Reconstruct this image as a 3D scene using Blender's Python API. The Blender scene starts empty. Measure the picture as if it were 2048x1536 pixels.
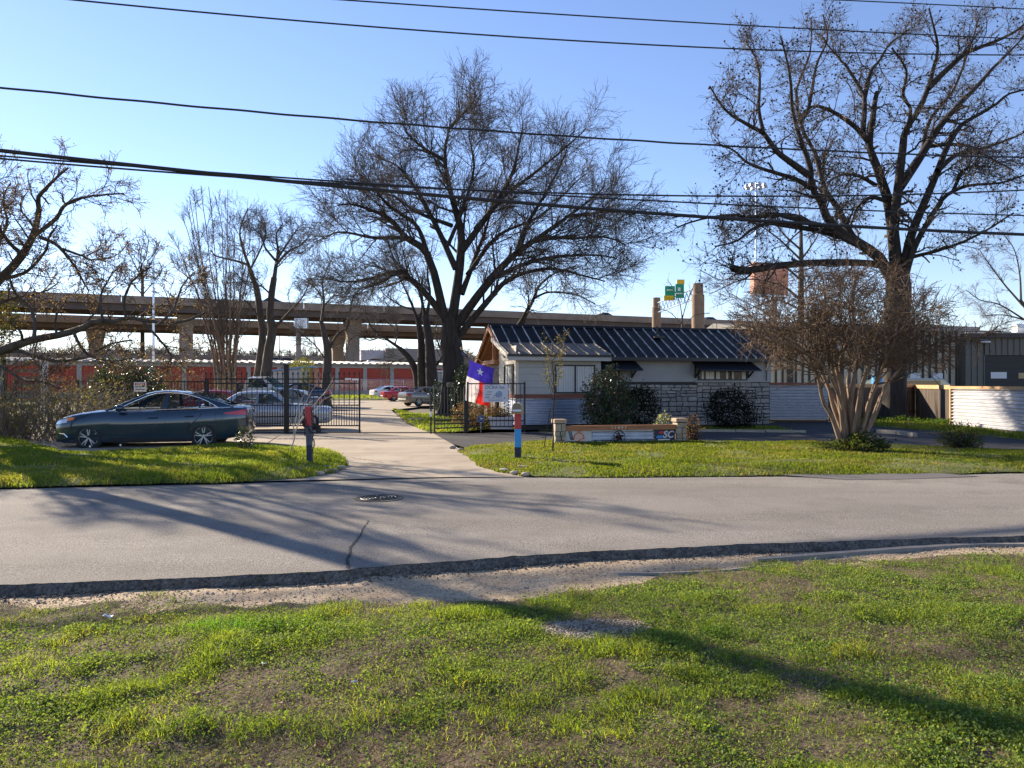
import bpy, math, random
import numpy as np
from mathutils import Vector, Matrix

rng = np.random.default_rng(11)
random.seed(5)
SC = bpy.context.scene
COL = SC.collection
FPX, EYE = 1500.0, 1.6
rad = math.radians

def P(px, py, d):
    return Vector(((px - 1024) * d / FPX, d, EYE - (py - 768) * d / FPX))

def G(px, py, z=0.0):
    return P(px, py, (EYE - z) * FPX / (py - 768))

# ------------------------------------------------------------------ objects
def tag(o, label, cat, group=None, kind=None):
    o['label'] = label
    o['category'] = cat
    if group: o['group'] = group
    if kind: o['kind'] = kind
    return o

def thing(name, label, cat, loc=(0, 0, 0), rotz=0.0, group=None):
    o = bpy.data.objects.new(name, None)
    COL.objects.link(o)
    o.location = loc
    o.rotation_euler = (0, 0, rotz)
    o.empty_display_size = 0.2
    return tag(o, label, cat, group)

def link(name, me, parent=None):
    o = bpy.data.objects.new(name, me)
    COL.objects.link(o)
    if parent is not None: o.parent = parent
    return o

def copy_tree(o, parent=None):
    c = o.copy(); COL.objects.link(c); c.parent = parent
    for ch in list(o.children): copy_tree(ch, c)
    return c

class MB:
    def __init__(s):
        s.v = []; s.f = []; s.m = []
    def add(s, vs, fs, mi=0):
        n = len(s.v)
        s.v += [tuple(v) for v in vs]
        s.f += [tuple(i + n for i in f) for f in fs]
        s.m += [mi] * len(fs)
        return s
    def box(s, x0, x1, y0, y1, z0, z1, mi=0):
        vs = [(x, y, z) for x in (x0, x1) for y in (y0, y1) for z in (z0, z1)]
        return s.add(vs, [(0, 1, 3, 2), (4, 6, 7, 5), (0, 4, 5, 1), (2, 3, 7, 6), (0, 2, 6, 4), (1, 5, 7, 3)], mi)
    def prism(s, pts, vec, mi=0):
        n = len(pts); vec = Vector(vec)
        a = [Vector(p) for p in pts]; b = [p + vec for p in a]
        fs = [tuple(range(n))[::-1], tuple(range(n, 2 * n))]
        fs += [(i, (i + 1) % n, n + (i + 1) % n, n + i) for i in range(n)]
        return s.add(a + b, fs, mi)
    def bar(s, p, q, w, h, mi=0, up=(0, 0, 1)):
        p = Vector(p); q = Vector(q); t = (q - p).normalized(); up = Vector(up)
        if abs(t.dot(up)) > .98: up = Vector((0, 1, 0))
        a = t.cross(up).normalized() * w / 2; b = a.cross(t).normalized() * h / 2
        vs = [c + i * a + j * b for c in (p, q) for i, j in ((-1, -1), (1, -1), (1, 1), (-1, 1))]
        return s.add(vs, [(3, 2, 1, 0), (4, 5, 6, 7), (0, 1, 5, 4), (1, 2, 6, 5), (2, 3, 7, 6), (3, 0, 4, 7)], mi)
    def tube(s, pts, r, n=8, mi=0, cap=True):
        pts = [Vector(p) for p in pts]; k = len(pts)
        if not hasattr(r, '__len__'): r = [r] * k
        vs = []
        for i, p in enumerate(pts):
            t = (pts[min(i + 1, k - 1)] - pts[max(i - 1, 0)]).normalized()
            up = Vector((0, 0, 1)) if abs(t.z) < .9 else Vector((1, 0, 0))
            a = t.cross(up).normalized(); b = a.cross(t)
            for j in range(n):
                q = 2 * math.pi * j / n
                vs.append(p + (a * math.cos(q) + b * math.sin(q)) * r[i])
        fs = [(i * n + j, i * n + (j + 1) % n, (i + 1) * n + (j + 1) % n, (i + 1) * n + j) for i in range(k - 1) for j in range(n)]
        if cap: fs += [tuple(range(n))[::-1], tuple(range((k - 1) * n, k * n))]
        return s.add(vs, fs, mi)
    def lathe(s, prof, c=(0, 0, 0), axis='z', n=20, mi=0):
        vs = []; c = Vector(c)
        for (r, h) in prof:
            for j in range(n):
                q = 2 * math.pi * j / n
                a, b = r * math.cos(q), r * math.sin(q)
                vs.append(c + Vector({'z': (a, b, h), 'y': (a, h, b), 'x': (h, a, b)}[axis]))
        fs = [(i * n + j, i * n + (j + 1) % n, (i + 1) * n + (j + 1) % n, (i + 1) * n + j) for i in range(len(prof) - 1) for j in range(n)]
        return s.add(vs, fs, mi)
    def grid(s, fn, nu, nv, mi=0):
        vs = [fn(i / nu, j / nv) for i in range(nu + 1) for j in range(nv + 1)]
        fs = [(i * (nv + 1) + j, (i + 1) * (nv + 1) + j, (i + 1) * (nv + 1) + j + 1, i * (nv + 1) + j + 1) for i in range(nu) for j in range(nv)]
        return s.add(vs, fs, mi)
    def build(s, name, mats, parent=None, smooth=False, bevel=0.0, ang=.6):
        me = bpy.data.meshes.new(name)
        me.from_pydata(s.v, [], s.f)
        if not isinstance(mats, (list, tuple)): mats = [mats]
        for m in mats: me.materials.append(m)
        if len(mats) > 1: me.polygons.foreach_set('material_index', s.m)
        if smooth:
            me.polygons.foreach_set('use_smooth', [True] * len(s.f))
            me.set_sharp_from_angle(angle=ang)
        me.update()
        o = link(name, me, parent)
        if bevel:
            b = o.modifiers.new('bevel', 'BEVEL'); b.width = bevel; b.segments = 2; b.limit_method = 'ANGLE'
        return o

def np_mesh(name, V, F, mat, parent=None, col=None, smooth=False):
    me = bpy.data.meshes.new(name)
    V = np.asarray(V, np.float32); F = np.asarray(F, np.int32); k = F.shape[1]
    me.vertices.add(len(V)); me.vertices.foreach_set('co', V.ravel())
    me.loops.add(F.size); me.loops.foreach_set('vertex_index', F.ravel())
    me.polygons.add(len(F)); me.polygons.foreach_set('loop_start', np.arange(0, F.size, k, dtype=np.int32))
    if smooth: me.polygons.foreach_set('use_smooth', np.ones(len(F), bool))
    me.update(calc_edges=True)
    if col is not None:
        a = me.color_attributes.new('Col', 'FLOAT_COLOR', 'POINT')
        c = np.ones((len(V), 4), np.float32); c[:, :3] = col
        a.data.foreach_set('color', c.ravel())
    me.materials.append(mat)
    return link(name, me, parent)

def text_mesh(name, s, size, mat, parent, M, extrude=.004, shear=0.0, bold=0.0):
    cu = bpy.data.curves.new(name, 'FONT'); cu.body = s; cu.size = size; cu.extrude = extrude
    cu.align_x = 'CENTER'; cu.align_y = 'CENTER'; cu.shear = shear; cu.offset = bold
    o = bpy.data.objects.new(name, cu); COL.objects.link(o)
    dg = bpy.context.evaluated_depsgraph_get()
    me = bpy.data.meshes.new_from_object(o.evaluated_get(dg))
    bpy.data.objects.remove(o)
    me.transform(M); me.materials.clear(); me.materials.append(mat)
    return link(name, me, parent)

# ------------------------------------------------------------------ materials
def nodes(name):
    m = bpy.data.materials.new(name); m.use_nodes = True
    nt = m.node_tree; b = nt.nodes['Principled BSDF']
    return m, nt, b, nt.nodes.new, nt.links.new

def mat(name, col, rough=.6, metal=0.0, var=0.0, vscale=3.0, bump=0.0, bscale=40.0, col2=None, spec=.5, coat=0.0, stretch=None):
    m, nt, b, N, L = nodes(name)
    b.inputs['Roughness'].default_value = rough; b.inputs['Metallic'].default_value = metal
    b.inputs['Specular IOR Level'].default_value = spec
    if coat: b.inputs['Coat Weight'].default_value = coat; b.inputs['Coat Roughness'].default_value = .04
    c = (*col, 1)
    b.inputs['Base Color'].default_value = c
    tc = N('ShaderNodeTexCoord'); vec = tc.outputs['Object']
    if stretch:
        mp = N('ShaderNodeMapping'); mp.inputs['Scale'].default_value = stretch; L(vec, mp.inputs['Vector']); vec = mp.outputs['Vector']
    if var or col2:
        n = N('ShaderNodeTexNoise'); n.inputs['Scale'].default_value = vscale; n.inputs['Detail'].default_value = 6; n.inputs['Roughness'].default_value = .65
        L(vec, n.inputs['Vector'])
        r = N('ShaderNodeValToRGB')
        r.color_ramp.elements[0].position = .32; r.color_ramp.elements[1].position = .68
        c2 = col2 if col2 else [x * (1 - var) for x in col]
        c1 = col if col2 else [min(1, x * (1 + var)) for x in col]
        r.color_ramp.elements[0].color = (*c2, 1); r.color_ramp.elements[1].color = (*c1, 1)
        L(n.outputs['Fac'], r.inputs['Fac']); L(r.outputs['Color'], b.inputs['Base Color'])
    if bump:
        n2 = N('ShaderNodeTexNoise'); n2.inputs['Scale'].default_value = bscale; n2.inputs['Detail'].default_value = 5
        L(vec, n2.inputs['Vector'])
        bp = N('ShaderNodeBump'); bp.inputs['Strength'].default_value = bump; bp.inputs['Distance'].default_value = .02
        L(n2.outputs['Fac'], bp.inputs['Height']); L(bp.outputs['Normal'], b.inputs['Normal'])
    return m

def leafmat(name, rough=.55, trans=.45, tint=(1.5, 1.35, .6), spec=.4):
    m, nt, b, N, L = nodes(name)
    a = N('ShaderNodeAttribute'); a.attribute_name = 'Col'
    L(a.outputs['Color'], b.inputs['Base Color']); b.inputs['Roughness'].default_value = rough
    b.inputs['Specular IOR Level'].default_value = spec
    t = N('ShaderNodeBsdfTranslucent')
    mx = N('ShaderNodeMix'); mx.data_type = 'RGBA'; mx.blend_type = 'MULTIPLY'; mx.inputs[0].default_value = 1
    L(a.outputs['Color'], mx.inputs[6]); mx.inputs[7].default_value = (*tint, 1)
    L(mx.outputs[2], t.inputs['Color'])
    ms = N('ShaderNodeMixShader'); ms.inputs[0].default_value = trans
    L(b.outputs[0], ms.inputs[1]); L(t.outputs[0], ms.inputs[2])
    L(ms.outputs[0], nt.nodes['Material Output'].inputs['Surface'])
    return m

def glass(name, tint=(.35, .42, .42), clear=.55, rough=.02):
    m, nt, b, N, L = nodes(name)
    t = N('ShaderNodeBsdfTransparent'); t.inputs['Color'].default_value = (*tint, 1)
    b.inputs['Base Color'].default_value = (.012, .014, .015, 1); b.inputs['Roughness'].default_value = rough
    b.inputs['Specular IOR Level'].default_value = .8
    ms = N('ShaderNodeMixShader'); ms.inputs[0].default_value = clear
    L(b.outputs[0], ms.inputs[1]); L(t.outputs[0], ms.inputs[2])
    L(ms.outputs[0], nt.nodes['Material Output'].inputs['Surface'])
    return m

def islandmat(name, cols, rough=.8, bump=.3, bscale=30):
    m, nt, b, N, L = nodes(name)
    g = N('ShaderNodeNewGeometry'); r = N('ShaderNodeValToRGB')
    els = r.color_ramp.elements
    while len(els) < len(cols): els.new(.5)
    for i, c in enumerate(cols):
        els[i].position = i / (len(cols) - 1); els[i].color = (*c, 1)
    L(g.outputs['Random Per Island'], r.inputs['Fac'])
    tc = N('ShaderNodeTexCoord'); n = N('ShaderNodeTexNoise'); n.inputs['Scale'].default_value = bscale; n.inputs['Detail'].default_value = 5
    L(tc.outputs['Object'], n.inputs['Vector'])
    mx = N('ShaderNodeMix'); mx.data_type = 'RGBA'; mx.blend_type = 'OVERLAY'; mx.inputs[0].default_value = .5
    L(r.outputs['Color'], mx.inputs[6]); L(n.outputs['Fac'], mx.inputs[7])
    L(mx.outputs[2], b.inputs['Base Color']); b.inputs['Roughness'].default_value = rough
    bp = N('ShaderNodeBump'); bp.inputs['Strength'].default_value = bump; bp.inputs['Distance'].default_value = .02
    L(n.outputs['Fac'], bp.inputs['Height']); L(bp.outputs['Normal'], b.inputs['Normal'])
    return m

def groundmat(name, c1, c2, c3, s1, s2, bump=.5, bscale=60, rough=.95, speck=0.0, sscale=150, aniso=None):
    """two scales of patches plus fine speckle"""
    m, nt, b, N, L = nodes(name)
    tc = N('ShaderNodeTexCoord')
    vec = tc.outputs['Object']
    def noise(sc, det=6, src=vec):
        n = N('ShaderNodeTexNoise'); n.inputs['Scale'].default_value = sc; n.inputs['Detail'].default_value = det
        n.inputs['Roughness'].default_value = .6; L(src, n.inputs['Vector']); return n.outputs['Fac']
    def ramp(f, a, bb, lo=.38, hi=.62):
        r = N('ShaderNodeValToRGB'); r.color_ramp.elements[0].position = lo; r.color_ramp.elements[1].position = hi
        r.color_ramp.elements[0].color = (*a, 1); r.color_ramp.elements[1].color = (*bb, 1); L(f, r.inputs['Fac']); return r.outputs['Color']
    v1 = vec
    if aniso:
        mp = N('ShaderNodeMapping'); mp.inputs['Scale'].default_value = aniso; L(vec, mp.inputs['Vector']); v1 = mp.outputs['Vector']
    A = ramp(noise(s1, src=v1), c1, c2)
    mx = N('ShaderNodeMix'); mx.data_type = 'RGBA'
    f2 = N('ShaderNodeMapRange'); f2.inputs[1].default_value = .5; f2.inputs[2].default_value = .72
    L(noise(s2), f2.inputs[0]); L(f2.outputs[0], mx.inputs[0])
    L(A, mx.inputs[6]); mx.inputs[7].default_value = (*c3, 1)
    out = mx.outputs[2]
    fine = noise(sscale, 3)
    if speck:
        m2 = N('ShaderNodeMix'); m2.data_type = 'RGBA'; m2.blend_type = 'MULTIPLY'; m2.inputs[0].default_value = 1
        sp = ramp(fine, (1 - speck,) * 3, (1 + speck,) * 3, .3, .7)
        L(out, m2.inputs[6]); L(sp, m2.inputs[7]); out = m2.outputs[2]
    L(out, b.inputs['Base Color']); b.inputs['Roughness'].default_value = rough; b.inputs['Specular IOR Level'].default_value = .25
    bp = N('ShaderNodeBump'); bp.inputs['Strength'].default_value = bump; bp.inputs['Distance'].default_value = .012
    L(noise(bscale, 4), bp.inputs['Height']); L(bp.outputs['Normal'], b.inputs['Normal'])
    return m

K = {}
K['asphalt'] = groundmat('worn_asphalt', (.20, .180, .155), (.262, .236, .205), (.172, .154, .133), .35, .8, bump=1.0, bscale=70, speck=.55, sscale=75, aniso=(.25, 1.4, 1))
K['patch'] = groundmat('asphalt_patch', (.12, .115, .11), (.15, .14, .13), (.12, .11, .11), 1, 2, bump=.6, bscale=90, speck=.25)
K['edge'] = groundmat('broken_asphalt', (.09, .078, .066), (.16, .14, .115), (.06, .052, .045), 9, 20, bump=1.0, bscale=35, speck=.6, sscale=45)
K['lot'] = groundmat('dark_asphalt', (.040, .040, .043), (.060, .058, .058), (.05, .047, .046), .6, 1.5, bump=.6, bscale=70, speck=.3)
K['concrete'] = groundmat('driveway_concrete', (.33, .272, .203), (.405, .34, .258), (.275, .222, .162), .5, 1.3, bump=.4, bscale=45, speck=.14, sscale=60)
K['dirt'] = groundmat('verge_dirt', (.34, .255, .165), (.44, .34, .225), (.25, .185, .12), 2.2, 5, bump=1.0, bscale=30, speck=.35, sscale=55)
K['soil'] = groundmat('lawn_soil', (.085, .062, .042), (.14, .102, .066), (.085, .08, .038), 1.5, 4, bump=1.0, bscale=30, speck=.4, sscale=60)
K['turf'] = groundmat('far_turf', (.09, .11, .03), (.14, .15, .045), (.16, .13, .07), .8, 2, bump=1.0, bscale=20, speck=.3, sscale=25)
K['field'] = groundmat('field', (.14, .12, .07), (.18, .15, .09), (.11, .10, .06), .05, .2, bump=.3, bscale=3, speck=.2, sscale=3)
K['bark'] = mat('dark_bark', (.034, .027, .022), .95, var=.6, vscale=9, bump=1.0, bscale=14, stretch=(1, 1, .16))
K['bark_tan'] = mat('tan_bark', (.20, .135, .09), .8, var=.6, vscale=5, bump=.4, bscale=14, stretch=(1, 1, .2))
K['bark_grey'] = mat('grey_bark', (.075, .062, .050), .9, var=.4, vscale=5, bump=.8, bscale=14, stretch=(1, 1, .25))
K['bark_white'] = mat('pale_bark', (.46, .40, .34), .7, var=.3, vscale=8)
K['twig'] = mat('twig_bark', (.10, .08, .065), .9)
K['twig_brown'] = mat('brown_twig', (.115, .074, .047), .9)
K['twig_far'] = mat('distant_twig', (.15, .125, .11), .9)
K['leaf'] = leafmat('leaf', .65, .42, (1.8, 1.65, .6), spec=.12)
K['gloss_leaf'] = leafmat('glossy_leaf', .32, .15, spec=.5)
K['grass'] = leafmat('grass_blade', .6, .55, (1.75, 1.72, .55), spec=.2)
K['white'] = mat('white_paint', (.78, .77, .74), .5)
K['black'] = mat('black_metal', (.012, .012, .013), .45, spec=.4)
K['rubber'] = mat('rubber', (.016, .016, .016), .8, bump=.2)
K['chrome'] = mat('bright_trim', (.75, .75, .76), .12, 1.0)
K['alloy'] = mat('alloy', (.42, .42, .43), .35, .7)
K['dark'] = mat('dark_plastic', (.015, .015, .016), .6)
K['carglass'] = glass('car_glass', (.88, .92, .92), .80)
K['darkglass'] = glass('dark_glass', (.2, .25, .25), .25)
K['red_lens'] = mat('red_lens', (.55, .02, .015), .1, coat=1)
K['amber_lens'] = mat('amber_lens', (.85, .22, .02), .15, coat=1)
K['clear_lens'] = mat('clear_lens', (.62, .63, .66), .08, .3, coat=1)
K['seat'] = mat('car_seat', (.16, .13, .10), .8)
K['galv'] = mat('galvanised', (.50, .53, .60), .30, 1.0, var=.12, vscale=4)
K['galvlit'] = mat('galvanised_panel', (.47, .47, .49), .36, .55, var=.08, vscale=3)  # second galvanised tone, tuned on the sunlit fence
K['cedar'] = mat('cedar', (.34, .14, .055), .6, var=.35, vscale=5, bump=.2, stretch=(.3, 6, 6))
K['redwood'] = mat('red_stain', (.20, .060, .032), .55, var=.35, vscale=4, stretch=(.4, 6, 6))
K['oldwood'] = mat('shaded_weathered_wood', (.085, .062, .045), .85, var=.4, vscale=7, bump=.3, stretch=(5, 5, .4))  # weathered brown, darkened further to stand in for tree shade on the planks
K['capwood'] = mat('new_board', (.50, .30, .14), .7, var=.2, vscale=5)
K['stone'] = islandmat('ashlar_stone', [(.22, .195, .165), (.30, .27, .23), (.37, .33, .28), (.25, .235, .215), (.33, .29, .24)], bump=.5, bscale=14)
K['limestone'] = islandmat('limestone', [(.30, .25, .18), (.38, .32, .235), (.24, .20, .145)], bump=.6, bscale=12)
K['mortar'] = mat('mortar', (.05, .046, .042), .95)
K['stucco'] = mat('stucco', (.33, .32, .30), .9, var=.06, bump=.25, bscale=60)
K['siding'] = mat('lap_siding', (.40, .385, .345), .7, var=.06, vscale=2)  # front siding, its shade put into a lowered colour
K['cream'] = mat('sunlit_cream_siding', (.66, .58, .45), .75, var=.05)  # cream trim and the sunlit end siding, sunlight put into the colour
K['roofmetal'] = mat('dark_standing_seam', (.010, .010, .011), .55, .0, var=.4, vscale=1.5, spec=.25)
K['roofseam'] = mat('glint_seam', (.55, .53, .51), .32, .4, var=.75, vscale=2.2)  # bright streaky colour paints in broken sun glints along the roof seams
K['shedmetal'] = mat('brown_standing_seam', (.15, .135, .12), .5, .3, var=.25, vscale=2)
K['awning'] = mat('navy_awning', (.006, .007, .013), .6)
K['frame'] = mat('dark_frame', (.016, .015, .014), .5)
K['blind'] = mat('white_blind', (.80, .77, .70), .8)
K['pane'] = glass('window_pane', (.97, .98, .98), .86)
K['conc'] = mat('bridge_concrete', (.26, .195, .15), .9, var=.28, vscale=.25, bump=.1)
K['conc_d'] = mat('shaded_girder', (.11, .078, .062), .9, var=.2, vscale=.5)  # bridge concrete with the shade under the deck put into its colour
K['conc_g'] = mat('bridge_grey_concrete', (.24, .21, .185), .9, var=.22, vscale=.3)
K['orange'] = mat('orange_door', (.42, .04, .012), .55, var=.1, vscale=.6)
K['storewall'] = mat('storage_wall', (.38, .345, .295), .8, var=.06)
K['metalwall'] = mat('khaki_metal_wall', (.58, .51, .38), .6, var=.1, vscale=.7)
K['metaldark'] = mat('grey_metal_wall', (.115, .108, .09), .6, var=.1)
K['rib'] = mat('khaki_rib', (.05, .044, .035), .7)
K['signgreen'] = mat('highway_green', (.0, .30, .17), .5)
K['signyellow'] = mat('highway_yellow', (.75, .45, .01), .5)
K['rock'] = islandmat('pale_rock', [(.30, .25, .19), (.42, .36, .28), (.22, .185, .145)], bump=.6, bscale=20)
K['red'] = mat('red_paint', (.42, .035, .04), .45, var=.15)
K['blue'] = mat('light_blue_paint', (.03, .28, .62), .45)
K['navy'] = mat('navy_paint', (.012, .016, .05), .5)
K['tan'] = mat('tan_mailbox', (.45, .35, .22), .5)
# ------------------------------------------------------------------ cars
def interp(tab, x):
    xs = [a for a, _ in tab]; ys = [b for _, b in tab]
    return float(np.interp(x, xs, ys))

def smooth_interp(tab, x):
    tab = sorted(tab); return interp(tab, x)

def pip(poly, x, z):
    c = False; n = len(poly)
    for i in range(n):
        x1, z1 = poly[i]; x2, z2 = poly[(i + 1) % n]
        if (z1 > z) != (z2 > z) and x < (x2 - x1) * (z - z1) / (z2 - z1) + x1: c = not c
    return c

def wheel_mb(r, w, n=28):
    m = MB()
    m.lathe([(r * .62, -w / 2), (r * .9, -w / 2), (r * .97, -w * .42), (r, -w * .25), (r, w * .25), (r * .97, w * .42), (r * .9, w / 2), (r * .62, w / 2), (r * .62, -w / 2)], axis='y', n=n)
    return m

def rim_mb(r, w, spokes, n=28):
    """outer face towards +y; mi 0 alloy, 1 dark"""
    m = MB(); R = r * .70
    m.lathe([(R, w * .5), (R * .93, w * .5), (R * .9, w * .2), (R * .9, -w * .4), (R, -w * .4)], axis='y', n=n)
    m.lathe([(R * .9, w * .12), (.001, w * .1)], axis='y', n=n, mi=1)
    m.lathe([(.001, w * .47), (R * .16, w * .47), (R * .22, w * .4), (R * .22, w * .1)], axis='y', n=14)
    for k in range(spokes):
        a0 = 2 * math.pi * k / spokes + math.pi / 2
        for da in ((-.17, .17) if spokes == 5 else (0,)):
            a = a0 + da
            p = Vector((math.cos(a0 + da * .5) * R * .18, w * .42, math.sin(a0 + da * .5) * R * .18))
            q = Vector((math.cos(a) * R * .93, w * .44, math.sin(a) * R * .93))
            m.bar(p, q, R * (.10 if spokes == 5 else .10), w * .12, up=(0, 1, 0))
    return m

SON = dict(L=4.855, axles=(1.47, -1.335), wr=.335, ww=.215, spokes=5,
    deck=[(-2.43, .86), (-2.41, .97), (-2.33, 1.045), (-2.0, 1.065), (-1.5, 1.045), (-.6, 1.0), (.6, .965), (1.05, .985), (1.4, .955), (1.8, .90), (2.1, .83), (2.3, .75), (2.40, .66), (2.43, .58)],
    bot=[(-2.43, .46), (-2.3, .33), (-1.8, .24), (-1, .20), (1.0, .19), (1.9, .19), (2.3, .19), (2.43, .25)],
    wid=[(-2.43, .60), (-2.38, .72), (-2.2, .83), (-1.9, .90), (-1.4, .928), (0, .93), (1.4, .925), (1.9, .89), (2.15, .82), (2.33, .68), (2.43, .46)],
    roof=[(-2.05, 1.075), (-1.8, 1.165), (-1.5, 1.27), (-1.2, 1.36), (-.85, 1.43), (-.5, 1.468), (-.25, 1.475), (0, 1.455), (.2, 1.405), (.5, 1.28), (.8, 1.13), (1.1, .99)],
    ws=(.17, 1.06), rs=(-1.98, -.98),
    wins=[[(.74, 1.0), (.5, 1.13), (.25, 1.255), (.0, 1.345), (-.15, 1.375), (-.34, 1.385), (-.32, 1.015)],
          [(-.42, 1.02), (-.43, 1.385), (-.7, 1.365), (-.95, 1.325), (-1.14, 1.27), (-1.20, 1.04)],
          [(-1.26, 1.045), (-1.21, 1.24), (-1.42, 1.17), (-1.62, 1.09), (-1.66, 1.06)]])
E30 = dict(L=4.33, axles=(1.42, -1.15), wr=.30, ww=.19, spokes=10,
    deck=[(-2.16, .80), (-2.14, .90), (-2.0, .925), (-1.5, .92), (-.6, .895), (.6, .885), (.85, .905), (1.4, .86), (2.0, .80), (2.12, .76), (2.16, .66)],
    bot=[(-2.16, .40), (-2.0, .30), (-1.5, .24), (1.5, .22), (2.0, .24), (2.16, .34)],
    wid=[(-2.16, .70), (-2.1, .76), (-1.8, .805), (0, .82), (1.7, .805), (2.05, .76), (2.16, .68)],
    roof=[(-1.62, .92), (-1.4, 1.06), (-1.15, 1.235), (-.98, 1.33), (-.7, 1.37), (-.3, 1.38), (.05, 1.37), (.22, 1.33), (.5, 1.13), (.86, .90)],
    ws=(.2, .83), rs=(-1.57, -1.0),
    wins=[[(.58, .93), (.2, 1.2), (.08, 1.275), (-.30, 1.285), (-.32, .93)], [(-.40, .93), (-.38, 1.285), (-.78, 1.275), (-1.0, 1.19), (-1.16, .97), (-1.1, .93)]])
E46 = dict(L=4.47, axles=(1.40, -1.32), wr=.325, ww=.21, spokes=5,
    deck=[(-2.23, .78), (-2.21, .96), (-2.05, 1.0), (-1.5, .985), (-.6, .95), (.7, .92), (.95, .945), (1.5, .88), (2.0, .78), (2.18, .70), (2.23, .58)],
    bot=[(-2.23, .40), (-2.1, .29), (-1.6, .22), (1.5, .20), (2.1, .20), (2.23, .28)],
    wid=[(-2.23, .62), (-2.15, .76), (-1.9, .85), (0, .872), (1.5, .865), (1.95, .82), (2.15, .70), (2.23, .52)],
    roof=[(-1.78, .985), (-1.5, 1.12), (-1.2, 1.28), (-.95, 1.37), (-.6, 1.41), (-.2, 1.415), (.1, 1.385), (.35, 1.29), (.7, 1.09), (.98, .94)],
    ws=(.3, .94), rs=(-1.73, -.97),
    wins=[[(.62, .97), (.3, 1.19), (.1, 1.30), (-.3, 1.33), (-.3, .98)], [(-.38, .985), (-.38, 1.33), (-.75, 1.31), (-1.05, 1.2), (-1.32, 1.02)]])
VAN = dict(L=5.1, axles=(1.6, -1.7), wr=.36, ww=.22, spokes=10,
    deck=[(-2.55, .9), (-2.5, 1.08), (-1, 1.10), (.7, 1.08), (1.2, 1.10), (2.3, .98), (2.5, .9), (2.55, .7)],
    bot=[(-2.55, .4), (-2, .32), (2, .3), (2.55, .4)],
    wid=[(-2.55, .85), (-2.4, .93), (0, .96), (2, .93), (2.4, .85), (2.55, .7)],
    roof=[(-.75, 1.10), (-.7, 1.70), (-.5, 1.78), (.2, 1.80), (.45, 1.74), (.8, 1.42), (1.15, 1.10)],
    ws=(.42, 1.1), rs=(-.74, -.71),
    wins=[[(.8, 1.15), (.45, 1.5), (.3, 1.62), (-.5, 1.64), (-.55, 1.15)]])

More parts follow.
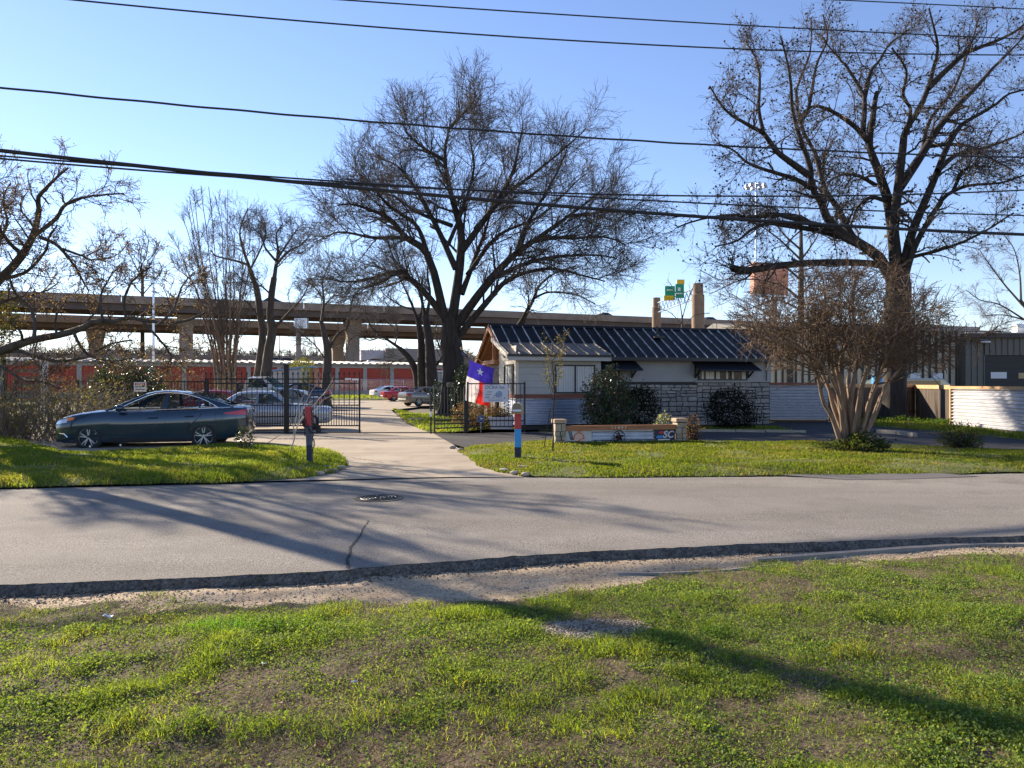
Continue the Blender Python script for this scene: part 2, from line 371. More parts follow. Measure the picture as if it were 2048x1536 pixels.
def car(name, label, spec, paint, loc, yaw, group=None, fine=False, glassm=None, cat='car', mirror=True, lamp_front=True, extra=None):
    t = thing(name, label, cat, loc, yaw, group)
    glassm = glassm or K['carglass']
    ns, nr = (72, 10) if fine else (40, 7)
    x0, x1 = -spec['L'] / 2, spec['L'] / 2
    x0 = max(x0, spec['deck'][0][0]); x1 = min(x1, spec['deck'][-1][0])
    def prof(x):
        zb, zt, w = interp(spec['bot'], x), interp(spec['deck'], x), interp(spec['wid'], x)
        h = zt - zb
        return [(0, zb), (w * .86, zb), (w * .955, zb + .05 * h), (w * .985, zb + .22 * h), (w * .975, zb + .38 * h), (w, zb + .56 * h), (w * .99, zb + .72 * h), (w * .955, zb + .88 * h), (w * .91, zb + .965 * h), (w * .80, zt + .002), (w * .4, zt + .022), (0, zt + .03)]
    def sy(x, z):
        p = prof(x)[1:9]
        return float(np.interp(z, [b for _, b in p], [a for a, _ in p]))
    # body
    c = np.linspace(0, 1, ns); c = .5 - .5 * np.cos(math.pi * c) * (.35 + .65 * np.abs(np.cos(math.pi * c)) ** .6) if fine else .5 - .5 * np.cos(math.pi * c)
    xs = x0 + (x1 - x0) * c
    m = MB(); ring_n = 0
    for x in xs:
        p = prof(x); full = p + [(-a, b) for a, b in p[-2:0:-1]]
        ring_n = len(full)
        m.v += [(x, a, b) for a, b in full]
    for i in range(len(xs) - 1):
        for j in range(ring_n):
            m.f.append((i * ring_n + j, i * ring_n + (j + 1) % ring_n, (i + 1) * ring_n + (j + 1) % ring_n, (i + 1) * ring_n + j)); m.m.append(0)
    m.f += [tuple(range(ring_n))[::-1], tuple(range((len(xs) - 1) * ring_n, len(xs) * ring_n))]; m.m += [0, 0]
    body = m.build('body', [paint, K['dark']], t)
    cut = MB()
    for ax in spec['axles']:
        for s in (-1, 1):
            R = spec['wr'] * 1.13
            yi, yo = (.52, 1.2)
            prf = [(.001, yi * s), (R, yi * s), (R, yo * s), (.001, yo * s)]
            if s < 0: prf = prf[::-1]
            cut.lathe(prf, c=(ax, 0, spec['wr'] + .01), axis='y', n=32, mi=1)
    co = cut.build('cut', [paint, K['dark']])
    import bmesh
    bm = bmesh.new(); bm.from_mesh(co.data); bmesh.ops.remove_doubles(bm, verts=bm.verts, dist=.003); bmesh.ops.recalc_face_normals(bm, faces=bm.faces); bm.to_mesh(co.data); bm.free()
    bm = bmesh.new(); bm.from_mesh(body.data); bmesh.ops.recalc_face_normals(bm, faces=bm.faces); bm.to_mesh(body.data); bm.free()
    bo = body.modifiers.new('arch', 'BOOLEAN'); bo.object = co; bo.operation = 'DIFFERENCE'; bo.solver = 'EXACT'; bo.material_mode = 'INDEX'
    me = bpy.data.meshes.new_from_object(body.evaluated_get(bpy.context.evaluated_depsgraph_get()))
    body.modifiers.clear(); body.data = me; bpy.data.objects.remove(co)
    me.polygons.foreach_set('use_smooth', [True] * len(me.polygons)); me.set_sharp_from_angle(angle=.55)
    # greenhouse
    rf = sorted(spec['roof']); gx0, gx1 = rf[0][0], rf[-1][0]
    hmax = max(z for _, z in rf) - .95
    def gh(x, s):
        """s 0..1 side, 1..2 top"""
        zr, zb, w = interp(rf, x), interp(spec['deck'], x) - .005, interp(spec['wid'], x)
        h = max(zr - zb, .004); wb = w * .925; wt = wb - .26 * h / hmax * .95
        if s <= 1: return wb - (wb - wt) * (s ** 1.25), zb + .86 * h * s
        q = (s - 1) * math.pi / 2
        return wt * math.cos(q) ** .75 if s < 2 else 0.0, zb + .86 * h + .14 * h * math.sin(q)
    def gy(x, z):
        zr, zb = interp(rf, x), interp(spec['deck'], x) - .005
        return gh(x, min(1, max(0, (z - zb) / (.86 * max(zr - zb, .004)))))[0]
    nx, nsd, nt = (170, 26, 10) if fine else (70, 12, 6)
    S = [i / nsd for i in range(nsd + 1)] + [1 + i / nt for i in range(1, nt + 1)]
    X = [gx0 + (gx1 - gx0) * i / nx for i in range(nx + 1)]
    pt = [[gh(x, s) for s in S] for x in X]
    gm = MB(); wm = MB(); rm = MB(); sm = [[MB() for _ in spec['wins']] for _ in (0, 1)]
    for k, sg in enumerate((1, -1)):
        for i in range(nx):
            xm = (X[i] + X[i + 1]) / 2
            for j in range(len(S) - 1):
                a, b = pt[i], pt[i + 1]
                q = [(X[i], sg * a[j][0], a[j][1]), (X[i + 1], sg * b[j][0], b[j][1]), (X[i + 1], sg * b[j + 1][0], b[j + 1][1]), (X[i], sg * a[j + 1][0], a[j + 1][1])]
                if sg > 0: q = q[::-1]
                zm = sum(v[2] for v in q) / 4; tgt = gm
                if S[j] < 1:
                    for wi, poly in enumerate(spec['wins']):
                        if pip(poly, xm, zm): tgt = sm[k][wi]
                elif S[j] >= 1 + 1.5 / nt:
                    if spec['ws'][0] < xm < spec['ws'][1]: tgt = wm
                    elif spec['rs'][0] < xm < spec['rs'][1]: tgt = rm
                tgt.add(q, [(0, 1, 2, 3)])
    gm.build('roof', [paint], t, smooth=True)
    if wm.f: wm.build('windshield', [glassm], t, smooth=True)
    if rm.f: rm.build('rear_window', [glassm], t, smooth=True)
    for k in (0, 1):
        for wi in range(len(spec['wins'])):
            if sm[k][wi].f: sm[k][wi].build('side_window', [glassm], t, smooth=True)
    # cabin
    cb = MB(); zf = interp(spec['deck'], 0)
    cb.box(spec['rs'][1] - .1, spec['ws'][1] - .25, -.66, .66, zf + .0, zf + .04)
    cb.build('cabin_floor', [K['dark']], t)
    for sx in (-.25, -.25):
        pass
    for yy in (-.36, .36):
        s_ = MB(); s_.box(-.32, -.16, yy - .22, yy + .22, zf - .05, zf + .2); s_.box(-.34, -.22, yy - .12, yy + .12, zf + .22, zf + .36)
        s_.build('seat', [K['seat']], t, bevel=.04 if fine else 0)
    if fine:
        sw = MB(); pts = [(.34 + .05 * math.sin(a), .36 + .18 * math.cos(a), zf + .05 + .17 * math.sin(a)) for a in np.linspace(0, 2 * math.pi, 21)]
        sw.tube(pts, .014, 6, cap=False); sw.build('steering_wheel', [K['dark']], t)
    # side patches
    def patch(mb, pts2, sg, off=.006, mi=0):
        """pts2: list of (x, zlo, zhi) columns"""
        rows = 5; g = []
        for (x, a, b) in pts2:
            g.append([(x, sg * (sy(x, a + (b - a) * r / rows) + off), a + (b - a) * r / rows) for r in range(rows + 1)])
        vs = [v for col in g for v in col]; n = rows + 1
        fs = [(i * n + j, (i + 1) * n + j, (i + 1) * n + j + 1, i * n + j + 1) for i in range(len(g) - 1) for j in range(rows)]
        if sg < 0: fs = [f[::-1] for f in fs]
        mb.add(vs, fs, mi)
    def line(mb, pts2, sg, wd=.012, off=.004, mi=0, src=None):
        src = src or sy
        P3 = [Vector((x, sg * (src(x, z) + off), z)) for x, z in pts2]
        for a, b in zip(P3, P3[1:]): mb.bar(a, b, wd, .004, mi, up=(0, 1, 0))
    nose, tail = x1, x0
    zn, zt = interp(spec['deck'], nose - .12), interp(spec['deck'], tail + .1)
    for sg in (1, -1):
        if fine:
            h = MB(); patch(h, [(x, .655 + .28 * max(0, 2.3 - x) * .55, min(.70 + .30 * (2.36 - x), interp(spec['deck'], x) - .035)) for x in np.linspace(2.36, 2.0, 10)], sg)
            h.build('headlight', [K['clear_lens']], t, smooth=True)
            h = MB(); patch(h, [(x, .70 + .32 * max(0, 2.2 - x) * .55, .70 + .30 * (2.36 - x) - .3 * max(0, 1.95 - x)) for x in np.linspace(2.0, 1.82, 7)], sg)
            h.build('turn_signal', [K['amber_lens']], t, smooth=True)
            h = MB(); patch(h, [(x, .845 + .06 * (x + 2.40), .985 - .20 * max(0, x + 2.32) * .8) for x in np.linspace(-2.405, -1.86, 14)], sg)
            h.build('tail_light', [K['red_lens']], t, smooth=True)
            h = MB(); line(h, [(2.36, .43), (2.2, .44), (2.08, .43), (1.98, .345), (2.1, .315), (2.35, .315)], sg, .022, .006); h.build('fog_lamp_trim', [K['chrome']], t)
            h = MB(); patch(h, [(x, .205, .235) for x in np.linspace(2.39, 2.12, 6)], sg, .012); h.build('bumper_trim', [K['chrome']], t)
            h = MB(); patch(h, [(x, .235, .30) for x in np.linspace(.95, -.92, 24)], sg, .004); h.build('sill', [K['dark']], t)
            for (a, b, zl) in ((.98, -.38, .3), (-.40, -1.28, .3)):
                d = MB(); cols = []
                for x in np.linspace(a - .012, b + .012, 26):
                    lo = zl + .01
                    if b < -1: lo = max(lo, .335 + math.sqrt(max(0, .44 ** 2 - min(.44, abs(x + 1.335)) ** 2)) if x < -.9 else lo)
                    cols.append((x, lo, interp(spec['deck'], x) - .045))
                patch(d, cols, sg, .005)
                dd = d.build('door', [paint], t, smooth=True)
                s_ = MB()
                if b > -1: line(s_, [(a, zl), (a, interp(spec['deck'], a) - .04)], sg, .016, .0055)
                if b < -1: line(s_, [(-.93, .33), (-1.0, .62), (-1.16, .75), (-1.27, .86), (-1.30, 1.0)], sg, .014, .0065)
                s_.build('seam', [K['dark']], dd)
                hx = b + .30; hb = MB(); z_ = .80 if b > -1 else .83
                y_ = sg * (sy(hx, z_) + .028)
                hb.tube([(hx + .12, y_ - sg * .02, z_ - .004), (hx + .08, y_, z_), (hx - .08, y_, z_ + .006), (hx - .12, y_ - sg * .02, z_ + .006)], .016, 6)
                hb.build('door_handle', [paint], dd, smooth=True)
            wl = MB()
            poly = [(1.0, .985), (.74, .985), (-.32, 1.0), (-1.2, 1.025), (-1.69, 1.045), (-1.44, 1.185), (-1.2, 1.28), (-.95, 1.35), (-.7, 1.395), (-.38, 1.41), (-.1, 1.395), (.1, 1.34), (.4, 1.21), (.7, 1.06), (.92, .985)]
            line(wl, poly, sg, .007, .005, src=gy)
            wl.build('window_trim', [K['chrome']], t)
            fc = MB(); line(fc, [(-1.62, .74), (-1.80, .74), (-1.80, .90), (-1.62, .90), (-1.62, .74)], sg, .007, .004); fc.build('fuel_cap', [K['dark']], t)
        else:
            h = MB(); patch(h, [(x, zt - .22, zt - .06) for x in np.linspace(tail + .03, tail + .26, 5)], sg); h.build('tail_light', [K['red_lens']], t)
            if lamp_front:
                h = MB(); patch(h, [(x, zn - .17, zn - .05) for x in np.linspace(nose - .05, nose - .25, 5)], sg); h.build('headlight', [K['clear_lens']], t)
            h = MB(); patch(h, [(x, .46, .50) for x in np.linspace(spec['axles'][0] - .42, spec['axles'][1] + .42, 8)], sg, .01); h.build('side_trim', [K['dark']], t)
            for xs_ in (-.36, .6):
                h = MB(); line(h, [(xs_, .32), (xs_, interp(spec['deck'], xs_) - .04)], sg, .012, .004); h.build('door_seam', [K['dark']], t)
        if mirror:
            mx = spec['ws'][1] - (.36 if fine else .22); zz = interp(spec['deck'], mx) + .05
            mm = MB(); yb = sy(mx, zz - .09)
            mm.lathe([(.001, -.09), (.06, -.085), (.085, -.03), (.085, .05), (.07, .075), (.001, .08)], c=(mx, sg * (yb + .14), zz + .02), axis='x', n=12)
            mm.bar((mx, sg * (yb - .06), zz - .03), (mx, sg * (yb + .12), zz), .05, .035)
            mm.build('wing_mirror', [paint], t, smooth=True)
    for e, (bx, bz) in {'front': (nose, .40), 'rear': (tail, .50)}.items():
        if not fine:
            b_ = MB(); w = interp(spec['wid'], bx) + .06; sg = 1 if bx > 0 else -1
            b_.tube([(bx - sg * .30, -w - .06, bz), (bx - sg * .02, -w * .8, bz), (bx + sg * .03, 0, bz), (bx - sg * .02, w * .8, bz), (bx - sg * .30, w + .06, bz)], .06, 6)
            b_.build('bumper', [extra or K['dark']], t, smooth=True)
    r, w = spec['wr'], spec['ww']
    ty = wheel_mb(r, w, 36 if fine else 20)
    for ax in spec['axles']:
        for sg in (1, -1):
            yy = sg * (interp(spec['wid'], ax) - w / 2 - .012)
            tyre = None
            e = bpy.data.objects.new('wheel', None); COL.objects.link(e); e.parent = t; e.location = (ax, yy, r); e.rotation_euler = (0, 0, 0 if sg > 0 else math.pi)
            ty.build('tyre', [K['rubber']], e, smooth=True, ang=.9)
            rim_mb(r, w, spec['spokes'], 36 if fine else 20).build('rim', [K['alloy'], K['dark']], e)
    if fine:
        rp = MB(); rp.bar((2.40, 0, .55), (2.42, 0, .60), .9, .12); rp.build('grille', [K['dark']], t)
        ant = MB(); ant.prism([(-.95, .012, 1.43), (-1.12, .012, 1.40), (-1.10, .012, 1.46)], (0, -.024, 0)); ant.build('antenna_fin', [paint], t)
    return t

def paintmat(name, col, metal=.4, rough=.28):
    m = mat(name, col, rough, metal, coat=1.0)
    return m

car('parked_sedan', 'dark blue-grey four door sedan parked nose left on the drive', SON, paintmat('slate_blue_paint', (.026, .050, .074), .5, .24),
    Vector((-9.36, 19.91, -.09)), math.atan2(-.184, -.983), fine=True).scale = (.97, 1, 1.04)
CARG = 'old cars parked in the yard behind the gate'
car('parked_sedan', 'silver boxy old sedan right behind the black sliding gate', E30, paintmat('silver_paint', (.50, .51, .53), .5, .35), Vector((-8.55, 26.4, 0)), rad(14), CARG, glassm=glass('pale_car_glass', (.75, .82, .82), .75), extra=K['chrome'])
car('parked_sedan', 'dull grey boxy sedan at an angle behind the silver one', E30, paintmat('dull_grey_paint', (.14, .15, .145), .2, .5), Vector((-12.0, 38.3, 0)), rad(205), CARG, glassm=glass('sky_car_glass', (.8, .86, .86), .7))
car('parked_sedan', 'dark red sedan roof showing between the blue sedan and the gate', E30, paintmat('dark_red_paint', (.30, .012, .02), .1, .35), Vector((-12.2, 30.0, 0)), rad(183), CARG)
car('pickup_truck', 'white cab pickup with green tinted windows behind the silver sedan', VAN, paintmat('white_truck_paint', (.50, .50, .49), .0, .4), Vector((-14.6, 44, .25)), rad(-8), CARG, cat='truck', glassm=glass('green_glass', (.25, .62, .48), .6))
car('parked_sedan', 'dark navy sedan beside the pale blue shed', E46, paintmat('navy_car_paint', (.014, .018, .05), .3, .3), Vector((-13.6, 47, .25)), rad(190), CARG)
car('parked_sedan', 'tan grey sedan with its tail toward the driveway by the big tree', E46, paintmat('tan_grey_paint', (.22, .195, .16), .5, .3), Vector((-6.1, 55.0, 0)), rad(38))
car('parked_sedan', 'bright red coupe between the white car and the tan grey sedan', E30, paintmat('bright_red_paint', (.50, .012, .02), .0, .3), Vector((-10.0, 70.0, 0)), rad(20))
car('parked_sedan', 'white covered looking car at the far left of the three back cars', E46, paintmat('white_car_paint', (.80, .78, .74), .0, .4), Vector((-12.9, 80.0, 0)), rad(35), glassm=K['darkglass'])
# ------------------------------------------------------------------ house
HX, HY, HA = -.874, 28.5, rad(15)
house = thing('office_building', 'low stone and grey stucco office with dark metal gable roof', 'building', (HX, HY, 0), HA)
def hw(t, r, z=0):
    return Vector((HX + t * math.cos(HA) + r * math.sin(HA), HY + t * math.sin(HA) - r * math.cos(HA), z))
RZ, PF = 3.84, .55
def rz(r): return RZ - PF * abs(r)
# walls (local x = t, y = -r)
w = MB()
w.box(3.47, 10.85, -1.90, 2.1, 0, 2.66)
w.prism([(10.65, -1.9, 2.655), (10.65, 2.1, 2.655), (10.65, 0, 3.72)], (.195, 0, 0))
w.box(1.7, 3.47, -.3, 2.1, .1, 2.6)
w.build('wall', [K['stucco']], house)
# irregular stone cladding
st = MB()
def split(x0, x1, z0, z1):
    wd, h = x1 - x0, z1 - z0
    if (wd < .46 and h < .21) or (wd < .24 and h < .36 and random.random() < .6):
        g = .015; d = random.uniform(.03, .06)
        j = lambda: random.uniform(-.014, .014)
        a = [(x0 + g + j(), z0 + g + j()), (x1 - g + j(), z0 + g + j()), (x1 - g + j(), z1 - g + j()), (x0 + g + j(), z1 - g + j())]
        b = [(x0 + g + .02, z0 + g + .02), (x1 - g - .02, z0 + g + .02), (x1 - g - .02, z1 - g - .02), (x0 + g + .02, z1 - g - .02)]
        vs = [(x, -1.90, z) for x, z in a] + [(x, -1.90 - d * .6, z) for x, z in a] + [(x, -1.90 - d, z) for x, z in b]
        fs = [(8, 9, 10, 11)] + [(o + k, o + (k + 1) % 4, o + 4 + (k + 1) % 4, o + 4 + k) for o in (0, 4) for k in range(4)]
        st.add(vs, fs); return
    if h > .21 and (h * 2.0 > wd or random.random() < .25):
        z = z0 + h * random.uniform(.38, .62); split(x0, x1, z0, z); split(x0, x1, z, z1)
    else:
        x = x0 + wd * random.uniform(.36, .64); split(x0, x, z0, z1); split(x, x1, z0, z1)
x = 4.55
bands = [.28, .27, .26, .29, .27, .28]
for x0, x1 in ((4.55, 6.2), (6.2, 7.7), (7.7, 9.3), (9.3, 10.85)):
    z = 0.02
    while z < 1.62:
        h = random.uniform(.18, .44); h = min(h, 1.66 - z)
        if h < .13: break
        split(x0, x1, z, z + h); z += h
mo = MB(); mo.box(4.53, 10.87, -1.915, -1.895, 0, 1.68)
cl = st.build('stone_cladding', [K['stone']], house)
mo.build('mortar', [K['mortar']], cl)
led = MB(); led.box(4.5, 10.88, -1.965, -1.90, 1.68, 1.72); led.build('ledge', [K['stucco']], house)
cor = MB(); cor.box(10.72, 10.90, -1.975, -1.86, 1.72, 2.62); cor.build('corner_board', [K['stucco']], house)
# roof
T0, T1, RE, RB = 0.0, 11.32, 2.27, -2.5
def slab(m, t0, t1, r0, z0, r1, z1, th=.07, mi=0):
    m.prism([(t0, -r0, z0), (t0, -r1, z1), (t0, -r1, z1 - th), (t0, -r0, z0 - th)], (t1 - t0, 0, 0), mi)
rf = MB(); slab(rf, T0, T1, 0, RZ, RE, rz(RE)); slab(rf, T0, T1, -.002, RZ - .001, RB, rz(RB))
rfo = rf.build('roof', [K['roofmetal']], house)
sm_ = MB()
nrib = 27
for i in range(nrib + 1):
    t = T0 + .03 + (T1 - T0 - .06) * i / nrib
    r0 = .12
    re = RE if t > 3.75 else 1.42
    sm_.prism([(t - .018, -r0, rz(r0) - .01), (t + .018, -r0, rz(r0) - .01), (t + .010, -r0, rz(r0) + .05), (t - .010, -r0, rz(r0) + .05)], (0, -(re - r0), rz(re) - rz(r0)))
sm_.build('seam', [K['roofseam']], rfo)
rc = MB(); rc.prism([(T0 - .02, .16, RZ - .06), (T0 - .02, 0, RZ + .05), (T0 - .02, -.16, RZ - .06), (T0 - .02, 0, RZ - .02)], (T1 - T0 + .04, 0, 0)); rc.build('ridge_cap', [K['roofmetal']], rfo)
gt = MB(); gt.box(3.76, T1, -RE - .09, -RE + .01, rz(RE) - .13, rz(RE) - .005); gt.build('gutter', [K['frame']], house)
so = MB(); so.box(3.5, T1 - .02, -RE + .012, -1.903, rz(RE) - .115, rz(RE) - .075); so.build('soffit', [K['stucco']], house)
# cedar underside, rake boards, tie beam, posts of the open left gable
cu = MB(); slab(cu, .07, 3.45, 0.01, RZ - .10, RE - .3, rz(RE - .3) - .095, .03); slab(cu, .07, 3.45, -.01, RZ - .10, RB + .05, rz(RB + .05) - .095, .03)
cu.build('porch_ceiling', [K['cedar']], house)
rk = MB()
for r1 in (RE * .62, RB): slab(rk, -.045, .02, 0, RZ - .01, r1, rz(r1) - .01, .17)
rk.build('rake_board', [K['cedar']], house)
for t_ in (.12, 1.2, 2.3):
    raft = MB()
    for r1 in (RE - .4, RB + .06): slab(raft, t_, t_ + .07, 0, RZ - .135, r1, rz(r1) - .135, .13)
    raft.build('rafter', [K['cedar']], house)
tb = MB(); tb.box(.14, .27, -.28, 2.3, 2.36, 2.52); tb.build('tie_beam', [K['cedar']], house)
for r_ in (-.95, -2.05):
    po = MB(); po.box(.14, .27, -r_ - .065, -r_ + .065, 0, 2.36); po.build('porch_post', [K['cedar']], house)
kp = MB(); kp.box(.145, .265, -.06, .06, 2.52, 3.62); kp.build('king_post', [K['cedar']], house)
pf = MB(); pf.box(.05, 3.4, -.3, 2.3, 0, .12); pf.build('porch_floor', [K['conc']], house)
# bay
def laps(m, axis, a0, a1, off, z0, z1, sgn, n):
    h = (z1 - z0) / n
    for i in range(n):
        b, tt = z0 + i * h, z0 + (i + 1) * h
        if axis == 'x': m.prism([(a0, off, b), (a0, off - .022, b + .004), (a0, off - .004, tt), (a0, off + .0, tt)], (a1 - a0, 0, 0))
        else: m.prism([(off, a0, b), (off - .022, a0, b + .004), (off - .004, a0, tt), (off, a0, tt)], (0, a1 - a0, 0))
by = MB(); by.box(.33, 3.45, -2.73, -.3, .2, 2.62)
by.build('bay_wall', [K['siding']], house)
l1 = MB(); laps(l1, 'x', .33, 3.45, -2.73, 1.24, 2.64, 1, 6); l1.build('lap_siding', [K['siding']], house)
l2 = MB(); laps(l2, 'y', -2.73, -.3, .33, 1.24, 2.94, 1, 7)
l2.prism([(.33, -2.6, 2.62), (.33, -.3, 2.62), (.33, -.3, 3.4), (.33, -1.3, 3.0)], (.1, 0, 0)); l2.build('end_siding', [K['cream']], house)
cb = MB(); cb.box(.30, .40, -2.765, -2.65, .17, 2.55); cb.build('corner_trim', [K['cream']], house)
Z1, Z2, R1, R2 = rz(1.37) + .03, 2.62, 1.37, 3.04
sh = MB(); slab(sh, -.06, 3.75, R1, Z1, R2, Z2, .06); sho = sh.build('shed_roof', [K['shedmetal']], house)
sr = MB()
for i in range(10):
    t = -.03 + 3.74 * i / 9
    sr.prism([(t - .02, -R1, Z1 - .01), (t + .02, -R1, Z1 - .01), (t + .012, -R1, Z1 + .04), (t - .012, -R1, Z1 + .04)], (0, -(R2 - R1), Z2 - Z1))
sr.build('seam', [K['shedmetal']], sho)
fb = MB(); fb.box(-.04, 3.74, -R2 + .015, -R2 + .06, Z2 - .21, Z2 - .045); fb.build('fascia', [K['siding']], house)
ed = MB(); ed.box(-.06, 3.75, -R2 - .02, -R2 + .012, Z2 - .075, Z2 + .01); ed.build('drip_edge', [K['frame']], house)
bb = MB(); slab(bb, -.10, -.062, R1 - .65, Z1 + .22, R2, Z2 - .0, .15); bb.build('barge_board', [K['cream']], house)
cap = MB(); cap.box(.26, 3.47, -2.80, -2.735, 1.10, 1.24); cap.box(.255, .325, -2.735, -1.0, 1.10, 1.24); cap.build('skirt_cap', [K['redwood']], house)
def corrug(m, p0, p1, z0, z1, nrm, pitch=.116, amp=.030, n=None):
    p0 = Vector(p0); p1 = Vector(p1); nrm = Vector(nrm)
    k = int((z1 - z0) / pitch * 8)
    m.grid(lambda u, v: (p0 + (p1 - p0) * u + nrm * amp * math.sin(2 * math.pi * (z1 - z0) * v / pitch) + Vector((0, 0, z0 + (z1 - z0) * v))), 4, k)
sk = MB(); corrug(sk, (.30, -2.76, 0), (3.46, -2.76, 0), .17, 1.10, (0, -1, 0)); sk.build('corrugated_skirt', [K['galv']], house, smooth=True, ang=3)
sk = MB(); corrug(sk, (.30, -1.0, 0), (.30, -2.755, 0), .17, 1.10, (-1, 0, 0)); sk.build('corrugated_end', [K['galv']], house, smooth=True, ang=3)
fd = MB(); fd.box(.4, 3.4, -2.70, -.3, 0, .2); fd.build('footing', [K['frame']], house)

def window(name, x0, x1, z0, z1, y, panes, blindmat, parent=house, fr=.05, sty='vert', axis='x'):
    f = MB(); d = .05
    def bx(a0, a1, b0, b1, y0, y1, mb, mi=0):
        if axis == 'x': mb.box(a0, a1, y0, y1, b0, b1, mi)
        else: mb.box(y0, y1, a0, a1, b0, b1, mi)
    bx(x0, x1, z0, z0 + fr, y - d, y, f); bx(x0, x1, z1 - fr, z1, y - d, y, f)
    for i in range(panes + 1):
        xx = x0 + (x1 - x0 - fr) * i / panes; bx(xx, xx + fr, z0 + fr, z1 - fr, y - d, y, f)
    fo = f.build('window', [K['frame']], parent)
    g = MB(); yy = y - .034
    if axis == 'x': g.add([(x0 + fr, yy, z0 + fr), (x1 - fr, yy, z0 + fr), (x1 - fr, yy, z1 - fr), (x0 + fr, yy, z1 - fr)], [(0, 1, 2, 3)])
    else: g.add([(yy, x0 + fr, z0 + fr), (yy, x1 - fr, z0 + fr), (yy, x1 - fr, z1 - fr), (yy, x0 + fr, z1 - fr)], [(3, 2, 1, 0)])
    g.build('pane', [K['pane']], fo)
    b = MB(); n = int((x1 - x0) / .09)
    for i in range(n):
        xx = x0 + fr + (x1 - x0 - 2 * fr) * i / n; ww = (x1 - x0 - 2 * fr) / n
        if sty == 'messy' and random.random() < .38: continue
        dy = random.uniform(0, .012)
        bx(xx + .004, xx + ww - .004, z0 + fr, z1 - fr, y - .026 + dy, y - .02 + dy, b)
    if b.f: b.build('blind', [blindmat], fo)
    back = MB(); bx(x0 + .01, x1 - .01, z0 + .01, z1 - .01, y - .006, y - .001, back); back.build('backing', [K['dark']], fo)
window('bay', 1.72, 3.22, 1.27, 2.28, -2.75, 2, K['blind'])
window('bayside', -2.45, -1.25, 1.18, 2.30, .31, 1, K['blind'], axis='y', sty='messy')
window('porchwin', 3.78, 4.52, .9, 2.12, -1.90, 2, K['blind'], sty='messy', fr=.06)
window('right', 7.75, 9.85, 1.74, 2.14, -1.925, 3, K['blind'], sty='messy')
sl = MB(); sl.box(7.6, 10.0, -1.99, -1.9, 1.66, 1.735); sl.build('window_sill', [K['stucco']], house)
for (a, b) in ((3.5, 5.15), (7.5, 10.05)):
    aw = MB()
    aw.prism([(a, -1.92, 2.46), (a, -1.92, 2.42), (a, -2.62, 2.08), (a, -2.62, 2.13)], (b - a, 0, 0))
    aw.prism([(b - .02, -1.92, 2.42), (b - .02, -2.60, 2.10), (b - .02, -1.92, 2.08)], (.02, 0, 0))
    awo = aw.build('awning', [K['awning']], house)
    for xx in (a + .12, b - .14):
        br = MB(); br.bar((xx, -1.93, 1.86), (xx, -2.35, 2.13), .05, .05); br.bar((xx, -1.945, 1.82), (xx, -1.945, 2.4), .05, .04); br.build('bracket', [K['frame']], awo)
vp = MB(); vp.tube([(6.6, -.75, 3.3), (6.6, -.75, 3.88)], .035, 8); vp.box(6.4, 6.85, -.95, -.6, 3.40, 3.46); vp.build('vent_pipe', [K['frame']], house)
vp = MB(); vp.lathe([(.3, 0), (.3, .12), (.2, .22), (.001, .26)], c=(6.2, .9, 3.5), n=16); vp.lathe([(.12, -.3), (.12, 0)], c=(6.2, .9, 3.5), n=10); vp.build('roof_vent', [K['galvlit']], house, smooth=True)
vp = MB(); vp.tube([(5.2, .6, 3.3), (5.2, .6, 4.0)], .04, 8); vp.build('vent_pipe', [K['bark_tan']], house)

# ------------------------------------------------------------------ flags on the porch
def flag_mat():
    return [K['flagblue'], K['flagwhite'], K['flagred']]
K['flagblue'] = leafmat('flag_cloth', .8, .35, (1.2, 1.1, 1.1))
fp0 = P(995, 742, 26.2); fp1 = P(922, 698, 25.4)
flag = thing('flag', 'blue white and red lone star flag hanging from an angled porch pole', 'flag', fp0)
pm = MB(); pm.tube([(0, 0, 0), fp1 - fp0], .014, 8); pm.lathe([(.001, 0), (.03, .02), (.03, .05), (.001, .07)], c=fp1 - fp0, n=8); pm.build('pole', [K['capwood']], flag)
TL, TR = P(939, 720, 25.62) - fp0, P(989, 737, 26.05) - fp0
BL, BR = P(928, 800, 25.5) - fp0, P(979, 813, 26.0) - fp0
nu, nv = 40, 70
V = []; C = []
for i in range(nu + 1):
    for j in range(nv + 1):
        u, v = i / nu, j / nv
        p = TL.lerp(TR, u).lerp(BL.lerp(BR, u), v)
        p = p + Vector((.02 * math.sin(v * 9 + u * 3), .05 * math.sin(u * 15 + v * 2.5) * (.3 + v), -.03 * math.sin(u * math.pi) * (1 - v)))
        V.append(p)
        blue = v < .40 + .05 * u
        C.append((.035, .025, .30) if blue else ((.75, .72, .68) if u < .47 + .05 * math.sin(v * 4) * .4 else (.72, .03, .02)))
Fq = [(i * (nv + 1) + j, (i + 1) * (nv + 1) + j, (i + 1) * (nv + 1) + j + 1, i * (nv + 1) + j + 1) for i in range(nu) for j in range(nv)]
np_mesh('cloth', [tuple(v) for v in V], Fq, K['flagblue'], flag, col=np.array(C), smooth=True)
star = MB()
c0 = TL.lerp(TR, .47).lerp(BL.lerp(BR, .47), .205) + Vector((0, -.075, 0))
ax, az = (TR - TL).normalized(), Vector((0, 0, 1))
pts = []
for k in range(10):
    q = math.pi / 2 + k * math.pi / 5; rr = .145 if k % 2 == 0 else .058
    pts.append(c0 + ax * rr * math.cos(q) + az * rr * math.sin(q))
star.prism(pts, (0, .004, 0)); star.build('star', [K['white']], flag)
fl2 = thing('flag', 'small folded blue flag with white stars at the pole tip', 'flag', fp1)
f2 = MB()
f2.grid(lambda u, v: Vector((.03 + .17 * u + .02 * math.sin(v * 7), .02 * math.sin(u * 9 + v * 3), -.02 - .16 * u - .16 * v)), 8, 8)
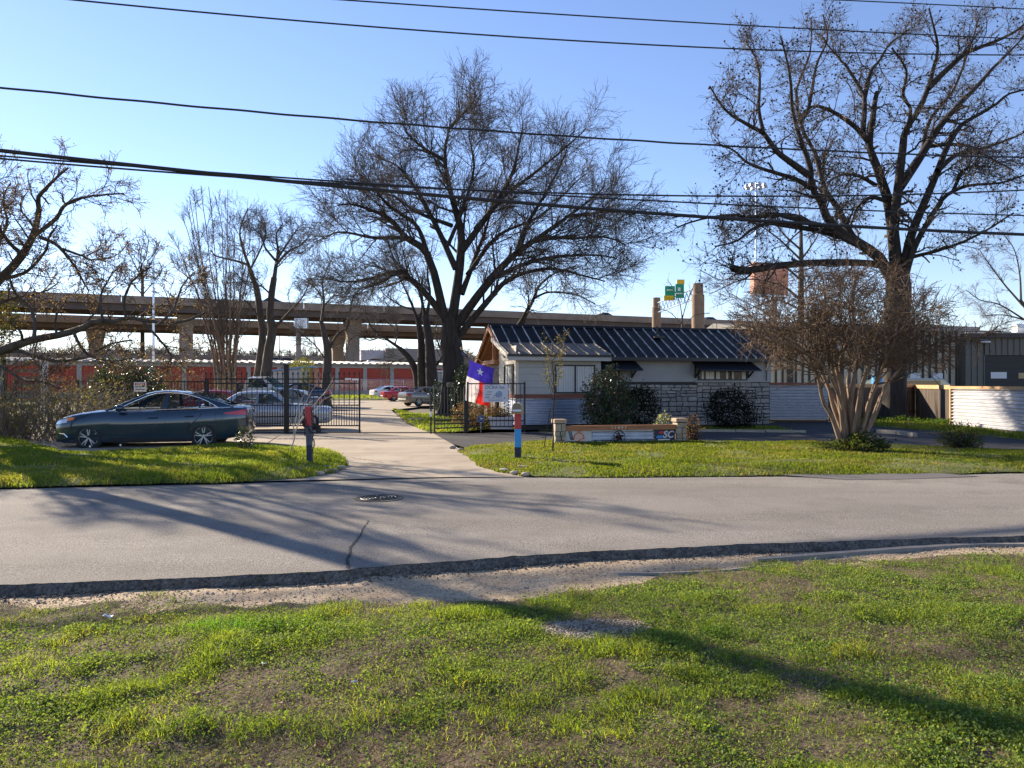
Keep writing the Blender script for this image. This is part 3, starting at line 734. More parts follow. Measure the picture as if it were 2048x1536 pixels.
f2o = f2.build('cloth', [K['navy']], fl2, smooth=True)
s2 = MB()
for i in range(4):
    for j in range(3):
        u, v = .15 + i * .22, .2 + j * .3; c = Vector((.03 + .17 * u + .02 * math.sin(v * 7), -.03, -.02 - .16 * u - .16 * v))
        pp = [c + Vector(((.011 if k % 2 == 0 else .005) * math.cos(math.pi / 2 + k * math.pi / 5), 0, (.011 if k % 2 == 0 else .005) * math.sin(math.pi / 2 + k * math.pi / 5))) for k in range(10)]
        s2.prism(pp, (0, .003, 0))
s2.build('star_pattern', [K['white']], fl2)

# ------------------------------------------------------------------ fences and gates
def fence(name, label, cat, p0, p1, ztop, zbot, gap, rails, posts, post_w=.06, spear=0.0, dense=None, pr=.009, parent=None, extra_top=0.0):
    p0 = Vector(p0); p1 = Vector(p1); L = (p1 - p0).length; a = math.atan2((p1 - p0).y, (p1 - p0).x)
    t = thing(name, label, cat, p0, a)
    m = MB(); n = int(L / gap)
    for i in range(n + 1):
        x = L * i / n
        m.box(x - pr, x + pr, -pr, pr, zbot, ztop + spear - (.03 if spear else 0))
        if spear:
            m.add([(x, 0, ztop + spear + .05), (x - .035, 0, ztop + spear - .02), (x, -.012, ztop + spear - .03), (x + .035, 0, ztop + spear - .02), (x, .012, ztop + spear - .03)],
                  [(0, 1, 2), (0, 2, 3), (0, 3, 4), (0, 4, 1), (1, 4, 3, 2)])
            m.box(x - .03, x + .03, -.008, .008, ztop + spear - .055, ztop + spear - .035)
    if dense:
        for i in range(n):
            x = L * (i + .5) / n; m.box(x - pr, x + pr, -pr, pr, zbot, dense)
    m.build('picket_panel', [K['black']], t)
    for z in rails:
        rl = MB(); rl.box(0, L, -.018, .018, z - .02, z + .02); rl.build('rail', [K['black']], t)
    for x in posts:
        po = MB(); po.box(L * x - post_w / 2, L * x + post_w / 2, -post_w / 2, post_w / 2, 0, ztop + .04 + extra_top); po.build('post', [K['black']], t)
    return t
D0 = 24.5
g0, g1 = Vector((-10.0, D0, 0)), Vector((-4.98, D0, 0))
gate = fence('sliding_gate', 'black iron sliding gate with spear tips half open across the drive', 'gate', g0, g1, 1.76, .22, .163, (1.76, 1.62, .91, .24), (0, 1), .05, spear=.20, dense=.90, pr=.010)
for xx in (.35, 3.68):
    wh = MB(); wh.lathe([(.03, -.03), (.085, -.03), (.085, .03), (.03, .03)], c=(xx, 0, .09), axis='y', n=16); wh.box(xx - .06, xx + .06, -.05, .05, .1, .23); wh.build('gate_wheel', [K['black']], gate)
lb = MB(); lb.box(4.55, 4.75, -.03, -.02, 1.74, 1.79); lb.box(4.78, 5.0, -.03, -.02, 1.72, 1.78); lb.build('tape', [K['white']], gate)
gp = thing('gate_post', 'tall square black gate post in the middle of the sliding gate', 'post', (-7.33, D0 - .12, 0))
m = MB(); m.box(-.07, .07, -.07, .07, 0, 2.2); m.build('post', [K['black']], gp, bevel=.008)
m = MB(); m.box(-.085, .085, -.085, .085, 2.2, 2.24); m.build('post_cap', [K['black']], gp)
m = MB(); m.box(-.14, .14, -.14, .14, 0, .03); m.build('base_plate', [K['black']], gp)
gt_ = thing('gate_track', 'thin dark steel track lying across the concrete drive', 'track', (-10.0, D0 - .05, .006))
m = MB(); m.box(0, 7.55, -.03, .03, 0, .025); m.build('track_rail', [K['black']], gt_)
fence('iron_fence', 'plain black picket fence running left behind the blue sedan', 'fence', (-17.6, 26.6, 0), (-10.1, 24.9, 0), 1.70, .1, .125, (1.68, .2), (0, .34, .67, 1), .06, pr=.008)
fence('iron_fence', 'short black picket fence panel holding the office sign', 'fence', (-1.47, 24.9, 0), (.42, 25.15, 0), 1.63, .16, .128, (1.61, .38, .18), (0, 1), .06, pr=.008)
wg = fence('walk_gate', 'narrow black walk gate with arched top in front of the big tree', 'gate', (-2.52, 24.35, 0), (-1.58, 24.85, 0), 1.5, .14, .118, (.60, .42, .30, .16), (0, 1), .04, pr=.007)
ar = MB(); ar.tube([(1.064 * u, 0, 1.5 + .17 * math.sin(math.pi * u)) for u in np.linspace(0, 1, 13)], .016, 6); ar.build('arch_rail', [K['black']], wg)
pp = thing('gate_post', 'slim black post left of the walk gate', 'post', (-2.62, 24.2, 0)); m = MB(); m.tube([(0, 0, 0), (0, 0, 1.32)], .028, 8); m.build('post', [K['black']], pp); m = MB(); m.box(-.03, .03, -.05, -.02, .55, .72); m.build('latch', [K['galv']], pp)
pp = thing('gate_post', 'greyish wooden post between walk gate and fence panel', 'post', (-1.53, 24.95, 0)); m = MB(); m.box(-.05, .05, -.05, .05, 0, 1.05); m.build('post', [K['oldwood']], pp, bevel=.008)

RX = Matrix.Rotation(rad(90), 4, 'X')
def face_sign(loc, yaw): return loc, yaw
K['ink'] = mat('grey_ink', (.20, .21, .27), .6); K['inkblue'] = mat('blue_ink', (.17, .24, .45), .6); K['signwhite'] = mat('sign_white', (.60, .61, .64), .45)
K['blackink'] = mat('black_ink', (.02, .02, .025), .6)
sg = thing('office_sign', 'white office sign with grey letters hung on the black fence panel', 'sign', (-.55, 25.0 - .03, 1.29), math.atan2(.25, 1.89))
m = MB(); m.box(-.42, .42, -.045, -.025, -.29, .29); m.build('board', [K['signwhite']], sg)
text_mesh('lettering', 'DCRA Inc', .155, K['ink'], sg, Matrix.Translation((-.02, -.049, .20)) @ RX, bold=.002)
text_mesh('lettering', 'A', .22, K['ink'], sg, Matrix.Translation((-.02, -.049, -.07)) @ RX, shear=.3)
m = MB()
for k in range(3): m.prism([(-.28 - .04 * k, -.052, .06 - .085 * k), (-.11 - .04 * k, -.052, .06 - .085 * k), (-.12 - .04 * k, -.052, .035 - .085 * k), (-.29 - .04 * k, -.052, .035 - .085 * k)], (0, .006, 0))
m.build('stripe_mark', [K['ink']], sg)
m = MB(); m.lathe([(.001, -.050), (.105, -.050), (.105, -.046)], c=(.12, 0, -.03), axis='y', n=24); m.build('roundel', [K['inkblue']], sg)
m = MB(); m.lathe([(.062, -.053), (.075, -.053), (.075, -.049), (.062, -.049)], c=(.12, 0, -.03), axis='y', n=24); m.box(.115, .13, -.054, -.050, -.07, .0); m.build('roundel_mark', [K['signwhite']], sg)
m = MB(); m.box(-.3, .26, -.048, -.045, -.165, -.155); m.box(-.25, .24, -.048, -.045, -.235, -.215); m.build('fine_print', [K['ink']], sg)
m = MB(); m.lathe([(.001, -.05), (.02, -.05), (.02, -.045)], c=(.30, 0, -.16), axis='y', n=10); m.build('seal', [K['navy']], sg)

sg = thing('security_sign', 'navy octagonal security sign low in the planting by the fence', 'sign', (-1.03, 24.82, 0))
m = MB(); m.tube([(0, 0, 0), (0, 0, .42)], .01, 6); m.build('stake', [K['galv']], sg)
m = MB(); m.prism([(.125 * math.cos(rad(22.5 + 45 * k)), -.02, .45 + .135 * math.sin(rad(22.5 + 45 * k))) for k in range(8)], (0, .012, 0)); m.build('plate', [K['inkblue']], sg)
m = MB(); m.prism([(.105 * math.cos(rad(22.5 + 45 * k)), -.024, .45 + .115 * math.sin(rad(22.5 + 45 * k))) for k in range(8)], (0, .006, 0)); m.build('plate_face', [K['navy']], sg)
m = MB(); m.box(-.07, .03, -.028, -.025, .50, .515); m.box(-.03, .08, -.028, -.025, .445, .475); m.box(-.05, .05, -.028, -.025, .405, .42); m.build('print', [K['signwhite']], sg)

sg = thing('warning_sign', 'small white sign with red header fixed to the left iron fence', 'sign', (-12.55, 25.37, 1.50), math.atan2(-1.7, 7.5))
m = MB(); m.box(-.24, .24, -.045, -.035, -.16, .16); m.build('board', [K['white']], sg)
m = MB(); m.box(-.20, .20, -.049, -.044, .06, .135); m.build('header', [K['red']], sg)
text_mesh('lettering', 'WARNING', .065, K['white'], sg, Matrix.Translation((0, -.051, .098)) @ RX, bold=.001)
text_mesh('lettering', 'Security', .07, K['blackink'], sg, Matrix.Translation((-.08, -.048, .01)) @ RX, bold=.001)
text_mesh('lettering', 'Cameras in Use', .058, K['blackink'], sg, Matrix.Translation((0, -.048, -.08)) @ RX, bold=.001)
m = MB(); m.bar((.07, -.048, .015), (.19, -.048, .03), .01, .045); m.build('camera_mark', [K['blackink']], sg)

# ------------------------------------------------------------------ mailbox, chained post, sign wall
mb = thing('mailbox', 'tan mailbox on a red, blue and black painted post', 'mailbox', G(1036, 921), rad(-6))
for nm, z0, z1, k in (('post_foot', 0, .28, 'navy'), ('post_shaft', .28, .66, 'blue'), ('post_top', .66, 1.0, 'red')):
    m = MB(); m.box(-.065, .065, -.065, .065, z0, z1); m.build(nm, [K[k]], mb, bevel=.006)
m = MB(); prof = [(-.10, 1.0), (.10, 1.0)] + [(.10 * math.cos(a), 1.11 + .10 * math.sin(a)) for a in np.linspace(0, math.pi, 12)]
m.prism([(x, -.27, z) for x, z in prof], (0, .46, 0)); m.build('box', [K['tan']], mb, smooth=True, ang=.7)
m = MB(); m.prism([(x * .97, -.284, 1.0 + (z - 1.0) * .97 + .003) for x, z in prof], (0, .012, 0)); mo_ = m.build('box_door', [mat('mailbox_door', (.20, .16, .11), .6)], mb)
m = MB(); m.box(-.075, .095, -.292, -.286, 1.035, 1.075); m.build('number_strip', [K['signwhite']], mo_)
m = MB(); m.box(-.115, .115, -.24, .17, .985, 1.0); m.build('shelf', [K['capwood']], mb)

bp = thing('chained_post', 'leaning red topped black wooden post with rusty chain by the drive', 'post', G(620, 934)); bp.rotation_euler = (0, rad(-1.5), 0)
m = MB(); m.box(-.05, .05, -.05, .05, -.05, .42); m.build('post_foot', [K['navy']], bp, bevel=.006)
m = MB(); m.box(-.052, .052, -.052, .052, .42, .80); m.build('post_shaft', [mat('scuffed_navy', (.03, .035, .055), .5, col2=(.10, .12, .16), vscale=9)], bp, bevel=.006)
m = MB(); m.box(-.054, .054, -.054, .054, .80, 1.17); m.build('post_top', [K['red']], bp, bevel=.006)
m = MB()
def chain(pts):
    for i, (a, b) in enumerate(zip(pts, pts[1:])):
        a, b = Vector(a), Vector(b); d = (b - a); c = (a + b) / 2; t = d.normalized(); s = t.cross(Vector((0, 1, 0))) if i % 2 else Vector((0, 1, 0)); s = s.normalized()
        loop = [c + t * .024 * math.cos(q) * 1.25 + s * .014 * math.sin(q) for q in np.linspace(0, 2 * math.pi, 9)]
        m.tube(loop, .0055, 5, cap=False)
chain([(.075 + .006 * math.sin(i * 2), -.02, 1.15 - .04 * i) for i in range(16)])
chain([(.075 + .03 * math.sin(i * .5), -.04, .56 + .0 - .036 * i) for i in range(9)])
chain([(-.075, -.02, 1.12 - .04 * i) for i in range(14)])
chain([(-.07 + .14 * i / 8, -.078, .98 - .05 * math.sin(math.pi * i / 8) - .04 * i) for i in range(9)])
m.build('chain', [mat('rusty_chain', (.055, .035, .025), .6, .6)], bp)

wl0, wl1 = G(1118, 891), G(1359, 887)
ang = math.atan2((wl1 - wl0).y, (wl1 - wl0).x); WL = (wl1 - wl0).length
sw = thing('sign_wall', 'low entrance sign wall with two stone pillars and a street number beam', 'sign', wl0, ang)
def pillar(x, parent):
    m = MB(); z = 0
    while z < .56:
        h = random.uniform(.1, .2); h = min(h, .58 - z)
        xs = random.uniform(-.05, .05)
        for a, b in ((-.145, xs), (xs, .145)):
            j = lambda: random.uniform(-.012, .012)
            m.prism([(x + a + .006 + j(), -.15 + j(), z + .005), (x + b - .006 + j(), -.15 + j(), z + .005), (x + b - .006 + j(), .15, z + .005), (x + a + .006 + j(), .15, z + .005)], (0, 0, h - .01))
        z += h
    p = m.build('stone_pillar', [K['limestone']], parent, bevel=.008)
    m = MB(); m.prism([(x - .17, -.18, .585), (x + .165, -.175, .585), (x + .17, .17, .585), (x - .165, .175, .585)], (.005, .01, .10)); m.build('capstone', [mat('capstone', (.42, .29, .19), .85, var=.25, vscale=6, bump=.5)], p, bevel=.012)
    m = MB(); m.box(x - .12, x + .12, -.12, .12, 0, .58); m.build('core', [K['mortar']], p)
pillar(0, sw); pillar(WL, sw)
m = MB(); m.box(.15, WL - .13, -.10, .02, .385, .515); bmo = m.build('beam', [K['cedar']], sw, bevel=.006)
text_mesh('house_number', '1 1 4 4 7', .12, mat('brass_number', (.62, .52, .38), .45, .1), sw, Matrix.Translation((WL * .475, -.106, .45)) @ RX, shear=.15, bold=.002)
m = MB(); corrug(m, (.9, 0, 0), (WL - .72, 0, 0), .035, .38, (0, -1, 0), .086, .02); m.build('corrugated_panel', [K['galv']], sw, smooth=True, ang=3)
m = MB(); m.box(.13, WL - .13, -.05, .03, -.02, .035); m.build('base_rail', [K['navy']], sw)
m = MB(); m.box(.17, .88, -.03, -.018, .02, .38); pn = m.build('poster_panel', [mat('worn_poster', (.52, .50, .47), .5, var=.06)], sw)
m = MB(); m.tube([(.53 + .135 * math.cos(a), -.036, .19 + .135 * math.sin(a)) for a in np.linspace(-.25, math.pi + .3, 15)], .014, 6); m.bar((.42, -.036, .06), (.66, -.036, .20), .012, .022); m.prism([(.45, -.037, .375), (.62, -.037, .375), (.55, -.037, .335)], (0, .004, 0)); m.build('poster_art', [mat('poster_orange', (.65, .17, .08), .6)], pn)
m = MB(); m.lathe([(.001, -.033), (.12, -.033)], c=(.53, 0, .19), axis='y', n=20); m.prism([(.38, -.0335, .04), (.68, -.0335, .07), (.6, -.0335, .2), (.45, -.0335, .2)], (0, .004, 0)); m.build('poster_blush', [mat('poster_peach', (.68, .45, .33), .6)], pn)
m = MB()
for k in range(3): m.prism([(.235 + .035 * k, -.034, .37), (.255 + .035 * k, -.034, .37), (.325 + .03 * k, -.034, .14), (.30 + .03 * k, -.034, .14)], (0, .004, 0))
m.build('poster_stripe', [K['navy']], pn)
m = MB(); m.box(WL - .72, WL - .14, -.03, -.018, .035, .385); pn = m.build('logo_panel', [K['navy']], sw)
x0 = WL - .72
m = MB(); m.prism([(x0 + .14, -.035, .34), (x0 + .27, -.035, .34), (x0 + .25, -.035, .275), (x0 + .12, -.035, .275)], (0, .005, 0)); m.build('red_bar', [mat('logo_red', (.60, .03, .04), .5)], pn)
m = MB(); m.prism([(x0 + .07, -.035, .225), (x0 + .24, -.035, .225), (x0 + .21, -.035, .155), (x0 + .04, -.035, .155)], (0, .005, 0)); m.build('blue_bar', [mat('logo_blue', (.03, .25, .62), .5)], pn)
m = MB(); m.prism([(x0 + .10, -.035, .13), (x0 + .44, -.035, .13), (x0 + .42, -.035, .095), (x0 + .08, -.035, .095)], (0, .005, 0)); m.box(x0 + .18, x0 + .36, -.033, -.03, .05, .062); m.box(x0 + .50, x0 + .56, -.033, -.03, .04, .10); m.build('white_bar', [K['white']], pn)
text_mesh('logo_letters', 'SC', .255, K['signwhite'], pn, Matrix.Translation((x0 + .375, -.036, .245)) @ RX, shear=.25, bold=.008)
m = MB(); cx = WL * .487
m.tube([(cx + .155 * math.cos(a), -.06, .20 + .165 * math.sin(a)) for a in np.linspace(0, 2 * math.pi, 29)], .011, 6, cap=False)
for k in range(5):
    q = math.pi / 2 + k * 2 * math.pi / 5 + .1; c = Vector((cx, -.055, .20))
    tip = c + Vector((math.cos(q), 0, math.sin(q))) * .155; l = c + Vector((math.cos(q - .628), 0, math.sin(q - .628))) * .06; r = c + Vector((math.cos(q + .628), 0, math.sin(q + .628))) * .06
    m.add([c + Vector((0, -.035, 0)), l, tip, r], [(0, 1, 2), (0, 2, 3)])
m.build('barn_star', [mat('rusted_iron', (.045, .022, .016), .6, .5)], sw)
def rock(name, label, loc, sx, sy_, sz, cat='rock', group=None, rot=0.0, seed=0, m_='rock'):
    r = random.Random(seed); m = MB(); n1, n2 = 10, 6
    amp = [[r.uniform(.75, 1.15) for _ in range(n1)] for _ in range(n2 + 1)]
    vs = []
    for i in range(n2 + 1):
        a = -math.pi / 2 + math.pi * i / n2
        for j in range(n1):
            b = 2 * math.pi * j / n1; k = amp[i][j] if 0 < i < n2 else 1
            vs.append((sx * k * math.cos(a) ** .6 * math.cos(b), sy_ * k * math.cos(a) ** .6 * math.sin(b), sz * math.sin(a) * (.8 + .2 * k)))
    fs = [(i * n1 + j, i * n1 + (j + 1) % n1, (i + 1) * n1 + (j + 1) % n1, (i + 1) * n1 + j) for i in range(n2) for j in range(n1)]
    m.add(vs, fs); o = m.build(name, [K[m_]], None, smooth=True, ang=.7); o.location = loc; o.rotation_euler = (0, 0, rot)
    return tag(o, label, cat, group)
for i in range(4):
    p = wl0 + (wl1 - wl0) * (.14 + .24 * i) + Vector((0, -.28, .02))
    rock('edging_stone', 'flat pale edging stone lying in the grass under the sign wall', p, .29, .08, .05, 'stone', 'edging stones under the sign wall', ang + random.uniform(-.05, .05), 40 + i, 'limestone')
# ------------------------------------------------------------------ right side fences
def plank_fence(name, label, p0, p1, ht, m_, cap=True, wd=.14):
    p0 = Vector(p0); p1 = Vector(p1); L = (p1 - p0).length; a = math.atan2((p1 - p0).y, (p1 - p0).x)
    t = thing(name, label, 'fence', p0, a); m = MB(); n = int(L / wd)
    for i in range(n):
        x = L * i / n; h = ht + random.uniform(-.02, .02); d = random.uniform(-.008, .008)
        m.box(x + .004, x + L / n - .004, -.012 + d, .012 + d, .03, h)
    m.build('plank_panel', [m_], t)
    for z in (.35, ht - .3):
        r = MB(); r.box(0, L, .03, .08, z - .04, z + .04); r.build('rail', [m_], t)
    if cap:
        c = MB(); c.box(0, L, -.06, .06, ht + .022, ht + .06); c.box(0, L, -.055, -.02, ht - .10, ht + .02); c.build('cap_board', [K['capwood']], t)
    return t
plank_fence('plank_fence', 'weathered plank fence darkened for shade behind the clustered crape myrtle trunks', (13.3, 31.5, 0), (18.7, 34.8, 0), 1.55, K['oldwood'])
plank_fence('plank_fence', 'plank fence darkened for tree shade, with pale cap board, right of the large trunk', (18.75, 34.85, 0), (16.35, 27.9, 0), 1.50, K['oldwood'])
def corr_fence(label, p0, p1, z0, z1, capm, post=True):
    p0 = Vector(p0); p1 = Vector(p1); L = (p1 - p0).length; a = math.atan2((p1 - p0).y, (p1 - p0).x)
    t = thing('corrugated_fence', label, 'fence', p0, a)
    m = MB(); corrug(m, (0, 0, 0), (L, 0, 0), z0, z1, (0, -1, 0), .122, .032); m.build('corrugated_panel', [K['galvlit']], t, smooth=True, ang=3)
    c = MB(); c.box(0, L, -.06, .06, z1 + .002, z1 + .10); c.build('cap_board', [capm], t)
    b = MB(); b.box(0, L, -.04, .04, 0, z0 - .01); b.build('base_board', [K['oldwood']], t)
    for x in np.linspace(.05, L - .05, max(2, int(L / 2.4))):
        p = MB(); p.box(x - .05, x + .05, .03, .13, 0, z1); p.build('post', [K['capwood']], t)
    return t
corr_fence('corrugated metal fence with red cap board joining the right end of the office', hw(10.9, -.6), (13.25, 31.45, 0), .10, 1.56, K['redwood'])
cf = corr_fence('sunlit corrugated metal fence running toward the road at far right', (16.3, 27.8, 0), (15.9, 17.2, 0), .08, 1.42, K['capwood'])
p = MB(); p.box(-.08, .0, -.05, .06, 0, 1.50); p.build('end_post', [K['capwood']], cf)

# ------------------------------------------------------------------ warehouse
def ribwall(m, x0, x1, z0, z1, y, gap, mi=0, mr=0, rw=.06, rd=.05):
    m.box(x0, x1, y, y + .2, z0, z1, mi)
    n = int((x1 - x0) / gap)
    for i in range(n + 1):
        x = x0 + (x1 - x0) * i / n
        m.box(x - rw / 2, x + rw / 2, y - rd, y - .001, z0, z1, mr)
wh = thing('warehouse', 'long khaki ribbed metal warehouse behind the wooden fences', 'building', (15.6, 48, 0))
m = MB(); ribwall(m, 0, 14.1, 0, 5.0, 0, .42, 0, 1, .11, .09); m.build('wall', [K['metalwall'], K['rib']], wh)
m = MB(); m.box(-.2, 14.2, -.25, .3, 4.96, 5.22); m.build('eave_trim', [K['storewall']], wh)
m = MB(); m.prism([(-.3, -.3, 5.22), (-.3, 9, 6.2), (-.3, 18, 5.22)], (14.6, 0, 0)); m.build('roof', [K['metaldark']], wh)
for x in (8.9, 2.0):
    m = MB(); m.box(x, x + .35, -.16, -.07, 0, 4.95); m.build('downpipe', [K['rib']], wh)
for i, x in enumerate((9.7, 11.15)):
    m = MB(); m.box(x, x + .62, -.36, -.10, 1.35, 2.30); m.build('meter_box', [K['signwhite']], wh, bevel=.02)
    m = MB(); m.lathe([(.001, -.40), (.12, -.40), (.12, -.35)], c=(x + .34, 0, 1.85), axis='y', n=14); m.build('meter_dial', [K['dark']], wh)
    m = MB(); m.tube([(x + .3, -.2, 2.3), (x + .3, -.2, 4.6)], .04, 6); m.build('conduit', [K['rib']], wh)
w2 = thing('garage_building', 'dark grey metal garage with black roller door at far right', 'building', (28.55, 47.2, 0))
m = MB(); ribwall(m, 0, 1.15, 0, 4.5, 0, .38); ribwall(m, 1.16, 16, 3.42, 4.5, 0, .38); m.box(0, .2, .2, 8, 0, 4.5); m.build('wall', [K['metaldark']], w2)
m = MB(); m.box(-.15, 16.2, -.28, .3, 4.5, 4.78); m.build('eave_trim', [K['frame']], w2)
m = MB(); m.box(-.18, 16.2, -.31, .32, 4.785, 4.83); m.build('drip_edge', [K['white']], w2)
m = MB()
for i in range(8): m.box(1.2, 9.5, .12, .16, .43 * i, .43 * i + .41)
m.box(1.18, 9.52, .17, .20, 0, 3.6)
gdo = m.build('roller_door', [K['dark']], w2)
m = MB(); m.box(1.65, 2.65, .10, .118, 1.95, 2.35); m.build('door_sign', [K['signwhite']], gdo)
for x in (3.4, 5.4):
    m = MB(); m.box(x, x + .8, .10, .118, 1.95, 2.3); m.build('door_window', [mat('lit_window', (.35, .26, .14), .3)], gdo)
m = MB(); m.prism([(.75, -.35, 4.2), (1.35, -.35, 4.2), (1.35, -.02, 4.4), (.75, -.02, 4.4)], (0, 0, .06)); m.build('flood_lamp', [K['galvlit']], w2)
m = MB(); m.tube([(3.6, .8, 5.12), (14, .8, 5.12)], .34, 16); m.build('roof_tank', [K['white']], w2, smooth=True)
tk = thing('pickup_truck', 'grey flat roof of a work truck showing over the plank fence', 'truck', (20.3, 41.5, 0))
m = MB(); m.prism([(-.3, 0, 1.55), (.4, 0, 1.92), (3.6, 0, 1.92), (4.0, 0, 1.6), (4.0, 0, .9), (-.3, 0, .9)], (0, 1.7, 0)); m.build('cab', [mat('van_grey', (.22, .27, .25), .3, .2, coat=1)], tk, bevel=.08)
m = MB(); m.box(-1.2, 4.3, -.04, 1.74, .35, .95); m.build('body', [mat('van_body', (.2, .24, .23), .3, .2, coat=1)], tk, bevel=.08)
m = MB(); m.box(.5, 3.4, -.02, -.005, 1.5, 1.8); m.build('side_window', [K['darkglass']], tk)
for x in (.0, 3.3):
    for y in (.1, 1.6):
        q = MB(); q.lathe([(.1, -.1), (.33, -.1), (.36, 0), (.33, .1), (.1, .1)], c=(x, y, .36), axis='y', n=16); q.build('wheel', [K['rubber']], tk)
bl = thing('blue_barrel', 'blue plastic drum peeking over the plank fence left of the big trunk', 'barrel', P(1755, 760, 39) * 1.0); bl.location.z = 1.2
m = MB(); m.lathe([(.001, 0), (.28, 0), (.30, .1), (.28, .2), (.30, .45), (.28, .62), (.30, .8), (.26, .88), (.001, .88)], n=20); m.build('drum', [K['blue']], bl, smooth=True)
m = MB(); m.box(-.3, .3, -.3, .3, -1.2, -.01); m.build('crate', [K['oldwood']], bl)

# ------------------------------------------------------------------ storage units
SA = math.atan2(.421, .907)
stg = thing('storage_building', 'long low storage building with a row of orange roller doors', 'building', (-18.6, 95, 0), SA)
s0, s1 = -42.0, 13.0
m = MB(); m.box(s0, s1, 0, 9, .0, .75); m.build('plinth', [K['conc_g']], stg)
m = MB(); m.box(s0, s1, .3, 9, .75, 3.62); m.box(s0, s1, .0, 9, 3.62, 4.1)
nd = int((s1 - s0) / 3.5)
for i in range(nd + 1):
    x = s0 + 3.5 * i; m.box(x - .24, x + .24, .0, .299, .75, 3.62)
m.build('wall', [K['storewall']], stg)
for i in range(nd):
    x = s0 + 3.5 * i; d = MB()
    for j in range(24): d.box(x + .24, x + 3.26, .14 + .02 * (j % 2), .29, .76 + j * .119, .76 + (j + 1) * .119 - .002)
    d.build('roller_door', [K['orange']], stg)
m = MB(); m.prism([(s0 - .2, -.45, 4.12), (s0 - .2, 9.3, 4.6), (s0 - .2, 9.3, 4.48), (s0 - .2, -.45, 4.0)], (s1 - s0 + .4, 0, 0))
n = int((s1 - s0) / .9)
for i in range(n):
    x = s0 + .9 * i; m.prism([(x, -.5, 4.125), (x + .45, -.5, 4.125), (x + .36, -.5, 4.25), (x + .09, -.5, 4.25)], (0, 9.7, .47))
m.build('roof', [mat('storage_roof', (.30, .28, .26), .7)], stg)
wl_ = thing('white_shed', 'small pale ribbed shed beside the two trunks at the yard end', 'shed', (-11.2, 98, 0), SA)
m = MB(); ribwall(m, 0, 4.0, 0, 3.2, 0, .4, rw=.05); m.build('wall', [K['storewall']], wl_)
m = MB(); m.box(-.2, 4.2, -.3, 3, 3.2, 3.35); m.build('roof', [K['white']], wl_)
lf = thing('link_fence', 'thin wire fence in front of the orange storage doors', 'fence', (-18.0, 88, 0), SA)
m = MB(); m.tube([(-14, 0, 2.15), (11, 0, 2.15)], .03, 5); m.build('rail', [K['galv']], lf)
for x in np.linspace(-14, 11, 10):
    m = MB(); m.tube([(x, 0, 0), (x, 0, 2.2)], .03, 5); m.build('post', [K['galv']], lf)
m = MB()
for i in range(250):
    x = -14 + .1 * i; m.bar((x, 0, .05), (min(11, x + 2.1), 0, 2.14), .004, .004); m.bar((x, 0, 2.14), (min(11, x + 2.1), 0, .05), .004, .004)
m.build('wire_mesh', [K['galv']], lf)
# pale blue shed behind gate
sd = thing('garden_shed', 'pale blue grey shed with a sloping blue edged roof', 'shed', P(522, 770, 52) * 1.0, rad(6)); sd.location.z = 0
m = MB(); m.prism([(0, 0, 0), (3.3, 0, 0), (3.3, 0, 2.72), (0, 0, 2.38)], (0, 2.6, 0)); m.build('wall', [mat('pale_shed_wall', (.40, .41, .43), .6, var=.05)], sd)
m = MB(); m.prism([(-.15, -.15, 2.39), (3.4, -.15, 2.76), (3.4, -.15, 2.90), (-.15, -.15, 2.47)], (0, 2.9, 0)); m.build('roof', [mat('blue_roof_edge', (.18, .32, .55), .35)], sd)
m = MB(); m.box(3.32, 3.55, -.05, 2.6, 0, 2.7); m.build('timber_end', [K['cedar']], sd)
m = MB(); m.box(1.1, 2.0, -.03, -.005, .05, 2.0); m.build('door', [mat('shed_door', (.43, .44, .46), .6)], sd)
bd = thing('covered_bundle', 'black rounded bundle beside the white pickup cab', 'bundle', P(477, 800, 43.5) * 1.0); bd.location.z = .9
m = MB(); m.lathe([(.38, -.9), (.42, -.1), (.42, .35), (.36, .6), (.22, .76), (.001, .82)], n=14); m.build('tarp', [K['dark']], bd, smooth=True)

# ------------------------------------------------------------------ highways
HWA = math.atan2(.387, .922)
hwx = Vector((.922, .387, 0)); hwn = Vector((-.387, .922, 0))
def hwp(s, n, z=0): return Vector((-79.9, 121, 0)) + hwx * s + hwn * n + Vector((0, 0, z))
def bridge(name, label, n0, zt, zb, cols, s0=-90, s1=420, flare=True, m1='conc', m2='conc_d'):
    t = thing(name, label, 'bridge', hwp(0, n0), HWA)
    m = MB()
    for q in range(int((s1 - s0) / 15)): m.box(s0 + 15 * q + .05, s0 + 15 * q + 14.95, 0, .3, zt - 1.05, zt)
    m.build('parapet', [K[m1]], t)
    m = MB(); m.box(s0, s1, 11, 11.3, zt - 1.05, zt); m.build('far_parapet', [K[m1]], t)
    m = MB(); m.box(s0, s1, .02, 11.2, zt - 1.35, zt - 1.06); m.build('deck', [K[m1]], t)
    for y in (.6, 3.6, 6.8, 10.0):
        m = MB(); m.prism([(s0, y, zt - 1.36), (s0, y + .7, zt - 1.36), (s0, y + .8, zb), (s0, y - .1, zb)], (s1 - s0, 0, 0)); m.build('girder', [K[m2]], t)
    for s in cols:
        m = MB()
        for z0, z1, a0, a1 in ((0, zb - 2.6, 1.15, 1.15), (zb - 2.6, zb - .01, 1.15, 1.5)):
            vs = [(s + sx * a, 5.5 + sy_ * (1.2 if a < 1.3 else 2.6), z) for z, a in ((z0, a0), (z1, a1)) for sx, sy_ in ((-1, -1), (1, -1), (1, 1), (-1, 1))]
            m.add(vs, [(0, 1, 2, 3), (7, 6, 5, 4), (0, 4, 5, 1), (1, 5, 6, 2), (2, 6, 7, 3), (3, 7, 4, 0)])
        m.build('column', [K['conc']], t, bevel=.12)
    return t
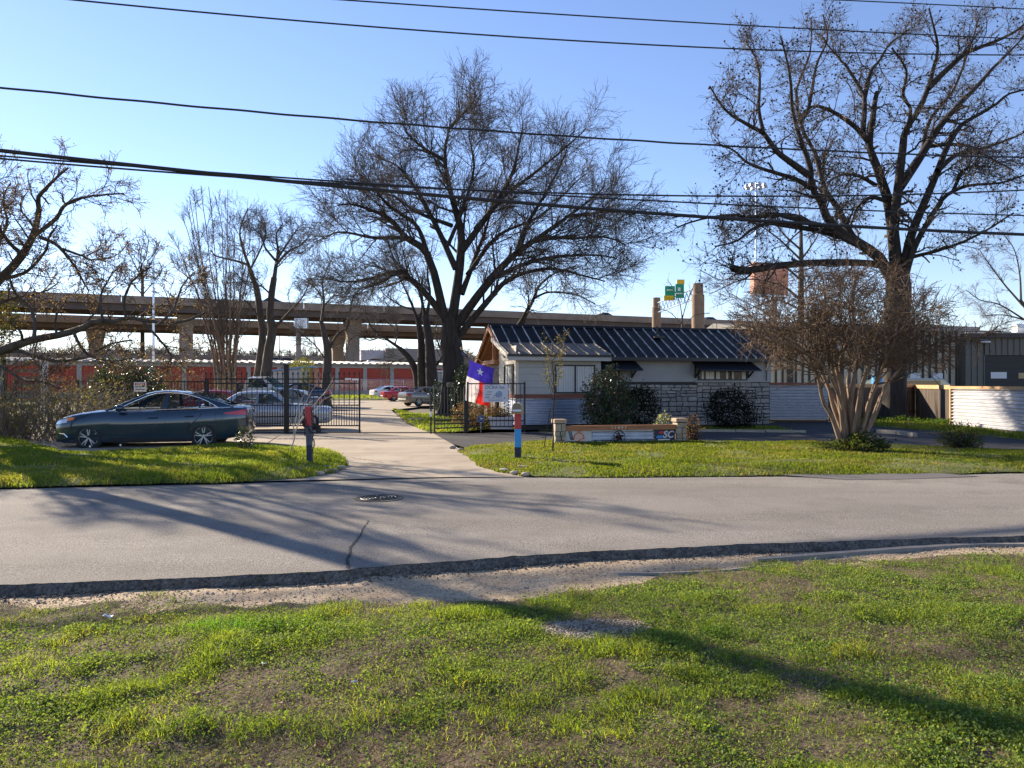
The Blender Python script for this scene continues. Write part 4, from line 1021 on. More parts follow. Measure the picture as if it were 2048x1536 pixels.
bridge('highway_overpass', 'upper tan concrete highway overpass crossing behind the trees', 0, 16.6, 14.05, (-35, -5, 25, 55, 85, 115, 145, 175))
bridge('highway_overpass', 'lower grey concrete highway overpass under the tan one', 15, 14.2, 11.9, (9, 54.6, 100, 145), m1='conc_g')
def flat(name, label, pts, m_, z=None, kind='structure', cat='ground'):
    m = MB(); m.add(pts, [tuple(range(len(pts)))]); o = m.build(name, [m_]); return tag(o, label, cat, kind=kind)
em = MB(); em.prism([hwp(-140, 27, -.1), hwp(-140, 33, 6.2), hwp(-140, 62, 6.2), hwp(-140, 70, -.1)], hwx * 620)
tag(em.build('highway_embankment', [K['field']]), 'long earth embankment carrying the surface highway', 'embankment', kind='structure')
rw = thing('retaining_wall', 'long tan concrete barrier wall behind the highway traffic', 'wall', hwp(-140, 58, 6.19), HWA)
m = MB(); m.box(0, 620, 0, .5, 0, 2.6)
for i in range(88): m.box(i * 7, i * 7 + .35, -.12, -.001, 0, 2.6)
m.build('panel', [K['conc']], rw)
def trailer(label, s, n, L, col, hgt=3.6):
    t = thing('semi_trailer', label, 'truck', hwp(s, n, 6.2), HWA)
    m = MB(); m.box(0, L, 0, 2.6, 1.1, 1.1 + hgt - .9)
    for i in range(int(L / .6)): m.box(i * .6, i * .6 + .06, -.03, -.001, 1.15, hgt + .15)
    m.build('box', [mat('trailer_paint', col, .5)], t)
    for x in (1.0, 2.2, L - 3.0, L - 1.8):
        q = MB(); q.lathe([(.2, -.2), (.5, -.2), (.5, .2), (.2, .2)], c=(x, .3, .5), axis='y', n=14); q.build('wheel', [K['rubber']], t)
    m = MB(); m.box(.2, L - .2, .8, 1.8, .8, 1.09); m.build('chassis', [K['dark']], t)
    m = MB(); m.bar((L - 5, .2, 1.1), (L - 5, .2, .1), .12, .12); m.build('landing_leg', [K['dark']], t)
def s_at(px, n):
    lo, hi = -140.0, 400.0
    for _ in range(40):
        mid = (lo + hi) / 2; p = hwp(mid, n)
        if 1024 + p.x / p.y * FPX < px: lo = mid
        else: hi = mid
    return lo
trailer('grey semi trailer parked on the highway beyond the orange doors', s_at(771, 37), 37, 16.2, (.32, .31, .30), 3.9)
trailer('pale lavender box trailer just left of the grey semi trailer', s_at(722, 38), 38, 6.0, (.55, .55, .62), 3.4)
HG = 'cars driving on the far highways'
def lowcar(label, s, n, z, col, yaw=0.0):
    t = thing('highway_car', label, 'car', hwp(s, n, z), HWA + yaw, HG)
    m = MB(); m.prism([(-2.3, -.88, .3), (2.3, -.88, .3), (2.3, -.88, .68), (1.2, -.88, .92), (-2.2, -.88, .98), (-2.35, -.88, .7)], (0, 1.76, 0)); m.build('body', [mat('far_paint', col, .3, .2, coat=1)], t, bevel=.08)
    m = MB(); m.add([(1.25, -.8, .93), (1.25, .8, .93), (-1.9, .8, .97), (-1.9, -.8, .97), (.3, -.62, 1.45), (.3, .62, 1.45), (-1.2, .62, 1.45), (-1.2, -.62, 1.45)], [(0, 4, 5, 1), (2, 6, 7, 3), (0, 3, 7, 4), (1, 5, 6, 2)]); m.build('windows', [K['darkglass']], t)
    m = MB(); m.box(-1.22, .32, -.64, .64, 1.43, 1.49); m.build('roof', [mat('far_paint', col, .3, .2, coat=1)], t)
    for x in (-1.4, 1.45):
        for y in (-.8, .8):
            q = MB(); q.lathe([(.001, -.1), (.33, -.1), (.33, .1), (.001, .1)], c=(x, y, .33), axis='y', n=12); q.build('wheel', [K['rubber']], t)
lowcar('silver sedan on the highway under the bridges, leftmost', s_at(549, 36), 36, 6.2, (.5, .5, .52))
lowcar('maroon pickup sized car on the highway right of the silver sedan', s_at(576, 38), 38, 6.2, (.2, .05, .04))
lowcar('silver wagon on the highway between the two bridge columns', s_at(668, 37), 37, 6.2, (.42, .42, .44))
lowcar('pale blue sedan in front of the lavender trailer', s_at(754, 33.5), 33.5, 6.2, (.5, .55, .66))
lowcar('dark car roof above the upper overpass rail behind the leaning trunks', s_at(547, 3), 3, 16.0, (.02, .02, .025))
lowcar('dark car on the upper overpass left of the gantry sign', s_at(1212, 3), 3, 15.9, (.02, .02, .025))
lowcar('dark car on the upper overpass right of the thick gantry column', s_at(1421, 3), 3, 15.9, (.02, .02, .025))
# gantry, high mast, billboard, roadside poles
K['gantry'] = mat('gantry_brown', (.25, .165, .105), .85, var=.2, vscale=.8)
ga = thing('sign_gantry', 'tan column gantry with green and yellow highway signs above the roof', 'sign', P(1396, 768, 118) * 1.0); ga.location.z = 0
m = MB(); m.lathe([(.98, 0), (.98, 15.6), (.8, 15.7), (.8, 17.4), (.001, 17.5)], n=20); m.build('column', [K['gantry']], ga, smooth=True)
c2 = P(1313, 768, 134) - P(1396, 768, 118)
m = MB(); m.lathe([(.8, 0), (.8, 15.3), (.68, 15.4), (.68, 17.0), (.001, 17.1)], c=(c2.x, c2.y, 0), n=20); m.build('column', [K['gantry']], ga, smooth=True)
m = MB()
A0, A1 = Vector((0, 0, 16.9)), Vector((c2.x, c2.y, 16.0))
for dz in (0, -1.7):
    for dy in (-.5, .5): m.bar(A0 + Vector((0, dy, dz)), A1 + Vector((0, dy, dz)), .16, .16)
for i in range(12):
    a = A0.lerp(A1, i / 12); b = A0.lerp(A1, (i + 1) / 12); m.bar(a + Vector((0, -.5, 0)), b + Vector((0, -.5, -1.7)), .1, .1); m.bar(b + Vector((0, .5, 0)), a + Vector((0, .5, -1.7)), .1, .1)
m.build('truss', [K['galv']], ga)
def panel(nm, px0, px1, py0, py1, d, k):
    a, b = P(px0, py1, d) - Vector(ga.location), P(px1, py0, d) - Vector(ga.location)
    m = MB(); m.box(a.x, b.x, a.y, a.y + .12, a.z, b.z); return m.build(nm, [K[k]], ga)
g = panel('green_sign', 1351, 1368, 568, 596, 120.5, 'signgreen'); panel('green_sign', 1330, 1350, 572, 600, 124, 'signgreen')
panel('yellow_sign', 1354, 1369, 559, 568, 120.4, 'signyellow'); panel('yellow_sign', 1328, 1347, 591, 601, 123.6, 'signyellow')
panel('shield', 1356, 1361, 575, 582, 120.2, 'white'); panel('sign_print', 1353, 1365, 586, 588, 120.2, 'white'); panel('sign_print', 1334, 1346, 579, 581, 123.7, 'white')
hm = thing('high_mast_light', 'tall thin mast with a ring of floodlights behind the right tree', 'street light', P(1512, 768, 165) * 1.0); hm.location.z = 0
m = MB(); m.tube([(0, 0, 0), (0, 0, 46)], [.45, .16], 8); m.build('mast', [K['galv']], hm)
for k in range(8):
    a = k * math.pi / 4; m = MB(); c = Vector((2.0 * math.cos(a), 2.0 * math.sin(a), 45.1)); m.lathe([(.15, .5), (.5, .1), (.55, -.3), (.001, -.35)], c=c, n=10); m.bar((0, 0, 45.6), c + Vector((0, 0, .4)), .09, .09); m.build('floodlight', [K['galvlit']], hm)
bb_ = thing('billboard', 'faded orange billboard half hidden by the crape myrtle crown', 'billboard', P(1548, 768, 125) * 1.0, HWA); bb_.location.z = 0
m = MB(); m.lathe([(.5, 0), (.5, 17)], n=12); m.build('pole', [K['conc']], bb_)
m = MB(); m.box(-4.6, 2.6, -.5, .5, 16.4, 21.6); m.build('board', [mat('faded_orange', (.62, .22, .12), .7, col2=(.66, .36, .26), vscale=.45)], bb_)
m = MB(); m.box(-4.8, 2.8, -.6, .6, 16.1, 16.39); m.build('frame', [K['galv']], bb_)
for lab, px, d, zt, r in (('pale steel light pole in front of the overpasses at left', 307, 104, 20.5, .22), ('thin dark pole on the highway between the leaning trunks', 559, 185, 15.0, .16)):
    t = thing('light_pole', lab, 'pole', P(px, 768, d) * 1.0); t.location.z = 0
    m = MB(); m.tube([(0, 0, 0), (0, 0, zt)], [r, r * .5], 8); m.build('shaft', [K['galv'] if px < 400 else K['dark']], t)
    m = MB(); m.bar((0, 0, zt - .4), (1.6, 0, zt), .12, .12); m.build('arm', [K['galv'] if px < 400 else K['dark']], t)
t = thing('sign_pole', 'pale square sign pole with dark box head before the lower overpass', 'pole', P(597, 768, 112) * 1.0); t.location.z = 0
m = MB(); m.box(-.3, .3, -.3, .3, 0, 11.2); m.build('shaft', [K['conc_g']], t)
m = MB(); m.box(-.5, 1.4, -.4, .4, 9.9, 11.4); m.build('head', [K['galv']], t)
# old shed + cream thing at far left
t = thing('plank_shed', 'old slatted timber rack at the left edge below the low limb', 'shed', P(28, 768, 40) * 1.0, rad(10)); t.location.z = 0
m = MB()
for i in range(7): m.box(0, 1.2, 0, .05, .3 + .38 * i, .5 + .38 * i)
for x in (0, 1.15): m.box(x, x + .06, .051, .15, 0, 3.0)
m.build('slat_wall', [mat('rusty_slat', (.13, .075, .055), .85, var=.3)], t)
m = MB(); m.box(1.35, 1.62, -.05, .15, 0, 3.15); m.build('pale_post', [mat('pale_post', (.42, .40, .38), .8)], t)

# ------------------------------------------------------------------ utility pole and lines
up = thing('utility_pole', 'wooden utility pole left of the view that throws the long shadow', 'utility pole', (-12.3, 16.24, 0))
m = MB(); m.tube([(0, 0, -.2), (0, 0, 12.5)], [.20, .155], 12); m.build('pole', [K['oldwood']], up, smooth=True)
m = MB(); m.box(-.06, .06, -1.1, 1.1, 10.3, 10.42); m.build('crossarm', [K['oldwood']], up)
def wire(label, pts, r, d0=16.3, d1=22.3, wav=0):
    a, b = Vector(((0 - 1024) * d0 / FPX, d0, 0)), Vector(((2048 - 1024) * d1 / FPX, d1, 0)); d = b - a
    S = []
    for px, py in pts:
        k = (px - 1024) / FPX; u = (k * a.y - a.x) / (d.x - k * d.y); q = a + d * u
        S.append((u, EYE - (py - 768) * q.y / FPX))
    M_ = np.polyfit([s for s, _ in S], [z for _, z in S], 2)
    t = thing('power_line', label, 'cable', a + d * -.25 + Vector((0, 0, float(np.polyval(M_, -.25)))), 0, 'overhead lines along the road')
    o = Vector(t.location); P3 = []
    for u in np.linspace(-.25, 1.4, 260 if wav else 90):
        P3.append(a + d * float(u) + Vector((0, 0, float(np.polyval(M_, u)) + (wav * math.sin(u * 900) if wav else 0))) - o)
    m = MB(); m.tube(P3, r, 8); m.build('cable', [K['dark']], t, smooth=True)
wire('topmost thin line cutting the upper right corner', [(1700, 1), (1870, 9), (2048, 18)], .016)
wire('second thin line from the top crossing above the trees', [(690, 0), (1370, 44), (2048, 78)], .018)
wire('third thin line starting at the top left corner', [(150, 0), (1000, 72), (2048, 110)], .020)
wire('twisted line passing through the central tree top', [(0, 175), (1000, 263), (2048, 315)], .025, wav=.006)
wire('thick black cable, lowest of the lines', [(0, 301), (1000, 402), (2048, 469)], .046)
wire('medium line just above the thick cable', [(0, 317), (200, 334), (440, 352)], .022)
wire('medium line splitting up from the thick cable to the right', [(440, 346), (1100, 390), (2048, 431)], .021)
# ------------------------------------------------------------------ trees
def unit(a): return a / np.maximum(np.linalg.norm(a, axis=-1, keepdims=True), 1e-9)

def tubes(Pt, R, sides):
    N, n = Pt.shape[:2]
    T = unit(np.gradient(Pt, axis=1)); D = unit(Pt[:, -1] - Pt[:, 0])
    a = np.where(np.abs(D[:, 2:3]) < .8, np.array([[0, 0, 1.]]), np.array([[1., 0, 0]]))[:, None, :]
    U = unit(np.cross(T, np.broadcast_to(a, T.shape))); W = np.cross(T, U)
    q = np.arange(sides) * 2 * np.pi / sides
    V = Pt[:, :, None, :] + R[:, :, None, None] * (U[:, :, None, :] * np.cos(q)[:, None] + W[:, :, None, :] * np.sin(q)[:, None])
    i = (np.arange(N)[:, None, None] * n + np.arange(n - 1)[None, :, None]) * sides
    j = np.arange(sides)[None, None, :]; j2 = (j + 1) % sides
    F = np.stack([i + j, i + j2, i + sides + j2, i + sides + j], -1).reshape(-1, 4)
    return V.reshape(-1, 3), F

class Coll:
    def __init__(s): s.V = []; s.F = []; s.C = []; s.n = 0
    def add(s, V, F, C=None):
        s.V.append(V); s.F.append(F + s.n); s.n += len(V)
        if C is not None: s.C.append(C)
    def build(s, name, m, parent=None, smooth=True, off=None):
        V = np.concatenate(s.V)
        if off is not None: V = V - np.array(off)
        return np_mesh(name, V, np.concatenate(s.F), m, parent, np.concatenate(s.C) if s.C else None, smooth)

def resample(pts, n):
    pts = np.asarray(pts, float); k = len(pts)
    e = np.vstack([2 * pts[0] - pts[1], pts, 2 * pts[-1] - pts[-2]])
    t = np.linspace(0, k - 1 - 1e-6, n); i = t.astype(int); f = (t - i)[:, None]
    p0, p1, p2, p3 = e[i], e[i + 1], e[i + 2], e[i + 3]
    return .5 * (2 * p1 + (p2 - p0) * f + (2 * p0 - 5 * p1 + 4 * p2 - p3) * f ** 2 + (3 * p1 - p0 - 3 * p2 + p3) * f ** 3)

def spawn(B, RB, k, t0, t1, ang, lo, hi, n, wander, trop, rfac=.6, rmin=.006, taper=.35, flat=1.0, shrink=.5):
    N, Pn = B.shape[:2]
    t = t0 + (t1 - t0) * (np.arange(k)[None, :] + rng.uniform(0, 1, (N, k))) / k
    f = np.clip(t * (Pn - 1), 0, Pn - 1.001); i = f.astype(int); fr = (f - i)[..., None]
    I = np.arange(N)[:, None]
    base = B[I, i] * (1 - fr) + B[I, i + 1] * fr
    tan = unit(B[I, i + 1] - B[I, i])
    r = RB[I, i] * (1 - fr[..., 0]) + RB[I, i + 1] * fr[..., 0]
    base, tan, r, t = base.reshape(-1, 3), tan.reshape(-1, 3), r.ravel(), t.ravel()
    M = len(base)
    rnd = rng.normal(size=(M, 3)); rnd[:, 1] *= flat
    perp = unit(rnd - (rnd * tan).sum(1, keepdims=True) * tan)
    a = np.radians(rng.uniform(ang[0], ang[1], M))[:, None]
    d = np.cos(a) * tan + np.sin(a) * perp
    L = rng.uniform(lo, hi, M) * (1 - shrink * (t - t0) / max(1e-6, t1 - t0))
    P3 = np.empty((M, n, 3)); P3[:, 0] = base; p = base.copy(); trop = np.array(trop, float)
    for j in range(1, n):
        d = unit(d + wander * rng.normal(size=(M, 3)) + trop)
        p = p + d * (L / (n - 1))[:, None]; P3[:, j] = p
    r0 = np.maximum(r * rfac * rng.uniform(.75, 1.1, M), rmin)
    R = np.maximum(r0[:, None] * np.linspace(1, taper, n)[None, :], rmin * .8)
    return P3, R

def leaves(C, size, cols, droop=0.0, flatness=.0, aspect=.5, out=None, colw=None):
    """diamond leaves, slightly folded"""
    n = len(C); size = size * rng.uniform(.55, 1.3, n)[:, None]
    d = rng.normal(size=(n, 3)); d[:, 2] = d[:, 2] * (1 - flatness) - droop
    if out is not None: d = d * .8 + out
    d = unit(d); s = unit(np.cross(d, rng.normal(size=(n, 3)))); nn = np.cross(d, s)
    V = np.stack([C, C + d * size * .5 + s * size * aspect * .5 + nn * size * .06, C + d * size, C + d * size * .5 - s * size * aspect * .5 + nn * size * .06], 1).reshape(-1, 3)
    F = np.arange(4 * n).reshape(-1, 4)
    cols = np.array(cols); ci = rng.choice(len(cols), n, p=colw)
    c = cols[ci] * rng.uniform(.75, 1.25, (n, 1))
    return V, F, np.repeat(c, 4, 0)

def zoomxy(pts, ox, oy, s): return [(ox + x / s, oy + y / s) for x, y in pts]

def limbs3d(limbs, D, n=22, trunc=1.0, rs=1.0, wob=.012):
    """limbs: (r0, r1, depth_offset, pixel points[, start depth])"""
    out = []
    for l in limbs:
        r0, r1, off, px = l[:4]; d0 = l[4] if len(l) > 4 else 0.0
        k = len(px)
        pts = [np.array(P(x, y, D + d0 + off * (i / (k - 1)) ** 1.2)) for i, (x, y) in enumerate(px)]
        B = resample(pts, 60)[np.linspace(0, 59 * trunc, n).round().astype(int)]
        w = np.cumsum(rng.normal(0, wob, (n, 3)), 0) * np.linspace(0, 1, n)[:, None]
        R = r1 + (r0 * rs - r1) * np.linspace(1, 0, n) ** 1.25
        out.append((B + w, R))
    return np.stack([b for b, _ in out]), np.stack([r for _, r in out])

def flare(px, R, base=1.5):
    return R

def bare_tree(name, label, base, trunk, limbs, D, levels, bark, twig, cat='tree', group=None, seeds=0, leafc=None, leafn=0, leafs=.08, sides=10, trunc=1.0, rs=1.0, wob=.012):
    """trunk: list of (r, px, py); levels: list of dicts for spawn"""
    t = thing(name, label, cat, base, 0, group)
    tr = Coll(); cr = Coll()
    if trunk:
        pts = [np.array(P(x, y, D)) for _, x, y in trunk]; pts[0] = pts[0] * 1.0; pts[0][2] = -.08
        B = resample(pts, 40)[None]; tp_ = np.linspace(1, .72, 40) if sides == 7 else 1; R = tp_ * np.interp(np.linspace(0, len(trunk) - 1, 40), range(len(trunk)), [r for r, _, _ in trunk])[None]
        V, F = tubes(B, R, 18); ang = np.arctan2(V[:, 1] - base[1], V[:, 0] - base[0])
        fl = (1 + .10 * np.sin(ang * 5 + 1) + .06 * np.sin(ang * 9)) 
        w = np.exp(-np.maximum(V[:, 2], 0) / .5) * .5 + .25
        c = np.repeat(B[0], 18, 0)
        V = c + (V - c) * (1 + (fl - 1) * w * 1.6)[:, None] * (1 + .35 * np.exp(-np.maximum(V[:, 2], 0) / .22))[:, None]
        tr.add(V, F)
    B, R = limbs3d(limbs, D, 22, trunc, rs, wob)
    V, F = tubes(B, R, sides); tr.add(V, F)
    cur, curR = B, R
    allend = []
    for li, lv in enumerate(levels):
        P3, R3 = spawn(cur, curR, **lv['a'])
        if 'zmin' in lv:
            ok = P3[:, :, 2].min(1) > lv['zmin']; P3, R3 = P3[ok], R3[ok]
        V, F = tubes(P3, R3, lv.get('sides', 3))
        (tr if lv.get('trunk') else cr).add(V, F)
        if lv.get('both'):
            cur = np.concatenate([resamp_n(cur, P3.shape[1]), P3]); curR = np.concatenate([resamp_r(curR, P3.shape[1]), R3])
        else: cur, curR = P3, R3
    to = tr.build('trunk', bark, t, True, base)
    if cr.n: cr.build('crown', twig, t, True, base)
    if seeds:
        idx = rng.choice(len(cur), min(seeds, len(cur)), replace=False); C = cur[idx, -1]
        o = np.array([[1, 0, 0], [-1, 0, 0], [0, 1, 0], [0, -1, 0], [0, 0, 1], [0, 0, -1.]]); s = rng.uniform(.03, .055, (len(C), 1, 1))
        V = (C[:, None] + o[None] * s).reshape(-1, 3)
        f = np.array([[0, 2, 4], [2, 1, 4], [1, 3, 4], [3, 0, 4], [2, 0, 5], [1, 2, 5], [3, 1, 5], [0, 3, 5]])
        F = (np.arange(len(C))[:, None, None] * 6 + f[None]).reshape(-1, 3)
        np_mesh('seed_balls', V - np.array(base), F, K['bark'], t)
    if leafn:
        idx = rng.choice(len(cur), leafn); f = rng.uniform(.25, 1, leafn) * (cur.shape[1] - 1.01); i = f.astype(int)
        C = cur[idx, i] + rng.normal(0, .04, (leafn, 3))
        V, F, c = leaves(C, leafs, leafc, .3, .0, .6)
        np_mesh('foliage', V - np.array(base), F, K['leaf'], t, c)
    return t

def resamp_n(B, n):
    i = np.linspace(0, B.shape[1] - 1, n).round().astype(int); return B[:, i]
def resamp_r(R, n):
    i = np.linspace(0, R.shape[1] - 1, n).round().astype(int); return R[:, i]

# --- central tree
Z = lambda *p: zoomxy(p, 560, 100, 2.56)
ctr = [
 (.34, .03, 1.0, Z((880, 1400), (930, 1000), (895, 800), (858, 650), (850, 500), (870, 390), (885, 240), (905, 90))),
 (.30, .03, -3.0, Z((850, 1400), (760, 1060), (640, 960), (560, 870), (440, 820), (330, 800), (210, 830), (110, 850))),
 (.26, .03, -1.5, Z((850, 1380), (720, 1220), (600, 1140), (480, 1170), (340, 1190), (170, 1165), (10, 1185))),
 (.32, .03, -2.5, Z((895, 1420), (1060, 1200), (1200, 1050), (1330, 960), (1480, 850), (1620, 740), (1720, 600), (1800, 430))),
 (.15, .03, -1.5, Z((1290, 980), (1400, 962), (1520, 960), (1650, 950), (1780, 1000), (1890, 1110)), -1.3),
 (.24, .03, -3.5, Z((920, 1460), (1060, 1290), (1180, 1170), (1380, 1120), (1560, 1160), (1740, 1200), (1960, 1180))),
 (.24, .03, 3.0, Z((930, 1030), (1080, 820), (1180, 650), (1220, 500), (1240, 340), (1200, 190))),
 (.18, .03, 3.5, Z((1000, 920), (1150, 750), (1300, 640), (1450, 520), (1600, 380), (1640, 250))),
 (.22, .03, 3.0, Z((900, 1120), (800, 900), (690, 700), (600, 590), (480, 540), (370, 490))),
 (.15, .03, -2.0, Z((852, 570), (740, 510), (640, 420), (600, 270)), .8),
 (.14, .03, 2.0, Z((868, 400), (960, 300), (1020, 190)), .9),
 (.18, .03, 4.5, Z((1210, 1040), (1260, 900), (1380, 700), (1480, 500), (1550, 260)), -1.0),
 (.20, .03, 3.0, Z((930, 1250), (1000, 1060), (1060, 900), (1080, 750), (1040, 560))),
 (.14, .03, -4.0, Z((700, 1210), (620, 1130), (520, 1200), (430, 1240), (370, 1310)), -.6),
 (.17, .03, -4.5, Z((760, 1060), (700, 900), (560, 800), (480, 700), (400, 620), (300, 540))),
 (.15, .03, 5.0, Z((880, 900), (700, 830), (600, 760), (420, 700), (300, 640))),
 (.16, .03, -5.0, Z((1100, 1160), (1300, 1080), (1500, 1050), (1700, 1060), (1850, 1150)), -1.5),
 (.14, .03, -3.0, Z((1480, 850), (1600, 840), (1750, 820), (1880, 860)), -1.4),
 (.16, .03, 5.0, Z((960, 1150), (1120, 950), (1350, 840), (1560, 640), (1760, 520))),
 (.14, .03, -5.0, Z((860, 1000), (940, 800), (990, 600), (960, 420), (1000, 280))),
 (.15, .02, 4.0, Z((640, 960), (480, 960), (300, 930), (180, 980), (60, 1040)), -1.2),
]
lv = [dict(a=dict(k=13, t0=.14, t1=1, ang=(25, 60), lo=1.6, hi=3.4, n=7, wander=.16, trop=(0, 0, .08), rfac=.38, rmin=.015, taper=.3), sides=5, trunk=True, both=True),
      dict(a=dict(k=9, t0=.2, t1=1, ang=(25, 60), lo=.9, hi=2.1, n=5, wander=.16, trop=(0, 0, .04), rfac=.5, rmin=.010, taper=.5), sides=3, both=True),
      dict(a=dict(k=5, t0=.15, t1=1, ang=(20, 55), lo=.45, hi=1.1, n=4, wander=.14, trop=(0, 0, .03), rfac=.55, rmin=.0075, taper=.6), sides=3),
      dict(a=dict(k=2, t0=.2, t1=1, ang=(20, 50), lo=.2, hi=.55, n=3, wander=.12, trop=(0, 0, .02), rfac=.7, rmin=.0048, taper=.7), sides=3)]
cb_ = P(900, 838, 35.8); cb_.z = 0
bare_tree('bare_tree', 'broad dark bare tree with many spreading limbs left of the office', cb_,
          [(.62, 899, 838), (.52, 901, 815), (.49, 904, 770), (.50, 906, 730), (.52, 902, 690), (.40, 900, 655), (.24, 903, 625)], ctr, 35.8, lv, K['bark'], K['twig'], trunc=.77, rs=.74)
# --- large right tree
Z = lambda *p: zoomxy(p, 1400, 0, 3.16)
rt = [
 (.34, .09, 1.0, Z((1250, 1840), (1225, 1520), (1190, 1280), (1120, 1060), (1080, 920), (1110, 720), (1140, 590))),
 (.15, .03, -2.0, Z((1060, 890), (980, 800), (850, 710), (740, 670), (660, 720), (620, 800)), .6),
 (.14, .03, 1.5, Z((1030, 830), (1040, 640), (1010, 560), (930, 420), (860, 330), (760, 200)), .6),
 (.12, .03, 2.0, Z((1040, 620), (1080, 450), (1130, 390), (1200, 290), (1320, 200)), 1.2),
 (.30, .03, -1.5, Z((1250, 1840), (1228, 1600), (1225, 1440), (1250, 1200), (1280, 950), (1300, 830), (1380, 700), (1440, 560), (1480, 420), (1500, 300), (1480, 190), (1440, 60))),
 (.16, .03, -1.5, Z((1440, 560), (1560, 440), (1680, 340), (1850, 270), (2000, 200), (2100, 110)), -.9),
 (.24, .03, 2.5, Z((1265, 1180), (1400, 980), (1500, 820), (1620, 680), (1760, 540), (1860, 430), (2000, 300), (2080, 220))),
 (.27, .03, -2.0, Z((1262, 1880), (1290, 1690), (1330, 1500), (1400, 1320), (1500, 1080), (1560, 930), (1640, 800), (1700, 750), (1860, 660), (1960, 580), (2100, 550))),
 (.12, .03, -1.5, Z((1440, 925), (1580, 910), (1700, 920), (1850, 1000), (2000, 1080)), 1.6),
 (.20, .03, -3.0, Z((1270, 1880), (1310, 1700), (1370, 1530), (1480, 1340), (1560, 1230), (1700, 1170), (1900, 1150), (2080, 1100))),
 (.09, .05, -.5, Z((1600, 1205), (1660, 1090), (1740, 1050)), -1.4),
 (.30, .03, -2.0, Z((1245, 1880), (1160, 1660), (1010, 1540), (900, 1480), (800, 1380), (760, 1280), (700, 1180), (690, 1060), (630, 900), (570, 700), (560, 500), (540, 380), (500, 220))),
 (.18, .03, -2.0, Z((690, 1110), (580, 1030), (480, 950), (400, 840), (300, 780), (200, 720), (120, 640), (60, 540)), -1.1),
 (.10, .03, 1.0, Z((400, 840), (370, 680), (380, 500), (370, 380), (310, 250)), -2.0),
 (.13, .03, 1.5, Z((700, 1190), (600, 1130), (430, 1080), (300, 1030), (220, 960), (100, 900)), -1.0),
 (.11, .03, 1.5, Z((635, 770), (680, 700), (710, 560), (740, 400), (800, 250), (780, 100)), -1.3),
 (.24, .03, 3.0, Z((1245, 1860), (1180, 1680), (1060, 1570), (950, 1480), (880, 1330), (800, 1220), (770, 1140), (720, 960), (650, 830), (600, 600), (650, 450), (700, 300), (700, 100))),
 (.12, .06, 1.0, Z((775, 1230), (780, 1100), (800, 970)), 1.5),
 (.20, .03, -2.5, Z((1245, 1860), (1160, 1680), (1020, 1560), (900, 1505), (800, 1440), (600, 1395), (450, 1360), (300, 1385), (180, 1370), (0, 1400), (-150, 1460))),
 (.16, .03, -3.0, zoomxy([(1800, 600), (1600, 545), (1300, 500), (1150, 490), (1000, 560), (880, 660), (700, 715)], 1280, 340, 4.52)),
 (.14, .03, 2.5, zoomxy([(1600, 535), (1450, 430), (1250, 405), (1050, 430), (880, 440), (800, 410), (660, 430), (480, 400), (300, 420)], 1280, 340, 4.52), -.5),
 (.17, .14, -1.2, [(1792, 545), (1750, 528), (1650, 525), (1570, 530), (1530, 536), (1490, 541), (1462, 536)]),
 (.11, .03, -1.5, [(1800, 520), (1880, 500), (1960, 470), (2030, 430)]),
 (.12, .03, 2.0, Z((1180, 1270), (1080, 1250), (1000, 1310), (950, 1430), (900, 1530))),
 (.11, .03, -2.5, Z((1110, 1170), (1000, 1110), (900, 1100), (820, 1150))),
 (.14, .03, 3.0, Z((1500, 1080), (1620, 980), (1780, 940), (1950, 880), (2080, 820)), -1.0),
 (.12, .03, 4.0, Z((1400, 980), (1450, 760), (1600, 560), (1700, 300), (1760, 100)), .8),
 (.10, .03, -2.5, Z((1290, 860), (1330, 700), (1280, 600), (1300, 450), (1200, 300)), -.6),
]
lv2 = [dict(a=dict(k=9, t0=.22, t1=1, ang=(30, 70), lo=1.0, hi=2.4, n=8, wander=.27, trop=(0, 0, .06), rfac=.36, rmin=.015, taper=.35), sides=5, trunk=True, both=True),
       dict(a=dict(k=7, t0=.2, t1=1, ang=(30, 70), lo=.6, hi=1.5, n=6, wander=.28, trop=(0, 0, .02), rfac=.5, rmin=.009, taper=.5), sides=3, both=True),
       dict(a=dict(k=7, t0=.2, t1=1, ang=(30, 65), lo=.25, hi=.7, n=4, wander=.25, trop=(0, 0, .02), rfac=.6, rmin=.0065, taper=.6), sides=3)]
rb_ = P(1789, 847, 30.4); rb_.z = 0
bare_tree('bare_tree', 'tall dark tree with forking limbs and seed balls at the right', rb_,
          [(.58, 1790, 847), (.47, 1789, 815), (.44, 1790, 760), (.45, 1792, 690), (.49, 1796, 610), (.47, 1798, 575), (.38, 1798, 548), (.2, 1797, 528)], rt, 30.4, lv2, K['bark'], K['twig'], seeds=2600, trunc=1.0, rs=.80)
